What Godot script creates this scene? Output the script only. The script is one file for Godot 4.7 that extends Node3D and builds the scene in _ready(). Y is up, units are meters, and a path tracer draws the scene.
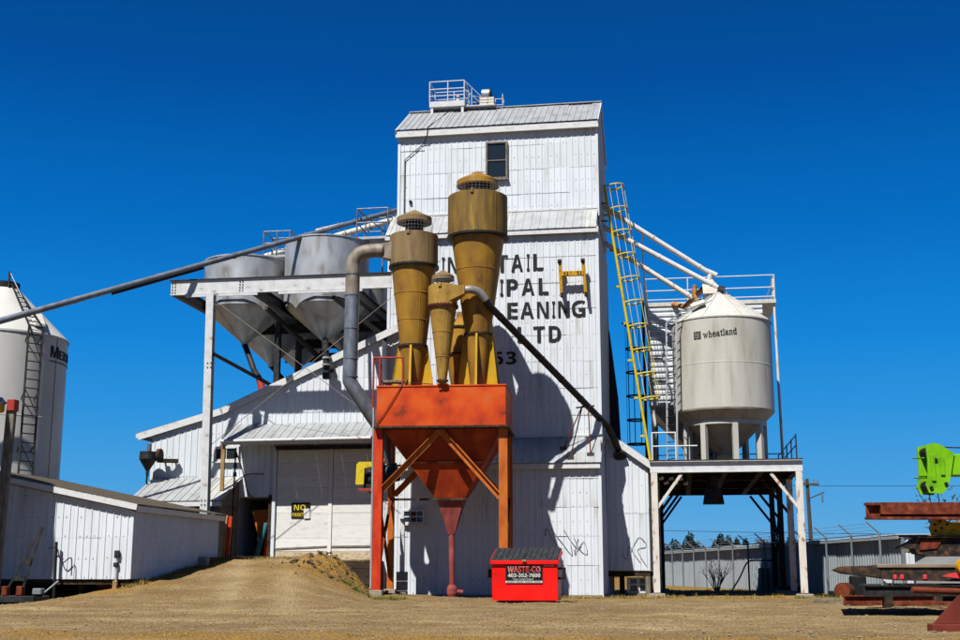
extends Node3D
# Grain seed-cleaning plant. Most things are laid out in a frame turned with the tower (x along the front, y up, z towards the viewer).

const ORIGIN = Vector3(4.102, 0, -42.698)
var FR: Transform3D
var HF: Transform3D          # frame of the dust hopper, turned 3.5 degrees against the tower
var M = {}
var used = {}
var rng = RandomNumberGenerator.new()

# ------------------------------------------------------------------ mesh builder
class MB:
	var v = PackedVector3Array()
	var n = PackedVector3Array()
	var c = PackedColorArray()
	var xf = Transform3D()
	func tn(p, q, r, np, nq, nr):
		if xf.basis.determinant() < 0.0:
			v.append(xf * p); v.append(xf * q); v.append(xf * r)
			n.append((xf.basis * np).normalized()); n.append((xf.basis * nq).normalized()); n.append((xf.basis * nr).normalized())
			return
		v.append(xf * p); v.append(xf * r); v.append(xf * q)
		n.append((xf.basis * np).normalized()); n.append((xf.basis * nr).normalized()); n.append((xf.basis * nq).normalized())
	func tri(p, q, r):
		var m = (q - p).cross(r - p)
		if m.length_squared() < 1e-14: return
		m = m.normalized()
		tn(p, q, r, m, m, m)
	func quad(a, b, d, e):
		tri(a, b, d); tri(a, d, e)
	func box(ctr, size, bas = Basis(), bev = 0.0):
		var h = size * 0.5
		var bv = min(bev, min(h.x, min(h.y, h.z)) * 0.9)
		if bv <= 0.0:
			for ax in 3:
				for s in [-1.0, 1.0]:
					var d = Vector3(); d[ax] = s * h[ax]
					var e1 = Vector3(); e1[(ax + 1) % 3] = h[(ax + 1) % 3]
					var e2 = Vector3(); e2[(ax + 2) % 3] = h[(ax + 2) % 3] * s
					quad(ctr + bas * (d - e1 - e2), ctr + bas * (d + e1 - e2), ctr + bas * (d + e1 + e2), ctr + bas * (d - e1 + e2))
			return
		var k = h - Vector3(bv, bv, bv)
		for ax in 3:
			for s in [-1.0, 1.0]:
				var d = Vector3(); d[ax] = s * h[ax]
				var e1 = Vector3(); e1[(ax + 1) % 3] = k[(ax + 1) % 3]
				var e2 = Vector3(); e2[(ax + 2) % 3] = k[(ax + 2) % 3] * s
				quad(ctr + bas * (d - e1 - e2), ctr + bas * (d + e1 - e2), ctr + bas * (d + e1 + e2), ctr + bas * (d - e1 + e2))
		for ax in 3:
			var b1 = (ax + 1) % 3
			var b2 = (ax + 2) % 3
			for s in [-1.0, 1.0]:
				for t in [-1.0, 1.0]:
					var p = Vector3(); p[b1] = s * h[b1]; p[b2] = t * k[b2]
					var q = Vector3(); q[b1] = s * k[b1]; q[b2] = t * h[b2]
					var l = Vector3(); l[ax] = k[ax]
					if s * t > 0: quad(ctr + bas * (p - l), ctr + bas * (q - l), ctr + bas * (q + l), ctr + bas * (p + l))
					else: quad(ctr + bas * (q - l), ctr + bas * (p - l), ctr + bas * (p + l), ctr + bas * (q + l))
		for sx in [-1.0, 1.0]:
			for sy in [-1.0, 1.0]:
				for sz in [-1.0, 1.0]:
					var p1 = Vector3(sx * h.x, sy * k.y, sz * k.z)
					var p2 = Vector3(sx * k.x, sy * h.y, sz * k.z)
					var p3 = Vector3(sx * k.x, sy * k.y, sz * h.z)
					if sx * sy * sz > 0: tri(ctr + bas * p1, ctr + bas * p2, ctr + bas * p3)
					else: tri(ctr + bas * p1, ctr + bas * p3, ctr + bas * p2)
	func bb(x0, x1, y0, y1, z0, z1, bev = 0.0):
		box(Vector3((x0 + x1) / 2, (y0 + y1) / 2, (z0 + z1) / 2), Vector3(abs(x1 - x0), abs(y1 - y0), abs(z1 - z0)), Basis(), bev)
	static func look(d, up = Vector3.UP):
		var z = d.normalized()
		if abs(z.dot(up)) > 0.99: up = Vector3(0, 0, 1) if abs(z.y) > 0.9 else Vector3.UP
		var x = up.cross(z).normalized()
		return Basis(x, z.cross(x), z)
	func bar(a, b, w, h, up = Vector3.UP, bev = 0.0):
		box((a + b) / 2, Vector3(w, h, (b - a).length()), look(b - a, up), bev)
	func ibeam(a, b, h, w, t, up = Vector3.UP):
		var bs = look(b - a, up)
		var m = (a + b) / 2
		var l = (b - a).length()
		box(m, Vector3(t, h - 2.0 * t, l), bs)
		box(m + bs.y * (h - t) / 2, Vector3(w, t, l), bs)
		box(m - bs.y * (h - t) / 2, Vector3(w, t, l), bs)
	func tube(a, b, r1, r2 = -1.0, seg = 10, caps = true):
		if r2 < 0: r2 = r1
		var bs = look(b - a)
		for i in seg:
			var t0 = TAU * i / seg
			var t1 = TAU * (i + 1) / seg
			var d0 = bs.x * cos(t0) + bs.y * sin(t0)
			var d1 = bs.x * cos(t1) + bs.y * sin(t1)
			tn(a + d0 * r1, a + d1 * r1, b + d1 * r2, d0, d1, d1)
			tn(a + d0 * r1, b + d1 * r2, b + d0 * r2, d0, d1, d0)
			if caps:
				if r2 > 0: tri(b, b + d0 * r2, b + d1 * r2)
				if r1 > 0: tri(a, a + d1 * r1, a + d0 * r1)
	func path(pts, r, seg = 8):
		for i in pts.size() - 1: tube(pts[i], pts[i + 1], r, r, seg)
	func smooth_path(pts, r, seg = 10, steps = 8):
		# rounded joints: Catmull-Rom through the points
		var out = []
		for i in pts.size() - 1:
			var p0 = pts[max(i - 1, 0)]; var p1 = pts[i]; var p2 = pts[i + 1]; var p3 = pts[min(i + 2, pts.size() - 1)]
			for s in steps:
				out.append(p1.cubic_interpolate(p2, p0, p3, float(s) / steps))
		out.append(pts[-1])
		sweep(out, r, seg)
	func sweep(out, r, seg = 10):
		var rings = []
		var up = Vector3(0.13, 0.31, 0.94).normalized()
		var bx = Vector3()
		for i in out.size():
			var d = (out[min(i + 1, out.size() - 1)] - out[max(i - 1, 0)]).normalized()
			if i == 0: bx = up.cross(d).normalized()
			else: bx = (bx - d * bx.dot(d)).normalized()
			var by = d.cross(bx)
			var ring = []
			for k in seg:
				var t = TAU * k / seg
				ring.append(bx * cos(t) + by * sin(t))
			rings.append(ring)
		for i in out.size() - 1:
			for k in seg:
				var k1 = (k + 1) % seg
				var a0 = rings[i][k]; var a1 = rings[i][k1]; var b0 = rings[i + 1][k]; var b1 = rings[i + 1][k1]
				tn(out[i] + a0 * r, out[i] + a1 * r, out[i + 1] + b1 * r, a0, a1, b1)
				tn(out[i] + a0 * r, out[i + 1] + b1 * r, out[i + 1] + b0 * r, a0, b1, b0)
	func lathe(prof, ctr = Vector3(), seg = 40):
		for j in prof.size() - 1:
			var p = prof[j]; var q = prof[j + 1]
			var e = q - p
			if e.length() < 1e-6: continue
			var nr = Vector2(e.y, -e.x).normalized()
			for i in seg:
				var t0 = TAU * i / seg
				var t1 = TAU * (i + 1) / seg
				var d0 = Vector3(cos(t0), 0, sin(t0)); var d1 = Vector3(cos(t1), 0, sin(t1))
				var n0 = d0 * nr.x + Vector3.UP * nr.y; var n1 = d1 * nr.x + Vector3.UP * nr.y
				var a = ctr + d0 * p.x + Vector3.UP * p.y; var b = ctr + d1 * p.x + Vector3.UP * p.y
				var cc = ctr + d1 * q.x + Vector3.UP * q.y; var d = ctr + d0 * q.x + Vector3.UP * q.y
				if p.x > 1e-5: tn(b, a, d if q.x > 1e-5 else cc, n1, n0, n0)
				if q.x > 1e-5: tn(b, d, cc, n1, n0, n1)
	func prism(poly, z0, z1, bas = Transform3D()):
		# polygon in x, y extruded from z0 to z1
		var keep = xf
		xf = xf * bas
		var p2 = PackedVector2Array(poly)
		if Geometry2D.is_polygon_clockwise(p2): p2.reverse()
		var ids = Geometry2D.triangulate_polygon(p2)
		for i in range(0, ids.size(), 3):
			var a = p2[ids[i]]; var b = p2[ids[i + 1]]; var d = p2[ids[i + 2]]
			if (b - a).cross(d - a) < 0:
				var t = b; b = d; d = t
			tri(Vector3(a.x, a.y, z1), Vector3(b.x, b.y, z1), Vector3(d.x, d.y, z1))
			tri(Vector3(a.x, a.y, z0), Vector3(d.x, d.y, z0), Vector3(b.x, b.y, z0))
		for i in p2.size():
			var a = p2[i]; var b = p2[(i + 1) % p2.size()]
			quad(Vector3(a.x, a.y, z1), Vector3(a.x, a.y, z0), Vector3(b.x, b.y, z0), Vector3(b.x, b.y, z1))
		xf = keep
	func hull(bot, top):
		# two rings of four points each (counter-clockwise seen from above)
		for i in 4:
			var k = (i + 1) % 4
			quad(bot[i], bot[k], top[k], top[i])
		quad(top[0], top[1], top[2], top[3])
		quad(bot[3], bot[2], bot[1], bot[0])
	func sheet(x0, x1, y0, top, pitch, amp, rw, lap = 0.008):
		# ribbed metal sheet facing +z; top is a height or a Callable of x
		var pr = [Vector2(x0, 0)]
		var k = 0
		while true:
			var cx = x0 + pitch * (k + 0.5)
			if cx + rw * 0.5 > x1 - 0.001: break
			pr.append(Vector2(cx - rw * 0.5, 0)); pr.append(Vector2(cx - rw * 0.25, amp)); pr.append(Vector2(cx + rw * 0.25, amp)); pr.append(Vector2(cx + rw * 0.5, 0))
			k += 1
		pr.append(Vector2(x1, 0))
		for i in pr.size() - 1:
			var a = pr[i]; var b = pr[i + 1]
			var ta = top.call(a.x) if top is Callable else top
			var tb = top.call(b.x) if top is Callable else top
			ta = max(ta, y0); tb = max(tb, y0)
			if ta - y0 < 0.002 and tb - y0 < 0.002: continue
			quad(Vector3(a.x, y0, a.y + lap), Vector3(b.x, y0, b.y + lap), Vector3(b.x, tb, b.y), Vector3(a.x, ta, a.y))
			quad(Vector3(a.x, y0, a.y - 0.004), Vector3(b.x, y0, b.y - 0.004), Vector3(b.x, y0, b.y + lap), Vector3(a.x, y0, a.y + lap))
		for e in [pr[0], pr[-1]]:
			var te = top.call(e.x) if top is Callable else top
			if te > y0 + 0.002:
				quad(Vector3(e.x, y0, -0.006), Vector3(e.x, y0, e.y + lap), Vector3(e.x, te, e.y), Vector3(e.x, te, -0.006))
	func mesh():
		var a = []
		a.resize(Mesh.ARRAY_MAX)
		a[Mesh.ARRAY_VERTEX] = v
		a[Mesh.ARRAY_NORMAL] = n
		if c.size() == v.size() and c.size() > 0: a[Mesh.ARRAY_COLOR] = c
		var m = ArrayMesh.new()
		m.add_surface_from_arrays(Mesh.PRIMITIVE_TRIANGLES, a)
		return m

# ------------------------------------------------------------------ scene helpers
func numbered(called):
	if not used.has(called):
		used[called] = 0
		return called
	used[called] += 1
	return "%s_%03d" % [called, used[called]]

func meta(o, label, category, group = "", kind = ""):
	if label: o.set_meta("label", label)
	if category: o.set_meta("category", category)
	if group: o.set_meta("group", group)
	if kind: o.set_meta("kind", kind)

func thing(called, label, category, pos = Vector3(), group = "", frame = null, turn = 0.0):
	var o = Node3D.new()
	o.name = numbered(called)
	add_child(o, true)
	var f = FR if frame == null else frame
	o.transform = f * Transform3D(Basis(Vector3.UP, deg_to_rad(turn)), pos)
	meta(o, label, category, group)
	return o

# a part; the mesh is given in the frame's coordinates when "base" is the thing's own position in that frame
func part(parent, called, mb, mat, base = Vector3()):
	var o = MeshInstance3D.new()
	o.name = called
	o.mesh = mb.mesh() if mb is MB else mb
	o.material_override = M[mat] if mat is String else mat
	parent.add_child(o, true)
	o.position = -base
	return o

func copy_of(o, label, at, frame = null, turn = 0.0):
	var base_name = String(o.name)
	var c = o.duplicate()
	c.name = numbered(base_name)
	add_child(c, true)
	var f = FR if frame == null else frame
	c.transform = f * Transform3D(Basis(Vector3.UP, deg_to_rad(turn)), at)
	c.set_meta("label", label)
	return c

var fonts = {}
func text_mesh(s, bold = true, face = "Droid Sans"):
	var key = "%s|%s|%s" % [s, bold, face]
	if fonts.has(key): return fonts[key]
	var f = SystemFont.new()
	f.font_names = PackedStringArray([face])
	f.font_weight = 700 if bold else 400
	var fv = FontVariation.new()
	fv.base_font = f
	fv.variation_embolden = 0.0
	var t = TextMesh.new()
	t.text = s
	t.font = fv
	t.font_size = 64
	t.pixel_size = 0.01
	t.depth = 0.2
	t.curve_step = 2.0
	fonts[key] = t
	return t

# lettering fitted to a box of w x h (metres), standing depth proud of the plane; at = its lower left corner in the parent
func lettering(parent, s, at, w, h, mat, depth = 0.012, bold = true, bas = Basis(), called = "lettering", face = "Droid Sans"):
	var t = text_mesh(s, bold, face)
	var bx = t.get_aabb()
	var o = MeshInstance3D.new()
	o.name = called
	o.mesh = t
	o.material_override = M[mat]
	parent.add_child(o, true)
	var sc = Vector3(w / bx.size.x, h / bx.size.y, depth / max(bx.size.z, 0.001))
	o.transform = Transform3D(bas, at) * Transform3D(Basis.from_scale(sc), -bx.position * sc)
	return o

# ------------------------------------------------------------------ textures and materials
func noise_tex(seed_, freq, stops, size = 256, octaves = 4, kind = FastNoiseLite.TYPE_SIMPLEX_SMOOTH, second = 0.0):
	var f = FastNoiseLite.new()
	f.seed = seed_
	f.frequency = freq
	f.noise_type = kind
	f.fractal_octaves = octaves
	var im = f.get_seamless_image(size, size)
	im.convert(Image.FORMAT_L8)
	var g = Gradient.new()
	g.offsets = PackedFloat32Array(stops.map(func(x): return x[0]))
	g.colors = PackedColorArray(stops.map(func(x): return x[1]))
	var lut = []
	for i in 256: lut.append(g.sample(i / 255.0))
	var out = Image.create(size, size, true, Image.FORMAT_RGB8)
	var data = im.get_data()
	var bytes = PackedByteArray()
	bytes.resize(size * size * 3)
	var r2 = RandomNumberGenerator.new()
	r2.seed = seed_
	for i in size * size:
		var cc = lut[data[i]]
		var k = 1.0 + (r2.randf() - 0.5) * second
		bytes[i * 3] = clampi(int(cc.r * 255.0 * k), 0, 255)
		bytes[i * 3 + 1] = clampi(int(cc.g * 255.0 * k), 0, 255)
		bytes[i * 3 + 2] = clampi(int(cc.b * 255.0 * k), 0, 255)
	out = Image.create_from_data(size, size, false, Image.FORMAT_RGB8, bytes)
	out.generate_mipmaps()
	return ImageTexture.create_from_image(out)

func bump_tex(seed_, freq, size = 256, strength = 4.0, octaves = 4):
	var f = FastNoiseLite.new()
	f.seed = seed_
	f.frequency = freq
	f.fractal_octaves = octaves
	var im = f.get_seamless_image(size, size)
	im.convert(Image.FORMAT_RGBA8)
	im.bump_map_to_normal_map(strength)
	return ImageTexture.create_from_image(im)

const ALBEDO_SCALE = 0.56          # all base colours scaled down so shadows go deeper under the raised exposure
func C(r, g, b): return Color(r * ALBEDO_SCALE, g * ALBEDO_SCALE, b * ALBEDO_SCALE).linear_to_srgb()      # a linear base colour as the sRGB that materials take

func mat(called, tex, rough, metal = 0.0, scale = Vector3(0.5, 0.5, 0.5), normal = null, nscale = 0.5, spec = 0.28):
	var m = StandardMaterial3D.new()
	if tex is Color: m.albedo_color = tex
	else:
		m.albedo_texture = tex
		m.uv1_triplanar = true
		m.uv1_world_triplanar = true
		m.uv1_scale = scale
	if normal:
		m.normal_enabled = true
		m.normal_texture = normal
		m.normal_scale = nscale
		m.uv1_triplanar = true
		m.uv1_world_triplanar = true
		m.uv1_scale = scale
	m.roughness = rough
	m.metallic = metal
	m.metallic_specular = spec
	M[called] = m
	return m

func make_materials():
	var streak = Vector3(0.55, 0.10, 0.55)
	var dent = bump_tex(5, 0.012, 256, 3.0, 3)
	for i in 3:
		var k = [1.0, 0.965, 0.985][i]
		mat("siding_%d" % i, noise_tex(11 + i, 0.012, [[0.0, C(0.54 * k, 0.54 * k, 0.53 * k)], [0.13, C(0.69 * k, 0.71 * k, 0.73 * k)], [0.27, C(0.76 * k, 0.805 * k, 0.85 * k)], [0.55, C(0.81 * k, 0.865 * k, 0.92 * k)], [1.0, C(0.83 * k, 0.885 * k, 0.94 * k)]], 256, 5, FastNoiseLite.TYPE_SIMPLEX_SMOOTH, 0.03), 0.5, 0.0, streak, dent, 0.12)
	mat("white_trim", noise_tex(21, 0.02, [[0.0, C(0.45, 0.43, 0.40)], [0.3, C(0.74, 0.75, 0.75)], [1.0, C(0.82, 0.83, 0.84)]]), 0.55, 0.0, Vector3(0.8, 0.8, 0.8))
	mat("nail", C(0.09, 0.075, 0.065), 0.8)
	mat("roof_0", noise_tex(31, 0.014, [[0.0, C(0.34, 0.34, 0.33)], [0.45, C(0.47, 0.49, 0.50)], [1.0, C(0.55, 0.57, 0.59)]]), 0.5, 0.15, Vector3(0.4, 0.4, 0.4), dent, 0.1)
	mat("roof_1", noise_tex(32, 0.014, [[0.0, C(0.31, 0.30, 0.28)], [0.45, C(0.44, 0.46, 0.47)], [1.0, C(0.52, 0.54, 0.56)]]), 0.5, 0.15, Vector3(0.4, 0.4, 0.4), dent, 0.1)
	mat("roof_pale", noise_tex(33, 0.02, [[0.0, C(0.40, 0.36, 0.28)], [0.4, C(0.56, 0.57, 0.55)], [1.0, C(0.64, 0.66, 0.65)]]), 0.55, 0.1, Vector3(0.6, 0.3, 0.6), dent, 0.1)
	mat("black_paint", noise_tex(41, 0.03, [[0.0, C(0.012, 0.012, 0.013)], [0.8, C(0.022, 0.022, 0.024)], [1.0, C(0.07, 0.07, 0.07)]]), 0.6)
	mat("dark_steel", noise_tex(42, 0.03, [[0.0, C(0.02, 0.02, 0.022)], [0.6, C(0.045, 0.045, 0.05)], [1.0, C(0.09, 0.07, 0.055)]]), 0.55, 0.3)
	mat("graffiti", C(0.20, 0.21, 0.27), 0.6)
	mat("weathered_wood", noise_tex(43, 0.02, [[0.0, C(0.10, 0.08, 0.06)], [0.5, C(0.22, 0.19, 0.155)], [1.0, C(0.33, 0.30, 0.26)]]), 0.85, 0.0, Vector3(2.0, 0.4, 2.0))
	mat("dark_wood", noise_tex(44, 0.02, [[0.0, C(0.02, 0.014, 0.01)], [0.5, C(0.05, 0.033, 0.022)], [1.0, C(0.10, 0.066, 0.04)]]), 0.9, 0.0, Vector3(0.4, 2.0, 0.4))
	mat("raw_wood", noise_tex(45, 0.02, [[0.0, C(0.25, 0.14, 0.06)], [0.5, C(0.42, 0.26, 0.11)], [1.0, C(0.52, 0.35, 0.17)]]), 0.85, 0.0, Vector3(2.0, 0.4, 2.0))
	mat("glass", C(0.02, 0.028, 0.034), 0.12, 0.0, Vector3.ONE, null, 0, 0.5)
	mat("galvanised", noise_tex(51, 0.016, [[0.0, C(0.20, 0.165, 0.11)], [0.18, C(0.38, 0.37, 0.35)], [0.4, C(0.54, 0.56, 0.58)], [1.0, C(0.72, 0.74, 0.77)]], 256, 5), 0.42, 0.4, Vector3(0.4, 0.12, 0.4), dent, 0.15)
	mat("duct_steel", noise_tex(53, 0.02, [[0.0, C(0.12, 0.13, 0.15)], [0.5, C(0.23, 0.26, 0.31)], [1.0, C(0.34, 0.37, 0.42)]], 256, 4), 0.45, 0.4, Vector3(0.6, 0.3, 0.6), dent, 0.15)
	mat("duct_tan", noise_tex(54, 0.02, [[0.0, C(0.17, 0.135, 0.10)], [0.5, C(0.32, 0.27, 0.22)], [1.0, C(0.40, 0.355, 0.30)]], 256, 4), 0.6, 0.15, Vector3(0.6, 0.3, 0.6))
	mat("white_steel", noise_tex(55, 0.018, [[0.0, C(0.30, 0.24, 0.19)], [0.25, C(0.66, 0.67, 0.68)], [1.0, C(0.80, 0.82, 0.84)]], 256, 4), 0.5, 0.0, Vector3(0.6, 0.6, 0.6))
	mat("rusty_white", noise_tex(56, 0.02, [[0.0, C(0.22, 0.08, 0.03)], [0.22, C(0.36, 0.17, 0.08)], [0.32, C(0.74, 0.68, 0.60)], [1.0, C(0.84, 0.82, 0.78)]], 256, 5), 0.65, 0.0, Vector3(0.7, 0.3, 0.7))
	mat("rust", noise_tex(57, 0.02, [[0.0, C(0.07, 0.018, 0.012)], [0.45, C(0.19, 0.038, 0.018)], [0.75, C(0.27, 0.058, 0.024)], [1.0, C(0.36, 0.13, 0.06)]], 256, 5), 0.85, 0.1, Vector3(0.8, 0.8, 0.8))
	mat("rust_dark", noise_tex(58, 0.02, [[0.0, C(0.015, 0.013, 0.012)], [0.5, C(0.04, 0.03, 0.025)], [0.75, C(0.13, 0.06, 0.03)], [1.0, C(0.24, 0.10, 0.04)]], 256, 5), 0.8, 0.1, Vector3(0.9, 0.9, 0.9))
	# cyclone paint: dusty olive-brown above, cleaner yellow below
	mat("cyc_drum", noise_tex(61, 0.02, [[0.0, C(0.12, 0.065, 0.022)], [0.35, C(0.20, 0.12, 0.034)], [0.6, C(0.27, 0.165, 0.036)], [0.85, C(0.46, 0.29, 0.03)], [1.0, C(0.58, 0.38, 0.03)]], 256, 5), 0.6, 0.0, Vector3(0.55, 0.10, 0.55), dent, 0.12)
	mat("cyc_cone", noise_tex(62, 0.014, [[0.0, C(0.13, 0.055, 0.02)], [0.14, C(0.17, 0.08, 0.022)], [0.18, C(0.26, 0.13, 0.028)], [0.45, C(0.36, 0.185, 0.032)], [0.75, C(0.46, 0.245, 0.03)], [1.0, C(0.54, 0.30, 0.03)]], 256, 4), 0.5, 0.0, Vector3(0.35, 0.18, 0.35), dent, 0.12)
	mat("cyc_yellow", noise_tex(63, 0.02, [[0.0, C(0.30, 0.16, 0.02)], [0.3, C(0.56, 0.33, 0.012)], [1.0, C(0.70, 0.42, 0.014)]], 256, 4), 0.5, 0.0, Vector3(0.5, 0.3, 0.5))
	mat("cyc_tan", noise_tex(64, 0.02, [[0.0, C(0.17, 0.105, 0.05)], [0.5, C(0.27, 0.18, 0.085)], [1.0, C(0.34, 0.24, 0.11)]], 256, 4), 0.65, 0.0, Vector3(0.5, 0.12, 0.5))
	mat("cyc_small", noise_tex(66, 0.02, [[0.0, C(0.22, 0.12, 0.03)], [0.4, C(0.42, 0.245, 0.05)], [1.0, C(0.52, 0.32, 0.06)]], 256, 4), 0.55, 0.0, Vector3(0.5, 0.3, 0.5))
	mat("red_band", C(0.10, 0.014, 0.010), 0.6)
	mat("orange_steel", noise_tex(71, 0.010, [[0.0, C(0.20, 0.035, 0.012)], [0.06, C(0.26, 0.045, 0.012)], [0.09, C(0.48, 0.044, 0.008)], [0.4, C(0.66, 0.070, 0.008)], [0.7, C(0.76, 0.105, 0.010)], [1.0, C(0.64, 0.15, 0.04)]], 256, 5), 0.5, 0.0, Vector3(0.3, 0.3, 0.3), dent, 0.1)
	mat("leg_red", noise_tex(72, 0.02, [[0.0, C(0.46, 0.03, 0.01)], [0.5, C(0.66, 0.05, 0.012)], [1.0, C(0.72, 0.09, 0.02)]], 256, 4), 0.45, 0.0, Vector3(0.5, 0.2, 0.5))
	mat("leg_orange", noise_tex(73, 0.02, [[0.0, C(0.40, 0.08, 0.015)], [0.5, C(0.60, 0.155, 0.02)], [1.0, C(0.66, 0.20, 0.03)]], 256, 4), 0.5, 0.0, Vector3(0.5, 0.2, 0.5))
	mat("hopper_shade_red", noise_tex(174, 0.014, [[0.0, C(0.14, 0.02, 0.010)], [0.3, C(0.36, 0.035, 0.010)], [0.75, C(0.50, 0.065, 0.012)], [1.0, C(0.66, 0.15, 0.03)]], 256, 5), 0.55, 0.0, Vector3(0.35, 0.35, 0.35), dent, 0.1)  # rusty funnel, darker than the box: shade below it put into the colour
	mat("orange_rust", noise_tex(175, 0.03, [[0.0, C(0.24, 0.08, 0.02)], [0.5, C(0.55, 0.23, 0.05)], [1.0, C(0.70, 0.52, 0.36)]], 128, 4), 0.8, 0.0, Vector3(1, 1, 1))
	mat("faded_red", noise_tex(74, 0.02, [[0.0, C(0.20, 0.035, 0.03)], [0.5, C(0.34, 0.075, 0.065)], [1.0, C(0.44, 0.13, 0.11)]], 256, 4), 0.7, 0.0, Vector3(0.6, 0.25, 0.6))
	mat("rail_red", C(0.42, 0.05, 0.04), 0.55)
	mat("dumpster_red", noise_tex(75, 0.01, [[0.0, C(0.20, 0.03, 0.02)], [0.12, C(0.34, 0.02, 0.014)], [0.15, C(0.84, 0.010, 0.007)], [0.5, C(1.0, 0.012, 0.008)], [0.92, C(1.04, 0.02, 0.014)], [1.0, C(1.0, 0.12, 0.09)]], 256, 4), 0.38, 0.0, Vector3(0.4, 0.3, 0.4), dent, 0.12)
	mat("lid_plastic", noise_tex(76, 0.02, [[0.0, C(0.022, 0.024, 0.028)], [0.6, C(0.04, 0.043, 0.05)], [1.0, C(0.085, 0.088, 0.095)]], 256, 4), 0.6)
	mat("sign_black", C(0.012, 0.012, 0.012), 0.5)
	mat("sign_white", C(0.80, 0.80, 0.78), 0.5)
	mat("sign_red", C(0.62, 0.03, 0.02), 0.5)
	mat("sign_yellow", C(0.72, 0.55, 0.03), 0.5)
	mat("yellow_paint", noise_tex(77, 0.03, [[0.0, C(0.42, 0.26, 0.02)], [0.3, C(0.72, 0.53, 0.02)], [1.0, C(0.78, 0.62, 0.03)]], 128, 4), 0.5, 0.0, Vector3(0.9, 0.9, 0.9))
	mat("cage_yellow", noise_tex(178, 0.03, [[0.0, C(0.50, 0.36, 0.08)], [0.4, C(0.78, 0.63, 0.10)], [1.0, C(0.82, 0.70, 0.18)]], 128, 4), 0.55, 0.0, Vector3(0.9, 0.9, 0.9))
	mat("elbow_grey", noise_tex(179, 0.03, [[0.0, C(0.20, 0.19, 0.18)], [0.5, C(0.32, 0.31, 0.30)], [1.0, C(0.42, 0.41, 0.39)]], 128, 4), 0.5, 0.2, Vector3(0.9, 0.9, 0.9))
	mat("pale_yellow", noise_tex(78, 0.03, [[0.0, C(0.42, 0.34, 0.16)], [0.4, C(0.66, 0.58, 0.26)], [1.0, C(0.74, 0.68, 0.34)]], 128, 4), 0.55, 0.0, Vector3(0.9, 0.9, 0.9))
	mat("bracket_yellow", noise_tex(79, 0.03, [[0.0, C(0.22, 0.10, 0.02)], [0.4, C(0.62, 0.33, 0.012)], [1.0, C(0.70, 0.40, 0.015)]], 128, 4), 0.55, 0.0, Vector3(1.5, 1.5, 1.5))
	mat("bin_cream", noise_tex(81, 0.016, [[0.0, C(0.36, 0.32, 0.25)], [0.3, C(0.53, 0.51, 0.45)], [0.6, C(0.60, 0.585, 0.53)], [1.0, C(0.66, 0.65, 0.60)]], 256, 5), 0.5, 0.0, Vector3(0.5, 0.07, 0.5), dent, 0.1)
	mat("bin_roof", noise_tex(82, 0.02, [[0.0, C(0.50, 0.47, 0.40)], [0.5, C(0.68, 0.67, 0.61)], [1.0, C(0.74, 0.73, 0.68)]], 256, 4), 0.5, 0.0, Vector3(0.5, 0.4, 0.5))
	mat("bin_under", noise_tex(83, 0.02, [[0.0, C(0.30, 0.20, 0.10)], [0.35, C(0.50, 0.44, 0.35)], [1.0, C(0.60, 0.57, 0.50)]], 256, 5), 0.55, 0.0, Vector3(0.5, 0.3, 0.5))
	mat("silo_grey", noise_tex(84, 0.012, [[0.0, C(0.60, 0.59, 0.55)], [0.5, C(0.72, 0.71, 0.67)], [1.0, C(0.78, 0.77, 0.73)]], 256, 4), 0.4, 0.0, Vector3(0.3, 0.1, 0.3), dent, 0.1)
	mat("concrete", noise_tex(91, 0.03, [[0.0, C(0.20, 0.18, 0.15)], [0.5, C(0.36, 0.33, 0.28)], [1.0, C(0.46, 0.43, 0.38)]], 256, 5, FastNoiseLite.TYPE_SIMPLEX_SMOOTH, 0.2), 0.9, 0.0, Vector3(1.5, 1.5, 1.5))
	for i in 3:
		var k = [1.0, 0.93, 0.96][i]
		mat("door_%d" % i, noise_tex(94 + i, 0.02, [[0.0, C(0.44 * k, 0.38 * k, 0.30 * k)], [0.15, C(0.76 * k, 0.74 * k, 0.69 * k)], [0.35, C(0.88 * k, 0.88 * k, 0.85 * k)], [1.0, C(0.92 * k, 0.92 * k, 0.90 * k)]], 256, 5), 0.7, 0.0, Vector3(0.35, 1.2, 0.35))
	mat("door_kick", noise_tex(97, 0.03, [[0.0, C(0.36, 0.24, 0.10)], [0.4, C(0.60, 0.50, 0.34)], [1.0, C(0.74, 0.66, 0.50)]], 256, 5), 0.75, 0.0, Vector3(0.6, 1.2, 0.6))
	mat("teal", C(0.05, 0.21, 0.22), 0.5)
	mat("motor_blue", C(0.025, 0.05, 0.075), 0.5, 0.2)
	for i in 2:
		var k = [1.0, 0.93][i]
		mat("fence_grey_%d" % i, noise_tex(101 + i, 0.015, [[0.0, C(0.33 * k, 0.37 * k, 0.40 * k)], [0.5, C(0.43 * k, 0.48 * k, 0.51 * k)], [1.0, C(0.49 * k, 0.53 * k, 0.56 * k)]], 128, 4), 0.5, 0.1, Vector3(0.3, 0.15, 0.3))
	mat("post_grey", C(0.24, 0.28, 0.31), 0.5, 0.2)
	mat("shed_grey", noise_tex(104, 0.02, [[0.0, C(0.26, 0.27, 0.28)], [1.0, C(0.38, 0.39, 0.40)]], 128, 4), 0.7)
	mat("lime", noise_tex(105, 0.02, [[0.0, C(0.14, 0.40, 0.008)], [0.4, C(0.23, 0.60, 0.010)], [1.0, C(0.27, 0.66, 0.014)]], 128, 4), 0.4)
	mat("lime_dark", C(0.10, 0.28, 0.008), 0.5)
	mat("maroon", noise_tex(106, 0.02, [[0.0, C(0.10, 0.02, 0.015)], [1.0, C(0.24, 0.045, 0.03)]], 128, 4), 0.6)
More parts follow.
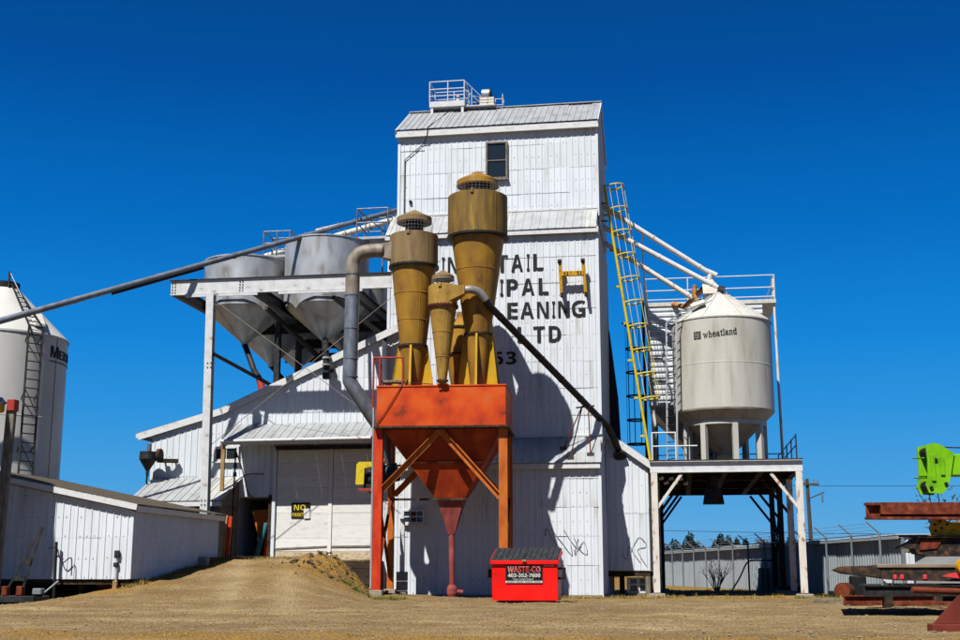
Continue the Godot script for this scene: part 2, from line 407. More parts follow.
	mat("flag_red", C(0.72, 0.05, 0.06), 0.7)
	mat("deck_tan", noise_tex(107, 0.02, [[0.0, C(0.20, 0.15, 0.10)], [1.0, C(0.38, 0.31, 0.22)]], 128, 4), 0.9)
	mat("needles", noise_tex(108, 0.03, [[0.0, C(0.014, 0.022, 0.012)], [1.0, C(0.045, 0.06, 0.03)]], 128, 3), 0.9)
	mat("leaves", C(0.09, 0.13, 0.04), 0.8)
	mat("bark", C(0.09, 0.065, 0.045), 0.95)
	mat("twig", C(0.15, 0.085, 0.055), 0.95)
	mat("shingle", noise_tex(109, 0.06, [[0.0, C(0.045, 0.035, 0.026)], [0.5, C(0.11, 0.088, 0.062)], [1.0, C(0.20, 0.165, 0.12)]], 256, 4), 0.95, 0.0, Vector3(1.0, 1.0, 1.0))
	mat("stones", noise_tex(111, 0.05, [[0.0, C(0.07, 0.05, 0.03)], [0.45, C(0.26, 0.19, 0.11)], [0.7, C(0.40, 0.33, 0.23)], [1.0, C(0.62, 0.56, 0.46)]], 128, 3), 0.95, 0.0, Vector3(5, 5, 5))
	mat("dry_grass", C(0.34, 0.25, 0.075), 0.9)
	M.dry_grass.vertex_color_use_as_albedo = true
	M.dry_grass.albedo_color = Color(1, 1, 1)
	mat("clod", noise_tex(113, 0.04, [[0.0, C(0.07, 0.045, 0.022)], [1.0, C(0.20, 0.14, 0.075)]], 128, 3), 0.95, 0.0, Vector3(2, 2, 2))
	var g = mat("dirt", noise_tex(120, 0.035, [[0.0, Color(0.34, 0.30, 0.25)], [0.25, Color(0.68, 0.66, 0.62)], [0.42, Color(0.90, 0.89, 0.87)], [0.65, Color(1, 1, 1)], [1.0, Color(1, 1, 1)]], 1024, 6, FastNoiseLite.TYPE_SIMPLEX_SMOOTH, 0.30), 0.95, 0.0, Vector3(0.45, 0.45, 0.45), bump_tex(121, 0.05, 512, 9.0, 5), 0.9)
	g.vertex_color_use_as_albedo = true

# ------------------------------------------------------------------ ribbed walls and roofs
var sheet_cache = {}
func panel_mesh(w, h, pitch, amp, rw, lap = 0.008):
	var key = "%.3f %.3f %.3f %.3f %.3f" % [w, h, pitch, amp, lap]
	if not sheet_cache.has(key):
		var mb = MB.new()
		mb.sheet(0.0, w, 0.0, h, pitch, amp, rw, lap)
		sheet_cache[key] = mb.mesh()
	return sheet_cache[key]

# xf maps the wall's own x, y and outward z into the frame; each sheet is a part
func clad(parent, xf, x0, x1, y0, top, row, sw, mats, base = Vector3(), called = "siding_panel", pitch = 0.23, amp = 0.022, rw = 0.045, nails = true, gap = 0.004):
	var nb = MB.new()
	nb.xf = xf
	var x = x0
	while x < x1 - 0.02:
		var xe = min(x + sw, x1)
		if x1 - xe < 0.15: xe = x1
		var y = y0
		while true:
			var ta = top.call(x) if top is Callable else top
			var tb = top.call(xe) if top is Callable else top
			var tm = top.call((x + xe) / 2) if top is Callable else top
			var hi = max(ta, max(tb, tm))
			if y > hi - 0.02: break
			var m = mats[rng.randi() % mats.size()]
			var o
			var jig = rng.randf_range(0.0, 0.004)
			if hi - min(ta, min(tb, tm)) < 0.01 or min(ta, min(tb, tm)) >= y + row:
				var h = min(row, hi - y)
				o = part(parent, called, panel_mesh(xe - x - gap, h + (0.03 if h >= row else 0.0), pitch, amp, rw, [0.003, 0.005, 0.008, 0.012][rng.randi() % 4]), m)
				var warp = Basis.from_euler(Vector3(rng.randfn(0.0, 0.004), rng.randfn(0.0, 0.005), 0.0))
				o.transform = Transform3D(Basis(), -base) * xf * Transform3D(warp, Vector3(x, y, jig + 0.004))
			else:
				var mb = MB.new()
				var yy = y
				var rr = row
				mb.sheet(x, xe - gap, y, func(q): return min(yy + rr + 0.03, top.call(q)), pitch, amp, rw)
				o = part(parent, called, mb, m)
				o.transform = Transform3D(Basis(), -base) * xf
			if nails:
				for half in [0.04, row * 0.5]:
					var q = x + pitch
					while q < xe - 0.02:
						var tq = top.call(q) if top is Callable else top
						if y + half < tq - 0.05 and rng.randf() < 0.8:
							nb.box(Vector3(q + rng.randf_range(-0.01, 0.01), y + half + rng.randf_range(-0.012, 0.012), 0.014), Vector3(0.018, 0.018 + rng.randf() * 0.016, 0.012))
						q += pitch
			y += row
		x = xe
	if nails and nb.v.size():
		var o = part(parent, "nail_heads", nb, "nail", base)
		o.set_meta("kind", "stuff")

func roofing(parent, p0, ex, length, ey, height, mats, base = Vector3(), called = "roof_sheet", sw = 0.9, pitch = 0.3, amp = 0.02):
	var n = ex.cross(ey).normalized()
	var xf = Transform3D(Basis(ex.normalized(), ey.normalized(), n), p0)
	clad(parent, xf, 0.0, length, 0.0, height, height, sw, mats, base, called, pitch, amp, 0.03, false)

func front(z): return Transform3D(Basis(), Vector3(0, 0, z))
func right_side(x): return Transform3D(Basis(Vector3(0, 0, -1), Vector3.UP, Vector3(1, 0, 0)), Vector3(x, 0, 0))
func left_side(x): return Transform3D(Basis(Vector3(0, 0, 1), Vector3.UP, Vector3(-1, 0, 0)), Vector3(x, 0, 0))

const SID = ["siding_0", "siding_1", "siding_2"]
const ROOFS = ["roof_0", "roof_1"]

# ------------------------------------------------------------------ setting
func ss(a, b, x):
	var t = clamp((x - a) / (b - a), 0.0, 1.0)
	return t * t * (3.0 - 2.0 * t)

var gn: FastNoiseLite
func ground_h(x, z):
	var bump = gn.get_noise_2d(x * 3.0, z * 3.0) * 0.035 + gn.get_noise_2d(x * 10.0 + 5.0, z * 10.0) * 0.022 + gn.get_noise_2d(x * 0.7 + 50.0, z * 0.7) * 0.05
	# ramp up to the big doors
	var along = 1.25 * pow(clamp((16.0 - z) / 12.0, 0.0, 1.0), 1.2)
	if z < 4.5: along = min(1.25, along)
	var xr = -9.15 + 0.05 * max(z, 0.0)
	var wid = 1.7 + 0.20 * max(z, 0.0)
	var side = 1.0 - ss(xr, xr + wid, x)
	if z < 1.3: side = 1.0 if x < -7.6 else 0.0
	elif z < 2.3: side = max(side, 0.0)
	var left = lerp(ss(-13.6, -12.1, x), ss(-15.0, -11.6, x), ss(7.0, 10.0, z))
	var r = along * side * left
	# loose pile on the ramp's shoulder
	var pile = 0.22 * exp(-(pow((x + 8.2) / 1.0, 2) + pow((z - 3.6) / 1.5, 2)))
	bump += pile * (0.8 + 2.2 * gn.get_noise_2d(x * 6.0, z * 6.0))
	# low berm round the hopper's feet
	r = max(r, 0.17 * exp(-(pow((x + 6.4) / 2.2, 2) + pow((z - 3.4) / 2.0, 2))))
	# wheel tracks across the yard in front
	var t1 = z - 16.5 - 0.06 * x - 0.5 * sin(x * 0.22)
	for o in [0.0, 1.7, 4.6, 6.2]:
		bump -= 0.035 * exp(-pow((t1 - o) / 0.22, 2))
		bump += 0.018 * exp(-pow((t1 - o - 0.4) / 0.2, 2))
	# tracks going up the ramp
	for o in [-11.2, -9.7]:
		bump -= 0.03 * exp(-pow((x - o - max(z - 4.0, 0.0) * 0.32) / 0.2, 2)) * ss(1.5, 4.0, z) * (1.0 - ss(14.0, 17.0, z))
	return r + bump * (1.0 - 0.6 * ss(30.0, 60.0, Vector2(x, z).length()))

func build_ground():
	gn = FastNoiseLite.new()
	gn.seed = 77
	gn.frequency = 0.35
	gn.fractal_octaves = 4
	var xs = []
	var zs = []
	for q in [-600.0, -320.0, -180.0, -110.0, -70.0, -48.0, -36.0, -28.0, -24.0]: xs.append(q)
	var x = -21.0
	while x < 13.0:
		xs.append(x); x += 0.22
	for q in [13.5, 14.5, 16.0, 19.0, 24.0, 32.0, 45.0, 70.0, 110.0, 180.0, 320.0, 600.0]: xs.append(q)
	for q in [-600.0, -320.0, -180.0, -110.0, -70.0, -48.0, -36.0, -28.0, -22.0, -17.0, -13.0, -10.0, -8.0, -6.5]: zs.append(q)
	var z = -5.5
	while z < 29.0:
		zs.append(z); z += 0.2
	for q in [29.5, 31.0, 34.0, 38.0, 44.0, 52.0, 70.0, 110.0, 180.0, 320.0, 600.0]: zs.append(q)
	var P = []
	var K = []
	for i in xs.size():
		var col = []
		var cc = []
		for j in zs.size():
			var px = xs[i]
			var pz = zs[j]
			col.append(Vector3(px, ground_h(px, pz), pz))
			# bare trodden gravel against yellower loose soil and dry weeds along the edges
			var a = gn.get_noise_2d(px * 0.9 + 9.0, pz * 1.6) * 0.5 + 0.5
			var b = gn.get_noise_2d(px * 2.6 - 30.0, pz * 5.0) * 0.5 + 0.5
			var gravel = Color(0.31, 0.212, 0.118)
			var pale = Color(0.40, 0.295, 0.185)
			var soil = Color(0.36, 0.205, 0.05)
			var k = gravel.lerp(pale, ss(0.35, 0.75, a))
			# packed wheel tracks: paler, finer dust
			var tk = 0.0
			var t1 = pz - 16.5 - 0.06 * px - 0.5 * sin(px * 0.22)
			for o in [0.0, 1.7, 4.6, 6.2]: tk = max(tk, exp(-pow((t1 - o) / 0.42, 2)))
			for o in [-11.2, -9.7]: tk = max(tk, exp(-pow((px - o - max(pz - 4.0, 0.0) * 0.32) / 0.4, 2)) * ss(1.5, 4.0, pz) * (1.0 - ss(15.0, 20.0, pz)))
			var t2 = pz - 9.5 + 0.25 * px + 0.3 * sin(px * 0.5)
			for o in [0.0, 1.8]: tk = max(tk, 0.8 * exp(-pow((t2 - o) / 0.4, 2)) * ss(-6.0, -2.0, px))
			k = k.lerp(Color(0.47, 0.365, 0.25), tk * (0.45 + 0.5 * a))
			# loose spoil between the tracks
			var lo = gn.get_noise_2d(px * 5.0 + 70.0, pz * 9.0) * 0.5 + 0.5
			k = k.lerp(Color(0.19, 0.125, 0.065), ss(0.48, 0.75, lo) * 0.75 * (1.0 - tk))
			var big = gn.get_noise_2d(px * 0.45 - 15.0, pz * 0.8 + 33.0) * 0.5 + 0.5
			k = k.lerp(Color(0.20, 0.135, 0.075), ss(0.5, 0.72, big) * 0.45)
			var edge = 0.0
			edge = max(edge, exp(-pow((pz - 0.9) / 1.5, 2)) * ss(-5.0, -3.0, px) * 1.4)
			edge = max(edge, exp(-pow((px + 8.0) / 1.7, 2) - pow((pz - 4.5) / 3.0, 2)))
			edge = max(edge, exp(-pow((pz - 26.3 - 0.3 * sin(px)) / 0.7, 2)) * 0.8)
			edge = max(edge, ss(0.0, -6.0, pz))
			edge = max(edge, exp(-pow((px + 12.3) / 1.0, 2)) * ss(1.0, 4.0, pz) * (1.0 - ss(11.0, 14.0, pz)))
			k = k.lerp(soil, clamp(edge * (0.35 + 1.1 * b), 0.0, 1.0))
			if b > 0.72: k = k.lerp(Color(0.16, 0.115, 0.065), (b - 0.72) * 2.0)
			cc.append(Color(k.r * 0.66, k.g * 0.645, k.b * 0.51))
		P.append(col)
		K.append(cc)
	var st = SurfaceTool.new()
	st.begin(Mesh.PRIMITIVE_TRIANGLES)
	var nz = zs.size()
	for i in xs.size():
		for j in nz:
			var i0 = max(i - 1, 0); var i1 = min(i + 1, xs.size() - 1)
			var j0 = max(j - 1, 0); var j1 = min(j + 1, nz - 1)
			st.set_normal((P[i][j1] - P[i][j0]).cross(P[i1][j] - P[i0][j]).normalized())
			st.set_color(K[i][j])
			st.add_vertex(P[i][j])
	for i in xs.size() - 1:
		for j in nz - 1:
			var a = i * nz + j
			st.add_index(a); st.add_index(a + nz); st.add_index(a + 1)
			st.add_index(a + 1); st.add_index(a + nz); st.add_index(a + nz + 1)
	var g = MeshInstance3D.new()
	g.name = "ground"
	g.mesh = st.commit()
	g.material_override = M.dirt
	g.transform = FR
	add_child(g, true)
	meta(g, "brown gravel and dirt yard rising to a ramp", "", "", "structure")

func scatter(called, label, mesh, material, list):
	var mm = MultiMesh.new()
	mm.transform_format = MultiMesh.TRANSFORM_3D
	mm.mesh = mesh
	mm.instance_count = list.size()
	for i in list.size(): mm.set_instance_transform(i, list[i])
	var o = MultiMeshInstance3D.new()
	o.name = called
	o.multimesh = mm
	o.material_override = M[material]
	o.transform = FR
	add_child(o, true)
	meta(o, label, "", "", "stuff")

func build_ground_cover():
	# pebbles
	var mb = MB.new()
	var ico = []
	for i in 5: ico.append(Vector3(cos(TAU * i / 5), 0.0, sin(TAU * i / 5)) * (0.8 + 0.3 * (i % 2)))
	for i in 5:
		mb.tri(ico[i], Vector3(0.1, 0.6, 0.0), ico[(i + 1) % 5])
		mb.tri(ico[i], ico[(i + 1) % 5], Vector3(0, -0.5, 0.1))
	var list = []
	for i in 26000:
		var x = rng.randf_range(-17.0, 12.0)
		var z = 27.5 - 29.0 * pow(rng.randf(), 0.8)
		if z < 0.3 and x < 0.5: continue
		var s = 0.009 + 0.030 * pow(rng.randf(), 5)
		var near = exp(-pow((x + 8.0) / 1.3, 2) - pow((z - 4.0) / 1.8, 2))
		s *= 1.0 + near
		list.append(Transform3D(Basis(Vector3.UP, rng.randf() * TAU).scaled(Vector3(s * rng.randf_range(0.8, 1.4), s * rng.randf_range(0.6, 1.0), s)), Vector3(x, ground_h(x, z) + s * 0.15, z)))
	scatter("gravel", "small loose stones scattered over the dirt yard", mb.mesh(), "stones", list)
	# earth clods on the ramp's shoulder
	list = []
	for i in 520:
		var x = rng.randfn(-8.1, 0.8)
		var z = rng.randfn(4.1, 1.1)
		if z < 1.6: continue
		var s = 0.015 + 0.11 * pow(rng.randf(), 4)
		list.append(Transform3D(Basis(Vector3(rng.randf(), rng.randf(), rng.randf()).normalized(), rng.randf() * TAU).scaled(Vector3(s, s * 0.8, s)), Vector3(x, ground_h(x, z) + s * 0.2, z)))
	scatter("earth_clods", "brown clods of loose earth on the shoulder of the ramp", mb.mesh(), "clod", list)
	# dry weeds
	for green in 2:
		var gb = MB.new()
		var base_c = Color(0.33, 0.235, 0.07) if green == 0 else Color(0.12, 0.16, 0.03)
		for i in 14:
			var t = rng.randf() * TAU
			var o = Vector3(cos(t), 0, sin(t)) * rng.randf_range(0.0, 0.10)
			var d = Vector3(cos(t), 0, sin(t)) * rng.randf_range(0.02, 0.14)
			var h = rng.randf_range(0.05, 0.16)
			var w = Vector3(-sin(t), 0, cos(t)) * 0.007
			var k = base_c * rng.randf_range(0.7, 1.35)
			gb.tri(o - w, o + w, o + d + Vector3.UP * h)
			for q in 3: gb.c.append(Color(k.r * 0.66, k.g * 0.66, k.b * 0.66))
		list = []
		var spots = []
		for i in (2600 if green == 0 else 240):
			var x = 0.0
			var z = 0.0
			var m = rng.randi() % 6
			if green == 1:
				if m < 3:
					x = rng.randf_range(-7.6, -5.6); z = rng.randfn(5.3, 0.25)
				elif m < 5:
					x = rng.randf_range(6.2, 8.2); z = rng.randf_range(-1.6, 0.4)
				else:
					x = rng.randf_range(7.0, 9.0); z = rng.randf_range(5.0, 24.0)
			elif m == 0:
				x = rng.randf_range(-2.2, 2.4); z = rng.randfn(0.7, 0.5)
			elif m == 1:
				x = rng.randfn(-8.2, 0.9); z = rng.randfn(4.8, 1.0)
			elif m == 2:
				x = rng.randf_range(-12.0, -9.0); z = rng.randfn(2.0, 0.5)
			elif m == 3:
				x = rng.randfn(-11.85, 0.12); z = rng.randf_range(4.0, 11.0)
			elif m == 4:
				x = rng.randf_range(1.0, 11.0); z = rng.randf_range(-20.0, -0.6) if rng.randf() < 0.6 else rng.randfn(-0.8, 0.6)
			else:
				x = rng.randf_range(-13.0, 9.0); z = 26.4 + 0.3 * sin(x) + rng.randfn(0.0, 0.22)
				if gn.get_noise_2d(x * 1.5, 3.0) < -0.02: continue
			if z < 0.06 and x < 0.4: continue
			var s = rng.randf_range(0.4, 1.1)
			if m == 1 and green == 0:
				s *= 0.45
				if rng.randf() < 0.5: continue
			if m == 5 and green == 0: s *= 0.5
			list.append(Transform3D(Basis(Vector3.UP, rng.randf() * TAU).scaled(Vector3(s, s * rng.randf_range(0.6, 1.1), s)), Vector3(x, ground_h(x, z) - 0.01, z)))
		scatter("dry_grass" if green == 0 else "green_weeds", "dry yellow grass along the buildings and the near edge of the yard" if green == 0 else "low green weeds by the footings", gb.mesh(), "dry_grass", list)

# ------------------------------------------------------------------ the tower
func build_tower():
	var B = Vector3(-3.8, 0, -3.4)
	var t = thing("elevator_tower", "tall white metal-clad grain elevator tower with faded black lettering", "tower", B)
	var mb = MB.new()
	mb.bb(-7.66, -0.02, 0.0, 4.6, -6.9, -0.03)
	part(t, "base_block", mb, "siding_1", B)
	mb = MB.new()
	mb.bb(-7.64, -0.02, 4.6, 13.2, -6.9, -0.94)
	part(t, "main_block", mb, "siding_1", B)
	mb = MB.new()
	mb.prism([Vector2(1.84, 13.2), Vector2(6.5, 13.2), Vector2(6.5, 17.2), Vector2(4.15, 18.95), Vector2(1.84, 17.2)], 0.03, 7.5, Transform3D(Basis(Vector3(0, 0, -1), Vector3.UP, Vector3(-1, 0, 0)), Vector3(0, 0, 0)))
	part(t, "head_block", mb, "siding_1", B)
	# front sheets, storey by storey
	clad(t, front(-1.82), -7.50, -0.06, 13.75, 17.2, 0.96, 0.92, SID, B)
	clad(t, front(-0.92), -7.62, -0.06, 5.30, 13.1, 0.96, 0.92, SID, B)
	clad(t, front(-0.01), -7.62, -0.06, 0.10, 4.4, 0.97, 0.92, SID, B)
	clad(t, right_side(0.0), 1.95, 6.5, 13.4, func(q): return 17.2 + max(0.0, 1.72 - abs(q - 4.15) * 0.745), 2.9, 0.92, SID, B, "siding_panel", 0.23, 0.022, 0.045, false)
	clad(t, right_side(0.0), 1.05, 6.9, 5.3, 13.1, 2.6, 0.92, SID, B, "siding_panel", 0.23, 0.022, 0.045, false)
	clad(t, right_side(0.0), 0.15, 6.9, 0.10, 5.3, 2.6, 0.92, SID, B, "siding_panel", 0.23, 0.022, 0.045, false)
	clad(t, left_side(-7.66), -6.9, -1.0, 9.0, 13.1, 2.1, 0.92, SID, B, "siding_panel", 0.23, 0.022, 0.045, false)
	clad(t, left_side(-7.53), -6.5, -1.9, 13.2, 17.2, 2.0, 0.92, SID, B, "siding_panel", 0.23, 0.022, 0.045, false)
	# corner trims
	for e in [[-7.56, -1.80, 13.75, 17.2], [-0.03, -1.80, 13.75, 17.2], [-7.68, -0.90, 5.3, 13.1], [-0.03, -0.90, 5.3, 13.1], [-7.68, 0.01, 0.0, 4.4], [-0.03, 0.01, 0.0, 4.4]]:
		mb = MB.new()
		mb.bb(e[0] - 0.055, e[0] + 0.055, e[2], e[3], e[1] - 0.08, e[1] + 0.025, 0.006)
		part(t, "corner_trim", mb, "siding_0", B)
	# base course
	mb = MB.new()
	mb.bb(-7.6, 0.0, -0.4, 0.10, -0.12, 0.035, 0.01)
	part(t, "base_course", mb, "concrete", B)
	# main roof
	var rf = Node3D.new()
	rf.name = "roof"
	t.add_child(rf, true)
	var eave = Vector3(-7.66, 17.42, -1.58)
	var ridge = Vector3(-7.66, 19.06, -4.15)
	roofing(rf, eave, Vector3(1, 0, 0), 7.70, (ridge - eave).normalized(), (ridge - eave).length(), ROOFS, B, "roof_sheet", 0.92, 0.23, 0.025)
	var e2 = Vector3(0.04, 17.36, -6.88)
	roofing(rf, e2, Vector3(-1, 0, 0), 7.70, (Vector3(0.04, 19.06, -4.15) - e2).normalized(), (ridge - eave).length(), ROOFS, B, "roof_sheet", 0.92, 0.23, 0.025)
	mb = MB.new()
	mb.bar(Vector3(-7.68, 19.075, -4.15), Vector3(0.06, 19.075, -4.15), 0.26, 0.03)
	part(rf, "ridge_cap", mb, "roof_1", B)
	mb = MB.new()
	mb.bb(-7.68, 0.06, 17.14, 17.40, -1.66, -1.615, 0.006)
	part(rf, "fascia", mb, "white_trim", B)
	mb = MB.new()
	mb.bb(-7.66, 0.04, 17.17, 17.21, -1.84, -1.665)
	part(rf, "soffit", mb, "white_trim", B)
	for xx in [-7.67, 0.05]:
		for s in [[eave, ridge], [Vector3(0, 17.36, -6.88), ridge]]:
			mb = MB.new()
			mb.bar(Vector3(xx, s[0].y - 0.10, s[0].z), Vector3(xx, s[1].y - 0.10, s[1].z), 0.03, 0.20)
			part(rf, "bargeboard", mb, "white_trim", B)
	# skirt roofs
	for sk in [[Vector3(-7.80, 13.02, -0.70), Vector3(-7.80, 14.02, -1.80), 12.84, -0.75, -0.9], [Vector3(-7.72, 4.49, 0.24), Vector3(-7.72, 5.50, -0.91), 4.30, 0.18, 0.0]]:
		var s = Node3D.new()
		s.name = "skirt_roof"
		t.add_child(s, true)
		roofing(s, sk[0], Vector3(1, 0, 0), 7.76, (sk[1] - sk[0]).normalized(), (sk[1] - sk[0]).length(), ["roof_pale", "roof_0"] if sk[2] > 10 else ROOFS, B, "roof_sheet", 0.92, 0.31, 0.022)
		mb = MB.new()
		mb.bb(sk[0].x - 0.02, 0.0 if sk[2] < 10 else 0.02, sk[2], sk[2] + 0.185, sk[3] - 0.02, sk[3] + 0.025, 0.006)
		part(s, "fascia", mb, "white_trim", B)
		for xx in [sk[0].x + 0.02, -0.06]:
			mb = MB.new()
			mb.prism([Vector2(-sk[3] + 0.03, sk[2] + 0.01), Vector2(-sk[3] + 0.03, sk[0].y - 0.03), Vector2(-sk[1].z, sk[1].y - 0.04), Vector2(-sk[1].z, sk[2] + 0.01)], -0.015, 0.015, Transform3D(Basis(Vector3(0, 0, -1), Vector3.UP, Vector3(1, 0, 0)), Vector3(xx, 0, 0)))
			part(s, "end_board", mb, "siding_1", B)
		# rafter tails under the skirt
		for k in 26:
			mb = MB.new()
			var rx = sk[0].x + 0.15 + k * 0.295
			mb.bb(rx - 0.02, rx + 0.02, sk[2] + 0.02, sk[2] + 0.13, sk[4] - 0.02, sk[3] - 0.02)
			part(s, "rafter_tail", mb, "weathered_wood", B)
	# head flashing where the upper wall meets the skirt
	mb = MB.new()
	mb.bb(-7.5, -0.02, 14.02, 14.10, -1.83, -1.765, 0.005)
	part(t, "flashing", mb, "white_trim", B)
	mb = MB.new()
	mb.bb(-7.6, -0.02, 5.50, 5.57, -0.93, -0.865, 0.005)
	part(t, "flashing", mb, "white_trim", B)
	# sash window high up
	window(t, -4.21, -3.37, 15.32, 16.80, -1.74, "weathered_wood", 1, 2, B, 0.075)
	window(t, -6.86, -6.07, 2.47, 2.97, 0.07, "white_trim", 3, 2, B, 0.07)
	# cable down the upper wall
	mb = MB.new()
	mb.path([Vector3(-6.05, 18.95, -3.9), Vector3(-6.30, 18.0, -2.45), Vector3(-6.42, 17.48, -1.58), Vector3(-6.45, 17.14, -1.59), Vector3(-6.6, 16.9, -1.76), Vector3(-7.33, 16.28, -1.765), Vector3(-7.33, 14.1, -1.765)], 0.017, 5)
	part(t, "cable", mb, "black_paint", B)
	mb = MB.new()
	mb.tube(Vector3(-7.1, 14.6, -1.80), Vector3(-7.1, 14.6, -1.70), 0.07, 0.05, 10)
	part(t, "pipe_stub", mb, "black_paint", B)
	# painted letters
	var L = func(ch, a, b, y0, y1):
		var k = 0.03682
		lettering(t, ch, Vector3(-5.78 + (a - 440.0) * k, y0, -0.905) - B, (b - a) * k, y1 - y0, "black_paint", 0.03, true, Basis(), "letter")
	for q in [["I", 441.9, 444.8], ["N", 448.0, 458.5], ["T", 497.0, 508.0], ["A", 511.5, 523.0], ["I", 526.9, 529.6], ["L", 533.2, 543.4]]: L.call(q[0], q[1], q[2], 11.53, 12.15)
	for q in [["I", 500.4, 503.4], ["P", 506.8, 518.0], ["A", 521.8, 534.2], ["L", 538.3, 548.0]]: L.call(q[0], q[1], q[2], 10.64, 11.24)
	for q in [["E", 507.4, 517.8], ["A", 520.4, 533.4], ["N", 536.6, 548.0], ["I", 551.4, 554.2], ["N", 557.2, 568.5], ["G", 570.5, 583.5]]: L.call(q[0], q[1], q[2], 9.78, 10.37)
	for q in [["L", 517.2, 527.0], ["T", 532.8, 544.0], ["D", 547.8, 559.6]]: L.call(q[0], q[1], q[2], 8.90, 9.47)
	L.call("5", 494.0, 503.0, 8.12, 8.58)
	L.call("3", 506.0, 516.0, 8.12, 8.58)
	# scrawled spray paint
	mb = MB.new()
	for s in [[Vector2(-1.92, 2.05), Vector2(-1.86, 2.28), Vector2(-1.62, 1.85), Vector2(-1.35, 1.55), Vector2(-1.55, 1.25), Vector2(-1.30, 1.22)], [Vector2(-1.72, 2.30), Vector2(-1.35, 1.82), Vector2(-1.02, 1.40), Vector2(-1.05, 1.75)], [Vector2(-1.28, 2.25), Vector2(-1.05, 1.88), Vector2(-0.82, 1.62), Vector2(-0.70, 1.72)], [Vector2(-0.95, 2.0), Vector2(-0.72, 1.55), Vector2(-0.50, 1.45), Vector2(-0.62, 1.85), Vector2(-0.92, 1.42), Vector2(-0.80, 1.95)]]:
		var pts = []
		for p in s: pts.append(Vector3(p.x, p.y, 0.024))
		mb.smooth_path(pts, 0.010, 4, 6)
	part(t, "graffiti", mb, "graffiti", B)
	# trunking down the far right edge
	mb = MB.new()
	mb.prism([Vector2(-0.1, 10.3), Vector2(0.05, 10.3), Vector2(0.34, 7.6), Vector2(0.42, 5.6), Vector2(-0.1, 5.6)], -6.9, -6.2)
	part(t, "side_trunk", mb, "dark_steel", B)

# a window with a frame, rails and panes; its parts hang under one node
func window(t, x0, x1, y0, y1, z, frame, nx, ny, B, fw = 0.06, called = "window"):
	var w = Node3D.new()
	w.name = called
	t.add_child(w, true)
	var mb = MB.new()
	mb.bb(x0, x0 + fw, y0, y1, z - 0.05, z + 0.05, 0.006)
	mb.bb(x1 - fw, x1, y0, y1, z - 0.05, z + 0.05, 0.006)
	mb.bb(x0 + fw, x1 - fw, y1 - fw, y1, z - 0.05, z + 0.05, 0.006)
	mb.bb(x0 + fw, x1 - fw, y0, y0 + fw, z - 0.05, z + 0.05, 0.006)
	part(w, "frame", mb, frame, B)
	mb = MB.new()
	mb.bb(x0 - 0.04, x1 + 0.04, y0 - 0.05, y0 - 0.002, z - 0.05, z + 0.09, 0.006)
	part(w, "sill", mb, frame, B)
	var pw = (x1 - x0 - 2 * fw) / nx
	var ph = (y1 - y0 - 2 * fw) / ny
	for i in nx:
		for j in ny:
			mb = MB.new()
			var tilt = 0.004 * (j % 2)
			mb.bb(x0 + fw + i * pw + 0.012, x0 + fw + (i + 1) * pw - 0.012, y0 + fw + j * ph + 0.02, y0 + fw + (j + 1) * ph - 0.02, z - 0.012, z - 0.004 + tilt)
			part(w, "pane", mb, "glass", B)
	mb = MB.new()
	for i in range(1, nx): mb.bb(x0 + fw + i * pw - 0.012, x0 + fw + i * pw + 0.012, y0 + fw, y1 - fw, z - 0.02, z + 0.025)
	for j in range(1, ny): mb.bb(x0 + fw, x1 - fw, y0 + fw + j * ph - 0.02, y0 + fw + j * ph + 0.02, z - 0.018, z + 0.03)
	if mb.v.size(): part(w, "glazing_bars", mb, frame, B)

func rail_frame(t, pts, y0, h, rails, r, mat_, B, called = "railing"):
	# posts at the points, horizontal rails between them
	var mb = MB.new()
	for p in pts: mb.tube(Vector3(p.x, y0, p.y), Vector3(p.x, y0 + h, p.y), r, r, 6)
	for i in pts.size() - 1:
		for k in rails: mb.tube(Vector3(pts[i].x, y0 + h * k, pts[i].y), Vector3(pts[i + 1].x, y0 + h * k, pts[i + 1].y), r * 0.9, r * 0.9, 6)
	part(t, called, mb, mat_, B)

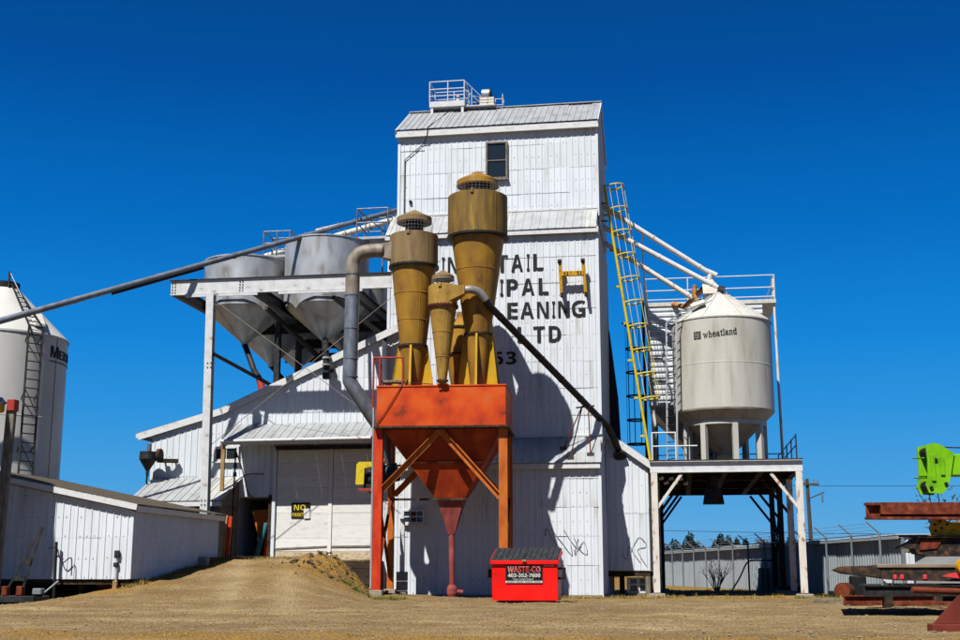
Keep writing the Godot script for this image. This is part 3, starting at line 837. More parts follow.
func build_roof_gear():
	var B = Vector3(-6.08, 19.06, -4.3)
	var t = thing("roof_platform", "small white railed platform on the ridge of the tower roof", "platform", B)
	var mb = MB.new()
	mb.bb(-6.80, -5.36, 19.10, 19.34, -4.9, -3.72, 0.01)
	part(t, "floor_box", mb, "white_steel", B)
	mb = MB.new()
	for x in [-6.7, -5.46]:
		mb.bb(x - 0.05, x + 0.05, 18.62, 19.10, -3.85, -3.75)
		mb.bb(x - 0.05, x + 0.05, 18.5, 19.10, -4.88, -4.78)
	part(t, "leg", mb, "white_steel", B)
	rail_frame(t, [Vector2(-6.79, -3.74), Vector2(-6.05, -3.74), Vector2(-5.38, -3.74)], 19.34, 0.84, [1.0, 0.62, 0.28], 0.026, "white_steel", B)
	rail_frame(t, [Vector2(-6.79, -3.74), Vector2(-6.79, -4.88), Vector2(-6.0, -4.88), Vector2(-5.38, -4.88), Vector2(-5.38, -3.74)], 19.34, 0.84, [1.0, 0.62, 0.28], 0.022, "white_steel", B)
	mb = MB.new()
	mb.bb(-5.72, -5.60, 19.34, 19.60, -3.9, -3.8, 0.01)
	part(t, "control_box", mb, "white_steel", B)
	B = Vector3(-4.5, 19.06, -4.2)
	t = thing("roof_motor", "weathered motor drive with round galvanised drum on the roof ridge", "motor", B)
	mb = MB.new()
	mb.bb(-5.34, -4.15, 19.11, 19.15, -4.45, -3.85, 0.005)
	part(t, "base_plate", mb, "white_steel", B)
	mb = MB.new()
	for y in [19.155, 19.27, 19.39]: mb.bb(-4.80, -4.22, y, y + 0.10, -4.35, -3.95, 0.01)
	part(t, "gearbox", mb, "rusty_white", B)
	mb = MB.new()
	mb.bb(-4.93, -4.80, 19.155, 19.45, -4.3, -4.0, 0.01)
	part(t, "housing", mb, "dark_steel", B)
	mb = MB.new()
	mb.tube(Vector3(-4.72, 19.70, -4.2), Vector3(-4.38, 19.70, -4.2), 0.21, 0.21, 20)
	part(t, "drum", mb, "galvanised", B)
	mb = MB.new()
	mb.tube(Vector3(-4.42, 19.70, -4.2), Vector3(-4.36, 19.70, -4.2), 0.235, 0.235, 20)
	part(t, "drum_rim", mb, "dark_steel", B)
	rail_frame(t, [Vector2(-5.1, -3.9), Vector2(-4.22, -4.4), Vector2(-3.88, -4.4), Vector2(-3.86, -3.9)], 19.10, 0.46, [1.0, 0.45], 0.018, "white_steel", B)
	mb = MB.new()
	mb.tube(Vector3(-5.36, 20.15, -3.75), Vector3(-4.7, 19.5, -3.95), 0.016, 0.016, 5)
	mb.tube(Vector3(-5.36, 19.8, -3.75), Vector3(-4.8, 19.3, -3.95), 0.016, 0.016, 5)
	mb.tube(Vector3(-5.1, 19.15, -3.85), Vector3(-5.1, 19.9, -3.85), 0.018, 0.018, 5)
	part(t, "stair_rail", mb, "white_steel", B)

func build_bracket():
	var B = Vector3(-0.85, 10.5, -0.9)
	var t = thing("wall_bracket", "yellow H-shaped steel bracket bolted high on the lettered tower front", "bracket", B)
	var mb
	for s in [[-1.35, -1.30], [-0.52, -0.44]]:
		mb = MB.new()
		mb.bar(Vector3(s[0], 11.80, -0.55), Vector3(s[1], 10.48, -0.62), 0.11, 0.11, Vector3(0, 0, 1), 0.015)
		part(t, "arm", mb, "bracket_yellow", B)
		mb = MB.new()
		mb.tube(Vector3(s[0] - 0.07, 11.74, -0.50), Vector3(s[0] + 0.07, 11.74, -0.50), 0.08, 0.08, 14)
		part(t, "pulley", mb, "rust_dark", B)
		mb = MB.new()
		mb.bar(Vector3(s[0], 11.35, -0.90), Vector3(s[0], 11.35, -0.55), 0.08, 0.08)
		mb.bar(Vector3(s[1], 10.62, -0.90), Vector3(s[1], 10.62, -0.60), 0.08, 0.08)
		part(t, "standoff", mb, "bracket_yellow", B)
		mb = MB.new()
		mb.box(Vector3(s[1], 10.52, -0.58), Vector3(0.10, 0.16, 0.16), Basis(), 0.02)
		part(t, "end_clamp", mb, "rust_dark", B)
	mb = MB.new()
	mb.bb(-1.29, -0.50, 11.20, 11.38, -0.62, -0.50, 0.012)
	part(t, "crossbar", mb, "bracket_yellow", B)
	mb = MB.new()
	for x in [-1.18, -1.08, -0.70, -0.60]:
		for y in [11.25, 11.33]: mb.tube(Vector3(x, y, -0.50), Vector3(x, y, -0.47), 0.022, 0.022, 6)
	part(t, "bolt", mb, "rust_dark", B)

func build_side_shed():
	var B = Vector3(0.8, 0.88, -5.5)
	var t = thing("side_shed", "white clad lean-to raised on posts against the right of the tower, with scrawled graffiti", "shed", B)
	var slope = func(x): return 5.80 - (x - 0.05) * 0.72
	var mb = MB.new()
	mb.prism([Vector2(0.03, 0.92), Vector2(1.52, 0.92), Vector2(1.52, slope.call(1.52) - 0.12), Vector2(0.03, slope.call(0.03) - 0.12)], -9.0, -2.55)
	part(t, "body", mb, "siding_1", B)
	clad(t, front(-2.53), 0.04, 1.53, 0.90, func(q): return slope.call(q) - 0.10, 2.0, 0.80, SID, B)
	clad(t, right_side(1.53), 2.55, 9.0, 0.90, slope.call(1.53) - 0.14, 2.2, 0.92, SID, B, "siding_panel", 0.23, 0.022, 0.045, false)
	roofing(t, Vector3(1.68, slope.call(1.68) + 0.04, -2.35), Vector3(0, 0, -1), 6.75, Vector3(-1.64, 1.18, 0).normalized(), 2.0, ROOFS, B, "roof_sheet", 0.92, 0.31)
	mb = MB.new()
	mb.bar(Vector3(0.02, slope.call(0.02) - 0.08, -2.36), Vector3(1.70, slope.call(1.70) - 0.08, -2.36), 0.03, 0.22, Vector3.UP, 0.005)
	part(t, "bargeboard", mb, "white_trim", B)
	mb = MB.new()
	mb.bar(Vector3(1.69, slope.call(1.70) - 0.04, -9.0), Vector3(1.69, slope.call(1.70) - 0.04, -2.38), 0.03, 0.18)
	part(t, "fascia", mb, "white_trim", B)
	mb = MB.new()
	mb.bb(0.05, 1.52, 0.70, 0.89, -9.0, -2.56, 0.01)
	part(t, "floor_beam", mb, "dark_wood", B)
	for p in [Vector2(1.44, -2.62), Vector2(1.36, -5.5), Vector2(1.36, -8.5), Vector2(0.25, -8.5)]:
		mb = MB.new()
		mb.tube(Vector3(p.x, -0.3, p.y), Vector3(p.x, 0.70, p.y), 0.115, 0.10, 12)
		part(t, "pile", mb, "weathered_wood", B)
	mb = MB.new()
	for s in [[Vector2(0.86, 1.55), Vector2(1.15, 2.05), Vector2(1.42, 1.75), Vector2(1.10, 1.60), Vector2(1.42, 1.02)], [Vector2(0.55, 1.50), Vector2(0.72, 1.28), Vector2(0.80, 1.75), Vector2(0.98, 1.45), Vector2(1.20, 1.15)]]:
		var pts = []
		for p in s: pts.append(Vector3(p.x, p.y, -2.50))
		mb.smooth_path(pts, 0.010, 4, 6)
	part(t, "graffiti", mb, "graffiti", B)
	# things seen under it
	B = Vector3(1.1, 0, -2.9)
	t = thing("window_unit", "white framed window unit stored under the raised lean-to", "window", B)
	mb = MB.new()
	for x in [0.72, 1.10, 1.46]: mb.bb(x - 0.04, x + 0.04, 0.12, 0.66, -2.92, -2.84)
	for y in [0.15, 0.42, 0.63]: mb.bb(0.76, 1.42, y - 0.03, y + 0.03, -2.91, -2.85)
	part(t, "frame", mb, "white_trim", B)
	mb = MB.new()
	mb.bb(0.7, 1.5, -0.05, 0.12, -3.0, -2.75)
	part(t, "sleeper", mb, "weathered_wood", B)
	for x in [0.91, 1.28]:
		mb = MB.new()
		mb.bb(x - 0.14, x + 0.14, 0.18, 0.60, -2.89, -2.87)
		part(t, "pane", mb, "glass", B)

# ------------------------------------------------------------------ the barn left of the tower
func build_barn():
	var B = Vector3(-12.0, 0.0, -6.0)
	var t = thing("seed_barn", "white metal-clad gabled barn with large plank doors left of the tower", "barn", B)
	var rake = func(x): return (6.65 + (x + 13.57) * 0.4435) if x > -13.57 else (6.65 + (x + 13.57) * 0.276)
	var mb = MB.new()
	# body with the two openings left free
	var zf = -0.10
	mb.prism([Vector2(-16.2, 0.0), Vector2(-12.95, 0.0), Vector2(-12.95, rake.call(-12.95) - 0.25), Vector2(-13.57, rake.call(-13.57) - 0.25), Vector2(-16.2, rake.call(-16.2) - 0.25)], -14.0, zf)
	mb.prism([Vector2(-12.95, 3.45), Vector2(-11.68, 3.45), Vector2(-11.68, rake.call(-11.68) - 0.25), Vector2(-12.95, rake.call(-12.95) - 0.25)], -14.0, zf)
	mb.prism([Vector2(-11.68, 0.0), Vector2(-11.46, 0.0), Vector2(-11.46, rake.call(-11.46) - 0.25), Vector2(-11.68, rake.call(-11.68) - 0.25)], -14.0, zf)
	mb.prism([Vector2(-11.46, 5.22), Vector2(-7.70, 5.22), Vector2(-7.70, rake.call(-7.7) - 0.25), Vector2(-11.46, rake.call(-11.46) - 0.25)], -14.0, zf)
	mb.bb(-12.95, -11.68, 0.0, 1.24, -14.0, zf - 0.02)
	part(t, "wall", mb, "siding_1", B)
	var tp = func(q): return rake.call(q) - 0.24
	clad(t, front(-0.08), -16.20, -12.97, 1.20, tp, 1.50, 0.92, SID, B)
	clad(t, front(-0.08), -12.97, -11.70, 3.47, tp, 1.40, 0.92, SID, B)
	clad(t, front(-0.08), -11.70, -7.70, 5.24, tp, 1.20, 0.92, SID, B)
	clad(t, left_side(-16.21), -14.0, -0.1, 1.2, 5.6, 2.2, 0.92, SID, B, "siding_panel", 0.23, 0.022, 0.045, false)
	# small room behind the dark doorway
	mb = MB.new()
	mb.bb(-12.95, -11.68, 1.24, 3.45, -4.0, -3.9)
	mb.bb(-13.05, -12.95, 1.24, 3.45, -4.0, -0.12)
	mb.bb(-11.68, -11.58, 1.24, 3.45, -4.0, -0.12)
	part(t, "passage_lining", mb, "weathered_wood", B)
	for x in [[-13.02, -12.88], [-11.72, -11.60]]:
		mb = MB.new()
		mb.bb(x[0], x[1], 1.20, 3.52, -0.10, -0.02, 0.006)
		part(t, "door_jamb", mb, "dark_wood", B)
	mb = MB.new()
	mb.bb(-11.58, -11.46, 1.20, 5.20, -0.10, 0.03, 0.008)
	part(t, "door_post", mb, "siding_0", B)
	# pair of plank doors
	for leaf in [[-11.44, -9.56], [-9.40, -7.72]]:
		var d = Node3D.new()
		d.name = "plank_door"
		t.add_child(d, true)
		var y = 1.26
		var k = 0
		while y < 5.1:
			var h = 0.30 if k == 0 else 0.44
			h = min(h, 5.16 - y)
			mb = MB.new()
			mb.bb(leaf[0], leaf[1], y + 0.0015, y + h - 0.0015, -0.14, -0.075 + rng.randf_range(-0.006, 0.008), 0.005)
			part(d, "plank", mb, "door_kick" if k == 0 else ["door_0", "door_1", "door_2"][rng.randi() % 3], B)
			y += h
			k += 1
		mb = MB.new()
		mb.bar(Vector3(leaf[0], 1.58 + (0.06 if leaf[0] < -10 else 0.14), -0.055), Vector3(leaf[1], 1.58 + (0.14 if leaf[0] < -10 else 0.15), -0.055), 0.02, 0.055)
		part(d, "grey_strip", mb, "weathered_wood", B)  # thin grey strip across the leaf above the kick plank
	mb = MB.new()
	mb.bb(-9.55, -9.41, 1.22, 5.2, -0.13, -0.03, 0.01)
	part(t, "centre_stile", mb, "door_0", B)
	mb = MB.new()
	mb.bb(-11.5, -7.7, 5.10, 5.24, -0.10, 0.06, 0.01)
	part(t, "door_track", mb, "dark_steel", B)
	window(t, -13.80, -12.86, 4.72, 5.26, 0.0, "white_trim", 2, 1, B, 0.08)
	# roofs
	var rf = Node3D.new()
	rf.name = "roof"
	t.add_child(rf, true)
	# sheets run up the slope; the eave direction runs along the barn
	roofing(rf, Vector3(-13.65, rake.call(-13.57) - 0.035, -14.1), Vector3(0, 0, 1), 14.17, Vector3(6.62, 2.936, 0).normalized(), 7.24, ROOFS, B, "roof_sheet", 0.96, 0.31)
	roofing(rf, Vector3(-16.75, rake.call(-16.75), -14.1), Vector3(0, 0, 1), 14.17, Vector3(3.1, 0.856, 0).normalized(), 3.24, ROOFS, B, "roof_sheet", 0.96, 0.31)
	for s in [[-13.60, -7.05], [-16.70, -13.52]]:
		mb = MB.new()
		mb.bar(Vector3(s[0], rake.call(s[0]) - 0.14, 0.06), Vector3(s[1], rake.call(s[1]) - 0.14, 0.06), 0.03, 0.24, Vector3.UP, 0.005)
		part(rf, "bargeboard", mb, "white_trim", B)
	mb = MB.new()
	mb.bb(-16.78, -16.72, rake.call(-16.75) - 0.17, rake.call(-16.75) - 0.01, -14.1, 0.04)
	part(rf, "eave_fascia", mb, "white_trim", B)
	# canopy over the doors
	var cn = Node3D.new()
	cn.name = "canopy"
	t.add_child(cn, true)
	var lo = Vector3(-13.0, 5.36, 1.32)
	var hi = Vector3(-13.0, 6.04, -0.06)
	roofing(cn, lo, Vector3(1, 0, 0), 5.30, (hi - lo).normalized(), (hi - lo).length(), ROOFS, B, "roof_sheet", 0.92, 0.31)
	mb = MB.new()
	mb.bb(-13.02, -7.70, 5.18, 5.35, 1.27, 1.31, 0.006)
	part(cn, "fascia", mb, "white_trim", B)
	mb = MB.new()
	mb.tube(Vector3(-13.05, 5.30, 1.37), Vector3(-7.70, 5.33, 1.37), 0.055, 0.055, 8)
	part(cn, "gutter", mb, "white_trim", B)
	for k in 7:
		mb = MB.new()
		var x = -12.9 + k * 0.86
		mb.bar(Vector3(x, 5.98, -0.06), Vector3(x, 5.29, 1.26), 0.05, 0.10)
		part(cn, "rafter", mb, "dark_wood", B)
	# what shows inside the doorway
	B = Vector3(-12.2, 1.25, -0.7)
	t = thing("red_hopper_cart", "orange-red tapered machine chute standing in the dark barn doorway", "machine", B)
	mb = MB.new()
	mb.prism([Vector2(-12.45, 3.0), Vector2(-11.80, 3.05), Vector2(-11.95, 2.1), Vector2(-12.20, 2.05)], -0.75, -0.45)
	part(t, "chute", mb, "leg_orange", B)
	mb = MB.new()
	mb.prism([Vector2(-11.95, 2.1), Vector2(-11.72, 2.3), Vector2(-11.70, 1.22), Vector2(-12.02, 1.22)], -0.74, -0.5)
	part(t, "boot", mb, "leg_red", B)
	mb = MB.new()
	mb.bb(-12.25, -12.17, 1.22, 2.1, -0.65, -0.55)
	part(t, "stand", mb, "dark_steel", B)
	B = Vector3(-12.2, 1.25, -0.3)
	t = thing("teal_pipe", "teal pipe leaning against the orange machine in the barn doorway", "pipe", B)
	mb = MB.new()
	mb.tube(Vector3(-12.25, 1.23, -0.30), Vector3(-11.88, 2.55, -0.38), 0.10, 0.10, 12)
	part(t, "tube", mb, "teal", B)

func build_no_parking():
	var B = Vector3(-10.53, 2.71, -0.04)
	var t = thing("warning_sign", "black and yellow NO PARKING sign on the left plank door", "sign", B)
	var mb = MB.new()
	mb.bb(-10.88, -10.20, 2.71, 3.24, -0.062, -0.044)
	part(t, "plate", mb, "sign_black", B)
	lettering(t, "NO", Vector3(-10.78, 2.98, -0.045) - B, 0.42, 0.19, "sign_yellow", 0.01)
	lettering(t, "PARKING", Vector3(-10.84, 2.76, -0.045) - B, 0.58, 0.13, "sign_yellow", 0.01)
	mb = MB.new()
	mb.box(Vector3(-10.31, 2.86, -0.036), Vector3(0.22, 0.34, 0.006), Basis(Vector3(0, 0, 1), 0.05))
	var o = part(t, "notice_paper", mb, "sign_white", B)
	o.set_meta("label", "white paper notice stuck over the corner of the sign")

func build_wall_cyclone():
	var B = Vector3(-16.05, 4.3, 0.6)
	var t = thing("dust_fan", "small grey fan and funnel hung at the far left corner of the barn", "fan", B)
	var mb = MB.new()
	mb.lathe([Vector2(0.0, 5.06), Vector2(0.30, 5.05), Vector2(0.31, 4.78), Vector2(0.06, 4.38), Vector2(0.05, 4.2)], Vector3(-16.02, 0, 0.6), 24)
	part(t, "funnel", mb, "dark_steel", B)
	mb = MB.new()
	mb.tube(Vector3(-16.0, 5.05, 0.6), Vector3(-16.0, 5.32, 0.6), 0.085, 0.085, 12)
	part(t, "vent", mb, "duct_steel", B)
	mb = MB.new()
	mb.tube(Vector3(-15.72, 4.93, 0.45), Vector3(-15.60, 4.93, 0.45), 0.24, 0.24, 18)
	part(t, "fan_housing", mb, "rust_dark", B)
	mb = MB.new()
	mb.bar(Vector3(-15.75, 4.75, 0.45), Vector3(-15.1, 4.75, 0.1), 0.16, 0.14)
	part(t, "outlet", mb, "dark_wood", B)
	mb = MB.new()
	mb.path([Vector3(-16.02, 4.25, 0.6), Vector3(-16.06, 4.0, 0.55), Vector3(-16.04, 3.75, 0.4)], 0.035, 6)
	part(t, "drop_pipe", mb, "dark_steel", B)
	mb = MB.new()
	mb.bar(Vector3(-15.66, 4.75, 0.6), Vector3(-15.66, 4.75, -0.1), 0.06, 0.06)
	mb.bar(Vector3(-15.25, 4.72, 0.3), Vector3(-15.25, 4.72, -0.1), 0.06, 0.06)
	part(t, "wall_arm", mb, "dark_steel", B)

func build_annex():
	var B = Vector3(-14.4, 0.6, 0.9)
	var t = thing("entry_annex", "low grey-roofed annex against the barn's left front", "annex", B)
	var mb = MB.new()
	mb.prism([Vector2(0.06, 0.5), Vector2(-1.75, 0.5), Vector2(-1.75, 3.18), Vector2(0.06, 4.02)], -16.0, -12.86, Transform3D(Basis(Vector3(0, 0, -1), Vector3.UP, Vector3(1, 0, 0)), Vector3(0, 0, 0)))
	part(t, "wall", mb, "weathered_wood", B)
	# upright boards on the end that shows
	for k in 8:
		mb = MB.new()
		var z = 1.72 - k * 0.215
		mb.bb(-12.862, -12.835 + rng.randf_range(0, 0.01), 1.0, 3.05, z - 0.205, z, 0.004)
		part(t, "board", mb, "weathered_wood", B)
	mb = MB.new()
	mb.prism([Vector2(0.04, 3.08), Vector2(-1.85, 3.08), Vector2(-1.85, 3.16), Vector2(0.04, 4.02)], -12.86, -12.82, Transform3D(Basis(Vector3(0, 0, -1), Vector3.UP, Vector3(1, 0, 0)), Vector3(0, 0, 0)))
	part(t, "gable_board", mb, "weathered_wood", B)
	var lo = Vector3(-16.1, 3.22, 1.95)
	var hi = Vector3(-16.1, 4.16, -0.06)
	roofing(t, lo, Vector3(1, 0, 0), 3.38, (hi - lo).normalized(), (hi - lo).length(), ["roof_1", "roof_0", "roof_pale"], B, "roof_sheet", 0.86, 0.29)
	mb = MB.new()
	mb.bb(-16.1, -12.74, 3.04, 3.20, 1.90, 1.93, 0.005)
	part(t, "fascia", mb, "white_trim", B)
	# service mast and bits beside it
	B = Vector3(-12.72, 1.2, 1.0)
	t = thing("service_mast", "thin electric service mast with insulators beside the annex end wall", "mast", B)
	mb = MB.new()
	mb.tube(Vector3(-12.66, 1.2, 1.05), Vector3(-12.62, 5.1, 1.0), 0.03, 0.03, 6)
	part(t, "conduit", mb, "dark_steel", B)
	mb = MB.new()
	for y in [4.1, 4.4, 4.75]: mb.tube(Vector3(-12.60, y, 1.06), Vector3(-12.60, y + 0.16, 1.06), 0.07, 0.05, 10)
	part(t, "insulator", mb, "dark_steel", B)
	mb = MB.new()
	mb.smooth_path([Vector3(-12.62, 5.0, 1.0), Vector3(-12.45, 4.3, 0.7), Vector3(-12.38, 3.6, 0.3), Vector3(-12.3, 3.45, 0.0)], 0.02, 5, 5)
	mb.smooth_path([Vector3(-12.62, 3.9, 1.05), Vector3(-12.3, 4.2, 0.6), Vector3(-11.9, 4.25, 0.0)], 0.018, 5, 5)
	part(t, "cable", mb, "black_paint", B)
	B = Vector3(-13.1, 3.7, 0.9)
	t = thing("timber_prop", "raw yellowish timber prop under the canopy corner beside the annex", "prop", B)
	mb = MB.new()
	mb.bar(Vector3(-13.02, 3.62, 1.15), Vector3(-13.0, 5.24, 1.22), 0.13, 0.08)
	part(t, "timber", mb, "raw_wood", B)
	B = Vector3(-11.7, 1.0, 3.7)
	t = thing("leaning_plank", "red painted board leaning behind the long shed's back corner", "board", B)
	mb = MB.new()
	mb.bar(Vector3(-11.85, 1.15, 3.6), Vector3(-11.78, 2.62, 3.6), 0.14, 0.05, Vector3(0, 0, 1))
	part(t, "board", mb, "leg_red", B)
	mb = MB.new()
	mb.bar(Vector3(-11.97, 1.15, 3.66), Vector3(-11.86, 2.66, 3.66), 0.05, 0.05, Vector3(0, 0, 1))
	part(t, "batten", mb, "raw_wood", B)
	# timber kerb beside the door and the retaining wall of the ramp
	B = Vector3(-11.75, 1.0, 3.0)
	t = thing("timber_kerb", "long timber kerb with a concrete end block between the shed and the ramp", "kerb", B)
	mb = MB.new()
	mb.bar(Vector3(-11.82, 1.12, 5.5), Vector3(-11.66, 1.22, 0.5), 0.20, 0.34, Vector3.UP, 0.02)
	part(t, "beam", mb, "dark_wood", B)
	mb = MB.new()
	mb.bb(-11.96, -11.68, 0.5, 1.30, 5.5, 5.78, 0.03)
	part(t, "end_block", mb, "concrete", B)
	B = Vector3(-8.3, 0.1, 1.35)
	t = thing("retaining_wall", "dark timber retaining wall with a concrete end post beside the ramp", "wall", B)
	for k in 5:
		mb = MB.new()
		mb.bb(-8.88, -7.55, -0.10 + k * 0.265, 0.16 + k * 0.265, 1.30, 1.42 + rng.randf_range(0, 0.02), 0.012)
		part(t, "timber", mb, "dark_wood", B)
		mb = MB.new()
		mb.bb(-7.60, -7.50, -0.10 + k * 0.265, 0.16 + k * 0.265, 0.04, 1.295, 0.012)
		part(t, "timber", mb, "dark_wood", B)
	mb = MB.new()
	mb.bb(-9.06, -8.88, 0.2, 1.27, 1.28, 1.46, 0.02)
	part(t, "end_post", mb, "concrete", B)

# ------------------------------------------------------------------ overhead bins on their steel frame
func make_bin(top_y, label):
	var t = thing("hopper_bin", label, "bin", Vector3(), "galvanised hopper bins on the steel platform")
	var r = 1.58
	var mb = MB.new()
	mb.lathe([Vector2(r, 10.65), Vector2(r, top_y - 0.05), Vector2(r + 0.03, top_y - 0.05), Vector2(r + 0.03, top_y), Vector2(r - 0.02, top_y)])
	part(t, "drum", mb, "galvanised")
	mb = MB.new()
	mb.lathe([Vector2(r - 0.02, top_y - 0.02), Vector2(0.3, top_y + 0.35), Vector2(0.0, top_y + 0.37)], Vector3(), 32)
	part(t, "lid", mb, "galvanised")
	mb = MB.new()
	mb.lathe([Vector2(0.12, 9.15), Vector2(0.14, 9.30), Vector2(r - 0.06, 10.50), Vector2(r - 0.06, 10.7)])
	part(t, "cone", mb, "galvanised")
	# supporting skirt with arched openings
	mb = MB.new()
	var seg = 64
	for i in seg:
		var t0 = TAU * i / seg
		var t1 = TAU * (i + 1) / seg
		var y0 = 10.26 + 0.44 * pow(abs(sin(t0 * 2.0)), 0.6)
		var y1 = 10.26 + 0.44 * pow(abs(sin(t1 * 2.0)), 0.6)
		var d0 = Vector3(cos(t0 + PI / 4), 0, sin(t0 + PI / 4))
		var d1 = Vector3(cos(t1 + PI / 4), 0, sin(t1 + PI / 4))
		var rr = r + 0.004
		mb.tn(d1 * rr + Vector3.UP * y1, d0 * rr + Vector3.UP * y0, d0 * rr + Vector3.UP * 10.74, d1, d0, d0)
		mb.tn(d1 * rr + Vector3.UP * y1, d0 * rr + Vector3.UP * 10.74, d1 * rr + Vector3.UP * 10.74, d1, d0, d1)
	part(t, "skirt", mb, "galvanised")
	mb = MB.new()
	for k in 4:
		var a = TAU * k / 4 + 0.5
		mb.bar(Vector3(cos(a) * 1.50, 10.48, sin(a) * 1.50), Vector3(cos(a) * 0.16, 9.32, sin(a) * 0.16), 0.03, 0.025)
	part(t, "cone_seam", mb, "galvanised")
	return t

func build_bins():
	var B = Vector3(-10.5, 0, -1.2)
	var t = thing("bin_platform", "white steel frame platform carrying the grey hopper bins", "platform", B)
	var mb = MB.new()
	mb.ibeam(Vector3(-14.66, 10.54, 2.50), Vector3(-6.80, 10.54, 2.50), 0.50, 0.10, 0.03)
	part(t, "front_beam", mb, "white_steel", B)
	mb = MB.new()
	mb.bb(-14.70, -6.78, 10.795, 10.83, 2.44, 2.58)
	part(t, "beam_cap", mb, "dark_steel", B)
	# bolted splice plates
	for x in [-14.55, -12.10]:
		mb = MB.new()
		for i in 4:
			for s in [-0.05, 0.05]: mb.tube(Vector3(x + s, 10.38 + i * 0.105, 2.515), Vector3(x + s, 10.38 + i * 0.105, 2.545), 0.022, 0.022, 6)
		part(t, "bolts", mb, "dark_steel", B)
	for s in [[-14.1, -13.1], [-12.9, -11.5], [-10.75, -7.8]]:
		mb = MB.new()
		mb.bb(s[0], s[1], 10.20, 10.285, 2.50, 2.55)
		part(t, "lower_flange", mb, "white_steel", B)
	for x in [-14.58, -11.75, -8.4]:
		mb = MB.new()
		mb.ibeam(Vector3(x, 10.50, 2.42), Vector3(x, 10.50, -9.8), 0.40, 0.2, 0.03)
		part(t, "cross_beam", mb, "dark_steel", B)
	for z in [-3.15, -6.45, -9.7]:
		mb = MB.new()
		mb.ibeam(Vector3(-14.4, 10.10, z), Vector3(-7.75, 10.10, z), 0.38, 0.2, 0.03)
		part(t, "cross_beam", mb, "dark_steel", B)
	# posts
	mb = MB.new()
	mb.ibeam(Vector3(-13.04, 0.2, 2.50), Vector3(-13.18, 10.28, 2.50), 0.28, 0.26, 0.025, Vector3(0, 0, 1))
	part(t, "post", mb, "white_steel", B)
	mb = MB.new()
	for y in [3.05, 3.2, 7.7, 7.85]:
		for s in [-0.06, 0.06]: mb.tube(Vector3(-13.09 + s, y, 2.63), Vector3(-13.09 + s, y, 2.665), 0.022, 0.022, 6)
	part(t, "bolts", mb, "dark_steel", B)
	for p in [[-11.72, -0.5, 7.25], [-11.75, -3.15, 7.25], [-11.75, -6.45, 7.25], [-8.4, -3.15, 8.7], [-8.4, -6.45, 8.7], [-11.75, -9.7, 7.25]]:
		mb = MB.new()
		mb.ibeam(Vector3(p[0], p[2], p[1]), Vector3(p[0], 9.8, p[1]), 0.2, 0.2, 0.025, Vector3(0, 0, 1))
		part(t, "post", mb, "dark_steel", B)
	mb = MB.new()
	mb.tube(Vector3(-13.0, 8.18, 2.45), Vector3(-11.70, 7.40, -0.3), 0.07, 0.07, 8)
	part(t, "brace", mb, "dark_steel", B)
	mb = MB.new()
	mb.bar(Vector3(-11.9, 10.2, 0.4), Vector3(-10.3, 8.35, -3.5), 0.14, 0.14)
	part(t, "brace", mb, "dark_steel", B)
	mb = MB.new()
	mb.bar(Vector3(-8.9, 10.1, 2.2), Vector3(-7.8, 9.25, -1.4), 0.12, 0.12)
	part(t, "brace", mb, "dark_steel", B)
	for s in [[Vector3(-13.1, 10.1, 2.45), Vector3(-7.75, 6.15, 2.3)], [Vector3(-6.82, 9.95, 2.45), Vector3(-13.0, 5.05, 2.45)]]:
		mb = MB.new()
		mb.tube(s[0], s[1], 0.012, 0.012, 5)
		part(t, "tie_rod", mb, "duct_tan", B)
	# the bins
	var front_l = make_bin(12.36, "front left of the grey hopper bins, nearest the platform post")
	front_l.transform = FR * Transform3D(Basis(), Vector3(-13.35, 0, -1.50))
	var front_r = make_bin(12.98, "taller front right grey hopper bin with brown stains, beside the tan duct")
	front_r.transform = FR * Transform3D(Basis(Vector3.UP, 0.3), Vector3(-10.22, 0, -1.50))
	copy_of(front_l, "second grey hopper bin in the left row, behind the front one", Vector3(-13.40, -0.25, -4.80), null, 25)
	copy_of(front_l, "third grey hopper bin in the left row, farthest back", Vector3(-13.35, 0.10, -8.10), null, 50)
	copy_of(front_l, "dark hopper bin behind the tall front right bin", Vector3(-10.2, 0.0, -4.80), null, 10)
	copy_of(front_l, "dark hopper bin farthest back in the right row", Vector3(-10.2, 0.0, -8.10), null, 70)
	# spouts under the bins
	B = Vector3(-12.3, 7.3, 0.3)
	t = thing("bin_spout", "dark sloping spout with a red elbow under the front left bin", "pipe", B)
	mb = MB.new()
	mb.path([Vector3(-13.35, 9.25, -1.5), Vector3(-12.75, 8.15, -0.95), Vector3(-12.30, 7.70, -0.35)], 0.11, 12)
	part(t, "pipe", mb, "dark_steel", B)
	mb = MB.new()
	mb.path([Vector3(-12.32, 7.72, -0.36), Vector3(-12.18, 7.30, -0.30)], 0.135, 12)
	part(t, "elbow", mb, "rail_red", B)
	B = Vector3(-9.6, 7.55, 0.36)
	t = thing("bin_spout", "short upright spout with clamps under the tall front right bin", "pipe", B)
	mb = MB.new()
	mb.path([Vector3(-10.22, 9.30, -1.5), Vector3(-9.78, 8.80, 0.0), Vector3(-9.65, 8.50, 0.36), Vector3(-9.60, 7.72, 0.36)], 0.12, 12)
	part(t, "pipe", mb, "dark_steel", B)
	mb = MB.new()
	for y in [8.35, 8.1, 7.85]: mb.tube(Vector3(-9.62, y, 0.36), Vector3(-9.62, y - 0.07, 0.36), 0.155, 0.155, 12)
	part(t, "clamp", mb, "galvanised", B)
	mb = MB.new()
	mb.bb(-9.73, -9.47, 7.55, 7.80, 0.24, 0.48, 0.02)
	part(t, "gate", mb, "dark_steel", B)
	mb = MB.new()
	mb.bb(-9.46, -9.33, 7.78, 8.05, 0.28, 0.42, 0.01)
	part(t, "gate_motor", mb, "dark_steel", B)
	B = Vector3(-12.2, 7.6, -2.3)
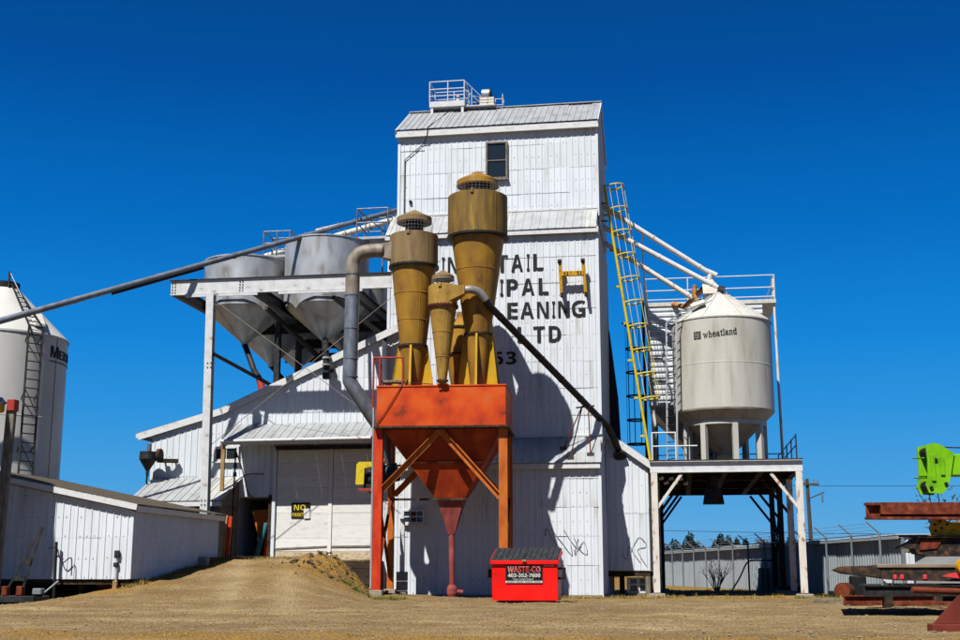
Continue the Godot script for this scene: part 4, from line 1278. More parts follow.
	t = thing("bin_spout", "dark spout under the second bin of the left row", "pipe", B)
	mb = MB.new()
	mb.path([Vector3(-13.40, 8.95, -4.8), Vector3(-12.6, 8.1, -4.8), Vector3(-12.4, 7.0, -4.8)], 0.10, 10)
	part(t, "pipe", mb, "dark_steel", B)
	B = Vector3(-12.2, 7.6, -5.3)
	t = thing("bin_spout", "dark spout under the farthest bin of the left row", "pipe", B)
	mb = MB.new()
	mb.path([Vector3(-13.35, 9.3, -8.1), Vector3(-12.5, 8.3, -8.1), Vector3(-12.4, 7.0, -8.1)], 0.10, 10)
	part(t, "pipe", mb, "dark_steel", B)

func build_overhead_pipes():
	var mb
	# catwalks
	for s in [["catwalk", "grey railed catwalk landing next to the tower above the bins", -9.07, -7.72, 13.21, 1.09, -1.4, -2.7], ["catwalk", "small grey railed landing above the back left bin", -12.88, -11.84, 12.78, 0.93, -1.9, -2.9]]:
		var B = Vector3((s[2] + s[3]) / 2, s[4], -2.2)
		var t = thing(s[0], s[1], "catwalk", B, "catwalk landings over the bins")
		mb = MB.new()
		mb.bb(s[2], s[3], s[4] - 0.10, s[4], s[7], s[6], 0.01)
		part(t, "deck", mb, "galvanised", B)
		var xe = s[3] if s[3] < -10 else -7.88
		rail_frame(t, [Vector2(s[2], s[6]), Vector2((s[2] + xe) / 2, s[6]), Vector2(xe, s[6])] if s[3] < -10 else [Vector2(s[2], s[6]), Vector2(xe, s[6])], s[4], s[5], [1.0, 0.5], 0.034, "duct_steel", B)
		rail_frame(t, [Vector2(s[2], s[6]), Vector2(s[2], s[7]), Vector2(xe, s[7]), Vector2(xe, s[6])], s[4], s[5], [1.0, 0.5], 0.03, "duct_steel", B)
		mb = MB.new()
		mb.tube(Vector3(s[2] + 0.1, s[4] - 0.05, s[6] - 0.2), Vector3(s[2] + 0.1, 11.6, s[6] - 0.2), 0.05, 0.05, 6)
		mb.tube(Vector3(xe - 0.1, s[4] - 0.05, s[7] + 0.2), Vector3(xe - 0.1, 11.6, s[7] + 0.2), 0.05, 0.05, 6)
		mb.tube(Vector3(s[2], s[4] + s[5], s[6]), Vector3(xe, s[4] + 0.05, s[6]), 0.02, 0.02, 5)
		part(t, "strut", mb, "dark_steel", B)
	# pair of tan conveyor tubes
	var k = 0
	for s in [[Vector3(-13.40, 13.10, -3.4), Vector3(-7.50, 14.56, -3.4), 0.12, "lower"], [Vector3(-11.4, 14.22, -3.9), Vector3(-7.50, 14.98, -3.9), 0.09, "upper"]]:
		var B = (s[0] + s[1]) / 2
		var t = thing("conveyor_tube", "%s of the two tan conveyor tubes running into the tower behind the long grey pipe" % s[3], "pipe", B, "tan conveyor tubes over the bins")
		mb = MB.new()
		mb.tube(s[0], s[1], s[2], s[2], 14)
		part(t, "tube", mb, "rusty_white", B)
		mb = MB.new()
		for q in 6:
			var p = s[0].lerp(s[1], (q + 0.4) / 6.0)
			var d = (s[1] - s[0]).normalized()
			mb.tube(p, p + d * 0.06, s[2] + 0.03, s[2] + 0.03, 14)
		part(t, "flange", mb, "duct_tan", B)
		mb = MB.new()
		for f in [0.25, 0.7]:
			var p = s[0].lerp(s[1], f)
			mb.tube(p, Vector3(p.x, 11.7, p.z), 0.035, 0.035, 6)
		part(t, "support", mb, "duct_steel", B)
		k += 1
	# the long grey spout from the tower down to the silos
	var a = Vector3(-7.50, 14.84, -3.2)
	var b = Vector3(-18.37, 8.61, 7.0)
	var e = b + (b - a) * 0.32
	var B2 = b
	var t2 = thing("long_spout", "long straight grey spout pipe running from the tower down past the silo", "pipe", B2)
	mb = MB.new()
	mb.tube(a, e, 0.09, 0.11, 16)
	part(t2, "pipe", mb, "duct_steel", B2)
	for q in 7:
		var p = a.lerp(e, (q + 0.6) / 7.2)
		var d = (e - a).normalized()
		mb = MB.new()
		mb.tube(p, p + d * 0.08, 0.115, 0.115, 16)
		part(t2, "flange", mb, "duct_steel", B2)
	mb = MB.new()
	var p1 = a.lerp(e, 0.22)
	mb.tube(p1 + Vector3(0, -0.13, 0), Vector3(p1.x, 12.9, p1.z), 0.04, 0.04, 6)
	part(t2, "prop", mb, "dark_steel", B2)
	mb = MB.new()
	var u0 = a.lerp(e, 0.42) + Vector3(0, -0.15, 0)
	var u1 = a.lerp(e, 0.58) + Vector3(0, -0.15, 0)
	mb.bar(u0, u1, 0.10, 0.07)
	part(t2, "stiffener", mb, "dark_steel", B2)

# ------------------------------------------------------------------ dust hopper with its cyclones
func build_hopper():
	var t = thing("dust_hopper", "orange steel hopper box on four legs under the cyclones", "hopper", Vector3(), "", HF)
	var mb = MB.new()
	mb.bb(-0.05, 4.05, 5.34, 6.62, -2.75, 0.16, 0.012)
	part(t, "box", mb, "orange_steel")
	mb = MB.new()
	mb.bb(-0.12, 4.12, 5.27, 5.34, -2.82, 0.23, 0.008)
	part(t, "flange", mb, "rust_dark")
	mb = MB.new()
	mb.bb(-0.07, 4.07, 6.585, 6.635, -2.77, 0.185, 0.006)
	part(t, "top_rim", mb, "orange_steel")
	mb = MB.new()
	mb.bar(Vector3(1.98, 6.60, 0.20), Vector3(1.98, 6.48, 0.20), 0.10, 0.03, Vector3(0, 0, 1))
	part(t, "rim_bracket", mb, "orange_steel")
	# tapering hopper below, in two pitches
	var ring = func(y, x0, x1, z0, z1): return [Vector3(x0, y, z1), Vector3(x1, y, z1), Vector3(x1, y, z0), Vector3(x0, y, z0)]
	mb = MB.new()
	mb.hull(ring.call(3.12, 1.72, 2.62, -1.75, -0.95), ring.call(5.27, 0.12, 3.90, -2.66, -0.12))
	part(t, "hopper_cone", mb, "hopper_shade_red")
	mb = MB.new()
	mb.hull(ring.call(4.22, 0.86, 3.26, -2.25, -0.47), ring.call(4.28, 0.82, 3.30, -2.28, -0.44))
	part(t, "seam_band", mb, "rust")
	mb = MB.new()
	mb.hull(ring.call(2.03, 2.08, 2.28, -1.45, -1.25), ring.call(3.12, 1.74, 2.60, -1.73, -0.97))
	part(t, "lower_cone", mb, "faded_red")
	mb = MB.new()
	mb.bar(Vector3(0.25, 3.12, -0.92), Vector3(2.75, 3.12, -0.92), 0.07, 0.07)
	part(t, "tie_bar", mb, "rust_dark")
	mb = MB.new()
	mb.tube(Vector3(2.18, 2.05, -1.35), Vector3(2.20, 0.42, -1.35), 0.10, 0.09, 10)
	part(t, "drop_pipe", mb, "faded_red")
	mb = MB.new()
	mb.lathe([Vector2(0.0, 0.02), Vector2(0.13, 0.05), Vector2(0.17, 0.18), Vector2(0.17, 0.34), Vector2(0.11, 0.46)], Vector3(2.20, 0, -1.35), 16)
	mb.tube(Vector3(2.20, 0.26, -1.35), Vector3(2.55, 0.22, -1.35), 0.07, 0.07, 8)
	part(t, "boot", mb, "faded_red")
	# legs, braces and footings
	var corners = [Vector2(0.0, -0.13), Vector2(3.94, -0.13), Vector2(0.0, -2.62), Vector2(3.94, -2.62)]
	for i in 4:
		var p = corners[i]
		mb = MB.new()
		mb.ibeam(Vector3(p.x, 0.30, p.y), Vector3(p.x, 5.27, p.y), 0.27 if i < 2 else 0.20, 0.27 if i < 2 else 0.20, 0.022, Vector3(0, 0, 1))
		var lg = part(t, "leg", mb, ["leg_red", "leg_orange", "leg_orange", "leg_orange"][i])
		if i == 0: lg.set_meta("label", "bright red front left leg")
		mb = MB.new()
		mb.bb(p.x - 0.20, p.x + 0.20, -0.2, 0.30, p.y - 0.20, p.y + 0.20, 0.02)
		part(t, "footing", mb, "concrete")
	for z in [-0.10, -2.62]:
		for s in [[1.88, 0.10, 3.36], [2.02, 3.84, 3.13]]:
			mb = MB.new()
			var a = Vector3(s[0], 5.16, z)
			var b = Vector3(s[1], s[2], z)
			mb.bar(a, b, 0.02, 0.20, Vector3.UP)
			mb.bar(a + Vector3(0, 0.10, 0.06), b + Vector3(0, 0.10, 0.06), 0.12, 0.018, Vector3.UP)
			part(t, "brace", mb, "leg_orange")
	mb = MB.new()
	mb.bb(1.78, 2.12, 5.08, 5.262, -0.20, -0.06, 0.01)
	part(t, "gusset", mb, "leg_orange")
	for x in [0.0, 3.94]:
		for s in [[5.1, -1.37, 3.3, -0.2], [5.1, -1.37, 3.3, -2.55], [3.2, -0.2, 0.7, -2.5], [3.2, -2.5, 0.7, -0.2]]:
			mb = MB.new()
			mb.bar(Vector3(x, s[0], s[1]), Vector3(x, s[2], s[3]), 0.09, 0.05)
			part(t, "side_brace", mb, "rust" if s[0] < 4 else "leg_orange")
	mb = MB.new()
	mb.tube(Vector3(-0.17, 0.35, -0.02), Vector3(-0.17, 6.0, -0.02), 0.035, 0.035, 8)
	part(t, "conduit", mb, "galvanised")
	# red guard rail and plank at the top left corner
	mb = MB.new()
	for p in [[-0.17, 5.95], [0.03, 6.62], [0.77, 6.62]]: mb.tube(Vector3(p[0], p[1], 0.12), Vector3(p[0], 7.55, 0.12), 0.032, 0.032, 6)
	mb.tube(Vector3(-0.18, 7.54, 0.12), Vector3(0.79, 7.54, 0.12), 0.032, 0.032, 6)
	mb.tube(Vector3(-0.17, 7.54, 0.12), Vector3(-0.17, 7.54, -1.2), 0.03, 0.03, 6)
	mb.tube(Vector3(-0.17, 7.54, -1.2), Vector3(-0.17, 6.62, -1.2), 0.03, 0.03, 6)
	part(t, "guard_rail", mb, "rail_red")
	mb = MB.new()
	mb.bb(0.07, 0.76, 6.76, 6.84, -0.35, 0.0, 0.01)
	mb.bb(0.10, 0.20, 6.64, 6.76, -0.3, -0.05)
	mb.bb(0.60, 0.72, 6.64, 6.76, -0.3, -0.05)
	part(t, "plank", mb, "weathered_wood")
	mb = MB.new()
	mb.smooth_path([Vector3(0.82, 6.72, 0.18), Vector3(0.55, 6.28, 0.20), Vector3(0.2, 5.72, 0.20), Vector3(-0.05, 5.4, 0.20)], 0.014, 5, 5)
	mb.smooth_path([Vector3(0.85, 6.72, 0.1), Vector3(1.2, 6.70, 0.15), Vector3(1.75, 6.66, 0.16)], 0.014, 5, 5)
	part(t, "hose", mb, "black_paint")
	mb = MB.new()
	mb.box(Vector3(2.02, 3.62, -0.745), Vector3(0.26, 0.30, 0.012), Basis(Vector3(1, 0, 0), 0.30))
	# white post on blocks beside the rear leg
	t = thing("block_stack", "white post standing on stacked concrete blocks behind the hopper legs", "post", Vector3(0.34, 0, -2.95), "", HF)
	for k in 3:
		mb = MB.new()
		mb.bb(-0.17, 0.17, k * 0.31 - 0.06, k * 0.31 + 0.24, -0.17, 0.17, 0.015)
		part(t, "block", mb, "concrete")
	mb = MB.new()
	mb.bb(-0.075, 0.075, 0.86, 2.6, -0.075, 0.075, 0.01)
	part(t, "post", mb, "white_steel")
	# motor on a shelf at the left
	t = thing("fan_motor", "yellow-guarded dark motor on a red shelf at the left of the hopper", "motor", Vector3(-0.5, 3.6, -0.9), "", HF)
	mb = MB.new()
	mb.prism([Vector2(-0.32, -0.02), Vector2(-0.30, 0.62), Vector2(-0.22, 0.70), Vector2(0.24, 0.70), Vector2(0.26, 0.56), Vector2(-0.04, 0.50), Vector2(-0.06, -0.02)], 0.05, 0.32)
	part(t, "belt_guard", mb, "yellow_paint")
	mb = MB.new()
	mb.tube(Vector3(-0.10, 0.16, -0.1), Vector3(0.40, 0.16, -0.1), 0.22, 0.22, 18)
	part(t, "motor_body", mb, "motor_blue")
	mb = MB.new()
	for k in 6: mb.tube(Vector3(0.0 + k * 0.06, 0.16, -0.1), Vector3(0.02 + k * 0.06, 0.16, -0.1), 0.245, 0.245, 18)
	part(t, "cooling_fins", mb, "dark_steel")
	mb = MB.new()
	mb.bb(-0.08, 0.42, -0.14, 0.0, -0.3, 0.2, 0.01)
	part(t, "foot", mb, "dark_steel")
	mb = MB.new()
	mb.bb(-0.24, 0.46, -0.22, -0.14, -0.35, 0.28, 0.008)
	mb.bar(Vector3(0.0, -0.20, -0.2), Vector3(0.45, -0.55, -0.2), 0.05, 0.05)
	part(t, "shelf", mb, "rail_red")
	mb = MB.new()
	mb.tube(Vector3(0.38, 0.30, -0.25), Vector3(0.95, 0.42, -0.25), 0.30, 0.30, 22)
	part(t, "fan_casing", mb, "motor_blue")

# one cyclone, standing on the hopper box; heights are those of the finished thing above the yard
func cyclone(label, x, z, d, group = "cyclones on the orange hopper"):
	var t = thing("dust_cyclone", label, "cyclone", Vector3(x, d.base, z), group, HF)
	var o = -d.base
	var mb = MB.new()
	# cone from the drum down to the box
	mb.lathe([Vector2(d.tip_r, d.base + o), Vector2(d.low_r, d.low_y + o), Vector2(d.cone_r, d.drum0 - 0.10 + o), Vector2(d.cone_r, d.drum0 + 0.1 + o)], Vector3(), 48)
	part(t, "cone", mb, d.cone_mat)
	mb = MB.new()
	mb.lathe([Vector2(d.low_r + 0.01, d.low_y - 0.04 + o), Vector2(d.low_r + 0.05, d.low_y - 0.03 + o), Vector2(d.low_r + 0.05, d.low_y + 0.03 + o), Vector2(d.low_r + 0.01, d.low_y + 0.04 + o)], Vector3(), 32)
	part(t, "collar", mb, "rust_dark")
	# drum
	mb = MB.new()
	mb.lathe([Vector2(d.cone_r - 0.02, d.drum0 + o), Vector2(d.drum_r, d.drum0 + o), Vector2(d.drum_r, d.drum1 + o), Vector2(d.drum_r - 0.03, d.drum1 + 0.02 + o), Vector2(d.neck_r, d.drum1 + 0.09 + o)], Vector3(), 56)
	part(t, "drum", mb, d.drum_mat)
	mb = MB.new()
	mb.lathe([Vector2(d.cone_r, d.drum0 - 0.02 + o), Vector2(d.drum_r + 0.035, d.drum0 - 0.02 + o), Vector2(d.drum_r + 0.035, d.drum0 + 0.05 + o), Vector2(d.drum_r, d.drum0 + 0.05 + o)], Vector3(), 56)
	part(t, "drum_flange", mb, d.band_mat)
	mb = MB.new()
	for k in 3:
		var a = TAU * (k + 0.4) / 3
		var e = Vector3(cos(a), 0, sin(a)) * (d.drum_r + 0.004)
		mb.bar(e + Vector3.UP * (d.drum0 + 0.06 + o), e + Vector3.UP * (d.drum1 - 0.02 + o), 0.03, 0.012, Vector3(cos(a), 0, sin(a)))
	part(t, "drum_seam", mb, d.drum_mat)
	mb = MB.new()
	for f in [0.33, 0.68]:
		var yy = lerp(d.low_y, d.drum0 - 0.1, f)
		var rr = lerp(d.low_r, d.cone_r, f)
		mb.lathe([Vector2(rr - 0.004, yy - 0.016 + o), Vector2(rr + 0.010, yy - 0.006 + o), Vector2(rr + 0.011, yy + 0.006 + o), Vector2(rr - 0.002, yy + 0.016 + o)], Vector3(), 48)
	mb.bar(Vector3(d.low_r * sin(0.5), d.low_y + o, d.low_r * cos(0.5)), Vector3(d.cone_r * sin(0.5), d.drum0 - 0.1 + o, d.cone_r * cos(0.5)), 0.02, 0.012)
	part(t, "weld_seam", mb, d.cone_mat)
	mb = MB.new()
	for k in 24:
		var a = TAU * k / 24
		mb.tube(Vector3(cos(a) * (d.drum_r + 0.02), d.drum0 + 0.05 + o, sin(a) * (d.drum_r + 0.02)), Vector3(cos(a) * (d.drum_r + 0.02), d.drum0 + 0.075 + o, sin(a) * (d.drum_r + 0.02)), 0.014, 0.014, 6)
	part(t, "flange_bolts", mb, "rust_dark")
	# outlet neck, screen and rain cap
	mb = MB.new()
	mb.lathe([Vector2(d.neck_r, d.drum1 + 0.06 + o), Vector2(d.neck_r, d.rim - 0.02 + o)], Vector3(), 32)
	part(t, "neck", mb, "dark_steel")
	mb = MB.new()
	for k in 36:
		var a = TAU * k / 36
		var e = Vector3(cos(a), 0, sin(a)) * d.screen_r
		mb.tube(e + Vector3.UP * (d.drum1 + 0.03 + o), e + Vector3.UP * (d.rim + o), 0.0022, 0.0022, 4, false)
	for k in 5:
		var y = lerp(d.drum1 + 0.05, d.rim, k / 4.0) + o
		for q in 24:
			var a0 = TAU * q / 24; var a1 = TAU * (q + 1) / 24
			mb.tube(Vector3(cos(a0) * d.screen_r, y, sin(a0) * d.screen_r), Vector3(cos(a1) * d.screen_r, y, sin(a1) * d.screen_r), 0.0022, 0.0022, 4, false)
	part(t, "screen", mb, "galvanised")
	mb = MB.new()
	mb.lathe([Vector2(d.neck_r, d.rim - 0.01 + o), Vector2(d.cap_r, d.rim - 0.05 + o), Vector2(d.cap_r, d.rim + d.cap_band + o), Vector2(d.cap_r * 0.97, d.rim + d.cap_band + 0.015 + o), Vector2(0.05, d.top + o), Vector2(0.0, d.top + o)], Vector3(), 40)
	part(t, "rain_cap", mb, d.cap_mat)
	mb = MB.new()
	var e3 = Vector3(sin(-0.1), 0, cos(-0.1)) * (d.drum_r + 0.02)
	mb.box(e3 + Vector3.UP * (d.drum1 - 0.03 + o), Vector3(0.10, 0.14, 0.05), Basis(), 0.01)
	part(t, "lifting_lug", mb, d.drum_mat)
	# four support fins
	if d.fin_r > 0.0:
		for k in 4:
			mb = MB.new()
			var poly = [Vector2(d.tip_r * 0.8, 0.0), Vector2(d.fin_r, 0.0), Vector2(d.low_r + 0.05, d.low_y - d.base - 0.03), Vector2(d.low_r - 0.02, d.low_y - d.base - 0.03)]
			mb.prism(poly, -0.012, 0.012, Transform3D(Basis(Vector3.UP, k * PI / 2.0), Vector3()))
			part(t, "fin", mb, "cyc_yellow")
			mb = MB.new()
			mb.bar(Vector3(d.fin_r, 0.0, 0), Vector3(d.low_r + 0.05, d.low_y - d.base - 0.03, 0), 0.07, 0.018, Vector3(1, 0, 0))
			var ed = part(t, "fin_edge", mb, "cyc_yellow")
			ed.rotation.y = k * PI / 2.0
	return t

func build_cyclones():
	var tall = {base = 6.62, tip_r = 0.24, low_r = 0.41, low_y = 8.35, cone_r = 0.85, drum0 = 11.53, drum1 = 12.93, drum_r = 0.975, neck_r = 0.40, rim = 13.36, cap_r = 0.70, cap_band = 0.12, top = 13.84, screen_r = 0.72, fin_r = 0.64, cone_mat = "cyc_cone", drum_mat = "cyc_drum", band_mat = "black_paint", cap_mat = "cyc_cone"}  # black drum band: shadow of the gap under the drum put into colour
	cyclone("tallest ochre dust cyclone with a capped screened outlet, right of the others", 3.10, -0.50, tall)
	var short_ = {base = 6.62, tip_r = 0.24, low_r = 0.43, low_y = 8.02, cone_r = 0.72, drum0 = 10.62, drum1 = 11.70, drum_r = 0.79, neck_r = 0.30, rim = 12.20, cap_r = 0.58, cap_band = 0.12, top = 12.60, screen_r = 0.60, fin_r = 0.68, cone_mat = "cyc_cone", drum_mat = "cyc_tan", band_mat = "black_paint", cap_mat = "cyc_tan"}  # band black here too, painted for the shade below the drum
	var t = cyclone("shorter tan and ochre cyclone fed by the tan elbow duct on the left", 0.98, -0.60, short_)
	# side inlet of the shorter cyclone
	var mb = MB.new()
	var o = -6.62
	mb.hull([Vector3(-1.05, 10.98 + o, 0.25), Vector3(-0.2, 10.72 + o, 0.55), Vector3(-0.2, 10.72 + o, -0.1), Vector3(-1.05, 10.98 + o, -0.15)], [Vector3(-1.05, 11.44 + o, 0.25), Vector3(-0.2, 11.50 + o, 0.55), Vector3(-0.2, 11.50 + o, -0.1), Vector3(-1.05, 11.44 + o, -0.15)])
	part(t, "inlet", mb, "duct_tan")
	var small = {base = 6.66, tip_r = 0.13, low_r = 0.135, low_y = 6.76, cone_r = 0.42, drum0 = 9.12, drum1 = 9.80, drum_r = 0.46, neck_r = 0.22, rim = 10.06, cap_r = 0.36, cap_band = 0.07, top = 10.33, screen_r = 0.36, fin_r = 0.0, cone_mat = "cyc_small", drum_mat = "cyc_small", band_mat = "red_band", cap_mat = "cyc_tan"}
	t = cyclone("small slender ochre cyclone in front between the two big ones", 2.05, 0.20, small)
	mb = MB.new()
	o = -6.66
	mb.hull([Vector3(0.0, 9.14 + o, 0.44), Vector3(0.72, 9.50 + o, 0.30), Vector3(0.72, 9.50 + o, 0.04), Vector3(0.1, 9.14 + o, -0.3)], [Vector3(0.0, 9.79 + o, 0.45), Vector3(0.72, 9.77 + o, 0.30), Vector3(0.72, 9.77 + o, 0.04), Vector3(0.1, 9.79 + o, -0.3)])
	part(t, "inlet", mb, "cyc_small")
	mb = MB.new()
	mb.bb(-0.05, 0.05, -0.16, 0.15, -0.15, -0.08, 0.008)
	mb.bb(-0.16, 0.16, -0.03, 0.03, -0.4, 0.1, 0.008)
	part(t, "foot_bracket", mb, "leg_orange")
	lettering(t, "JL", Vector3(-0.06, 8.02 - 6.66, 0.262), 0.15, 0.16, "black_paint", 0.012, true, Basis(Vector3(1, 0, 0), 0.11))
	# ducts
	t = thing("elbow_duct", "grey and tan round duct with an elbow, left of the cyclones", "duct", Vector3(-1.02, 5.3, -0.45), "", HF)
	var q = Vector3(-1.02, 5.3, -0.45)
	mb = MB.new()
	mb.smooth_path([Vector3(0.0, 11.21, -0.45), Vector3(-0.40, 11.21, -0.45), Vector3(-0.78, 11.13, -0.45), Vector3(-1.00, 10.86, -0.45), Vector3(-1.02, 10.5, -0.45), Vector3(-1.02, 9.7, -0.45)], 0.235, 20, 6)
	part(t, "elbow", mb, "duct_tan", q)
	mb = MB.new()
	mb.tube(Vector3(-1.02, 9.72, -0.45), Vector3(-1.05, 7.02, -0.45), 0.235, 0.235, 24)
	part(t, "riser", mb, "duct_steel", q)
	mb = MB.new()
	mb.sweep([Vector3(-1.05, 7.03, -0.45), Vector3(-1.05, 6.90, -0.45), Vector3(-0.97, 6.74, -0.47), Vector3(-0.30, 5.72, -0.75), Vector3(-0.02, 5.30, -0.95), Vector3(0.0, 4.3, -1.15)], 0.235, 20)
	part(t, "lower_run", mb, "duct_steel", q)
	mb = MB.new()
	for y in [10.42, 9.72, 8.62, 7.62, 7.03]: mb.tube(Vector3(-1.03, y - 0.02, -0.45), Vector3(-1.03, y + 0.02, -0.45), 0.25, 0.25, 24)
	part(t, "joint_band", mb, "duct_steel", q)
	t = thing("settling_drum", "dark ochre settling drum standing behind the small cyclone", "drum", Vector3(2.42, 6.62, -1.75), "", HF)
	mb = MB.new()
	mb.lathe([Vector2(0.30, 0.0), Vector2(0.50, 1.3), Vector2(0.50, 2.2), Vector2(0.16, 2.55), Vector2(0.16, 2.7), Vector2(0.0, 2.7)], Vector3(), 32)
	part(t, "shell", mb, "cyc_cone")
	mb = MB.new()
	for y in [1.28, 2.18]: mb.lathe([Vector2(0.50, y - 0.03), Vector2(0.54, y - 0.03), Vector2(0.54, y + 0.03), Vector2(0.50, y + 0.03)], Vector3(), 32)
	part(t, "hoop", mb, "rust_dark")
	t = thing("rear_duct", "ochre duct rising behind the tallest cyclone", "duct", Vector3(-3.6, 6.0, 1.0))
	mb = MB.new()
	mb.smooth_path([Vector3(-3.62, 12.15, 2.9), Vector3(-3.95, 12.05, 1.7), Vector3(-4.22, 11.7, 0.95), Vector3(-4.14, 11.0, 0.8), Vector3(-3.78, 8.54, 0.8), Vector3(-3.60, 6.9, 0.8), Vector3(-3.50, 6.2, 1.1), Vector3(-3.48, 6.0, 1.9)], 0.30, 18, 6)
	part(t, "pipe", mb, "cyc_cone", Vector3(-3.6, 6.0, 1.0))
	t = thing("side_duct", "dark round duct sloping from the small cyclone down to the right-hand lean-to", "duct", Vector3(3.6, 8.9, 0.1), "", HF)
	q = Vector3(3.6, 8.9, 0.1)
	var end_b = HF.affine_inverse() * (FR * Vector3(0.20, 5.88, -1.30))
	var end_w = HF.affine_inverse() * (FR * Vector3(0.55, 5.08, -2.45))
	mb = MB.new()
	mb.smooth_path([Vector3(2.72, 9.64, 0.33), Vector3(2.95, 9.66, 0.33), Vector3(3.22, 9.58, 0.26), Vector3(3.42, 9.34, 0.15)], 0.13, 16, 6)
	part(t, "flexible_elbow", mb, "elbow_grey", q)
	mb = MB.new()
	mb.sweep([Vector3(3.40, 9.38, 0.17), Vector3(3.52, 9.18, 0.07), end_b + (Vector3(3.52, 9.18, 0.07) - end_b).normalized() * 0.25, end_b, end_w], 0.115, 16)
	part(t, "pipe", mb, "dark_steel", q)
	mb = MB.new()
	for k in 6:
		var p = Vector3(3.52, 9.18, 0.07).lerp(end_b, (k + 0.5) / 6.0)
		var dd = (end_b - Vector3(3.52, 9.18, 0.07)).normalized()
		mb.tube(p, p + dd * 0.05, 0.126, 0.126, 16)
	part(t, "joint_band", mb, "dark_steel", q)
	mb = MB.new()
	mb.tube(end_w, end_w + Vector3(0.0, -0.16, 0.12), 0.17, 0.24, 14)
	part(t, "wall_boot", mb, "dark_steel", q)
	# tripod standing on the skirt roof
	var hang = Vector3(3.52, 9.18, 0.07).lerp(end_b, 0.80)
	var inv = HF.affine_inverse()
	for f in [Vector3(-1.28, 5.05, -0.37), Vector3(-1.02, 4.68, 0.08), Vector3(-0.34, 4.80, -0.07)]:
		mb = MB.new()
		var ft = inv * (FR * f)
		mb.tube(ft, hang + Vector3(-0.12 if f.x < -0.6 else 0.08, -0.05, 0), 0.022, 0.022, 6)
		part(t, "tripod_leg", mb, "rust", q)
		mb = MB.new()
		mb.box(ft + Vector3(0, 0.0, 0), Vector3(0.24, 0.02, 0.18), Basis(Vector3(1, 0, 0), 0.69))
		part(t, "foot_plate", mb, "dark_steel", q)
	mb = MB.new()
	mb.bar(hang + Vector3(-0.35, -0.12, 0), hang + Vector3(0.30, -0.06, 0), 0.05, 0.05)
	part(t, "cradle", mb, "dark_steel", q)

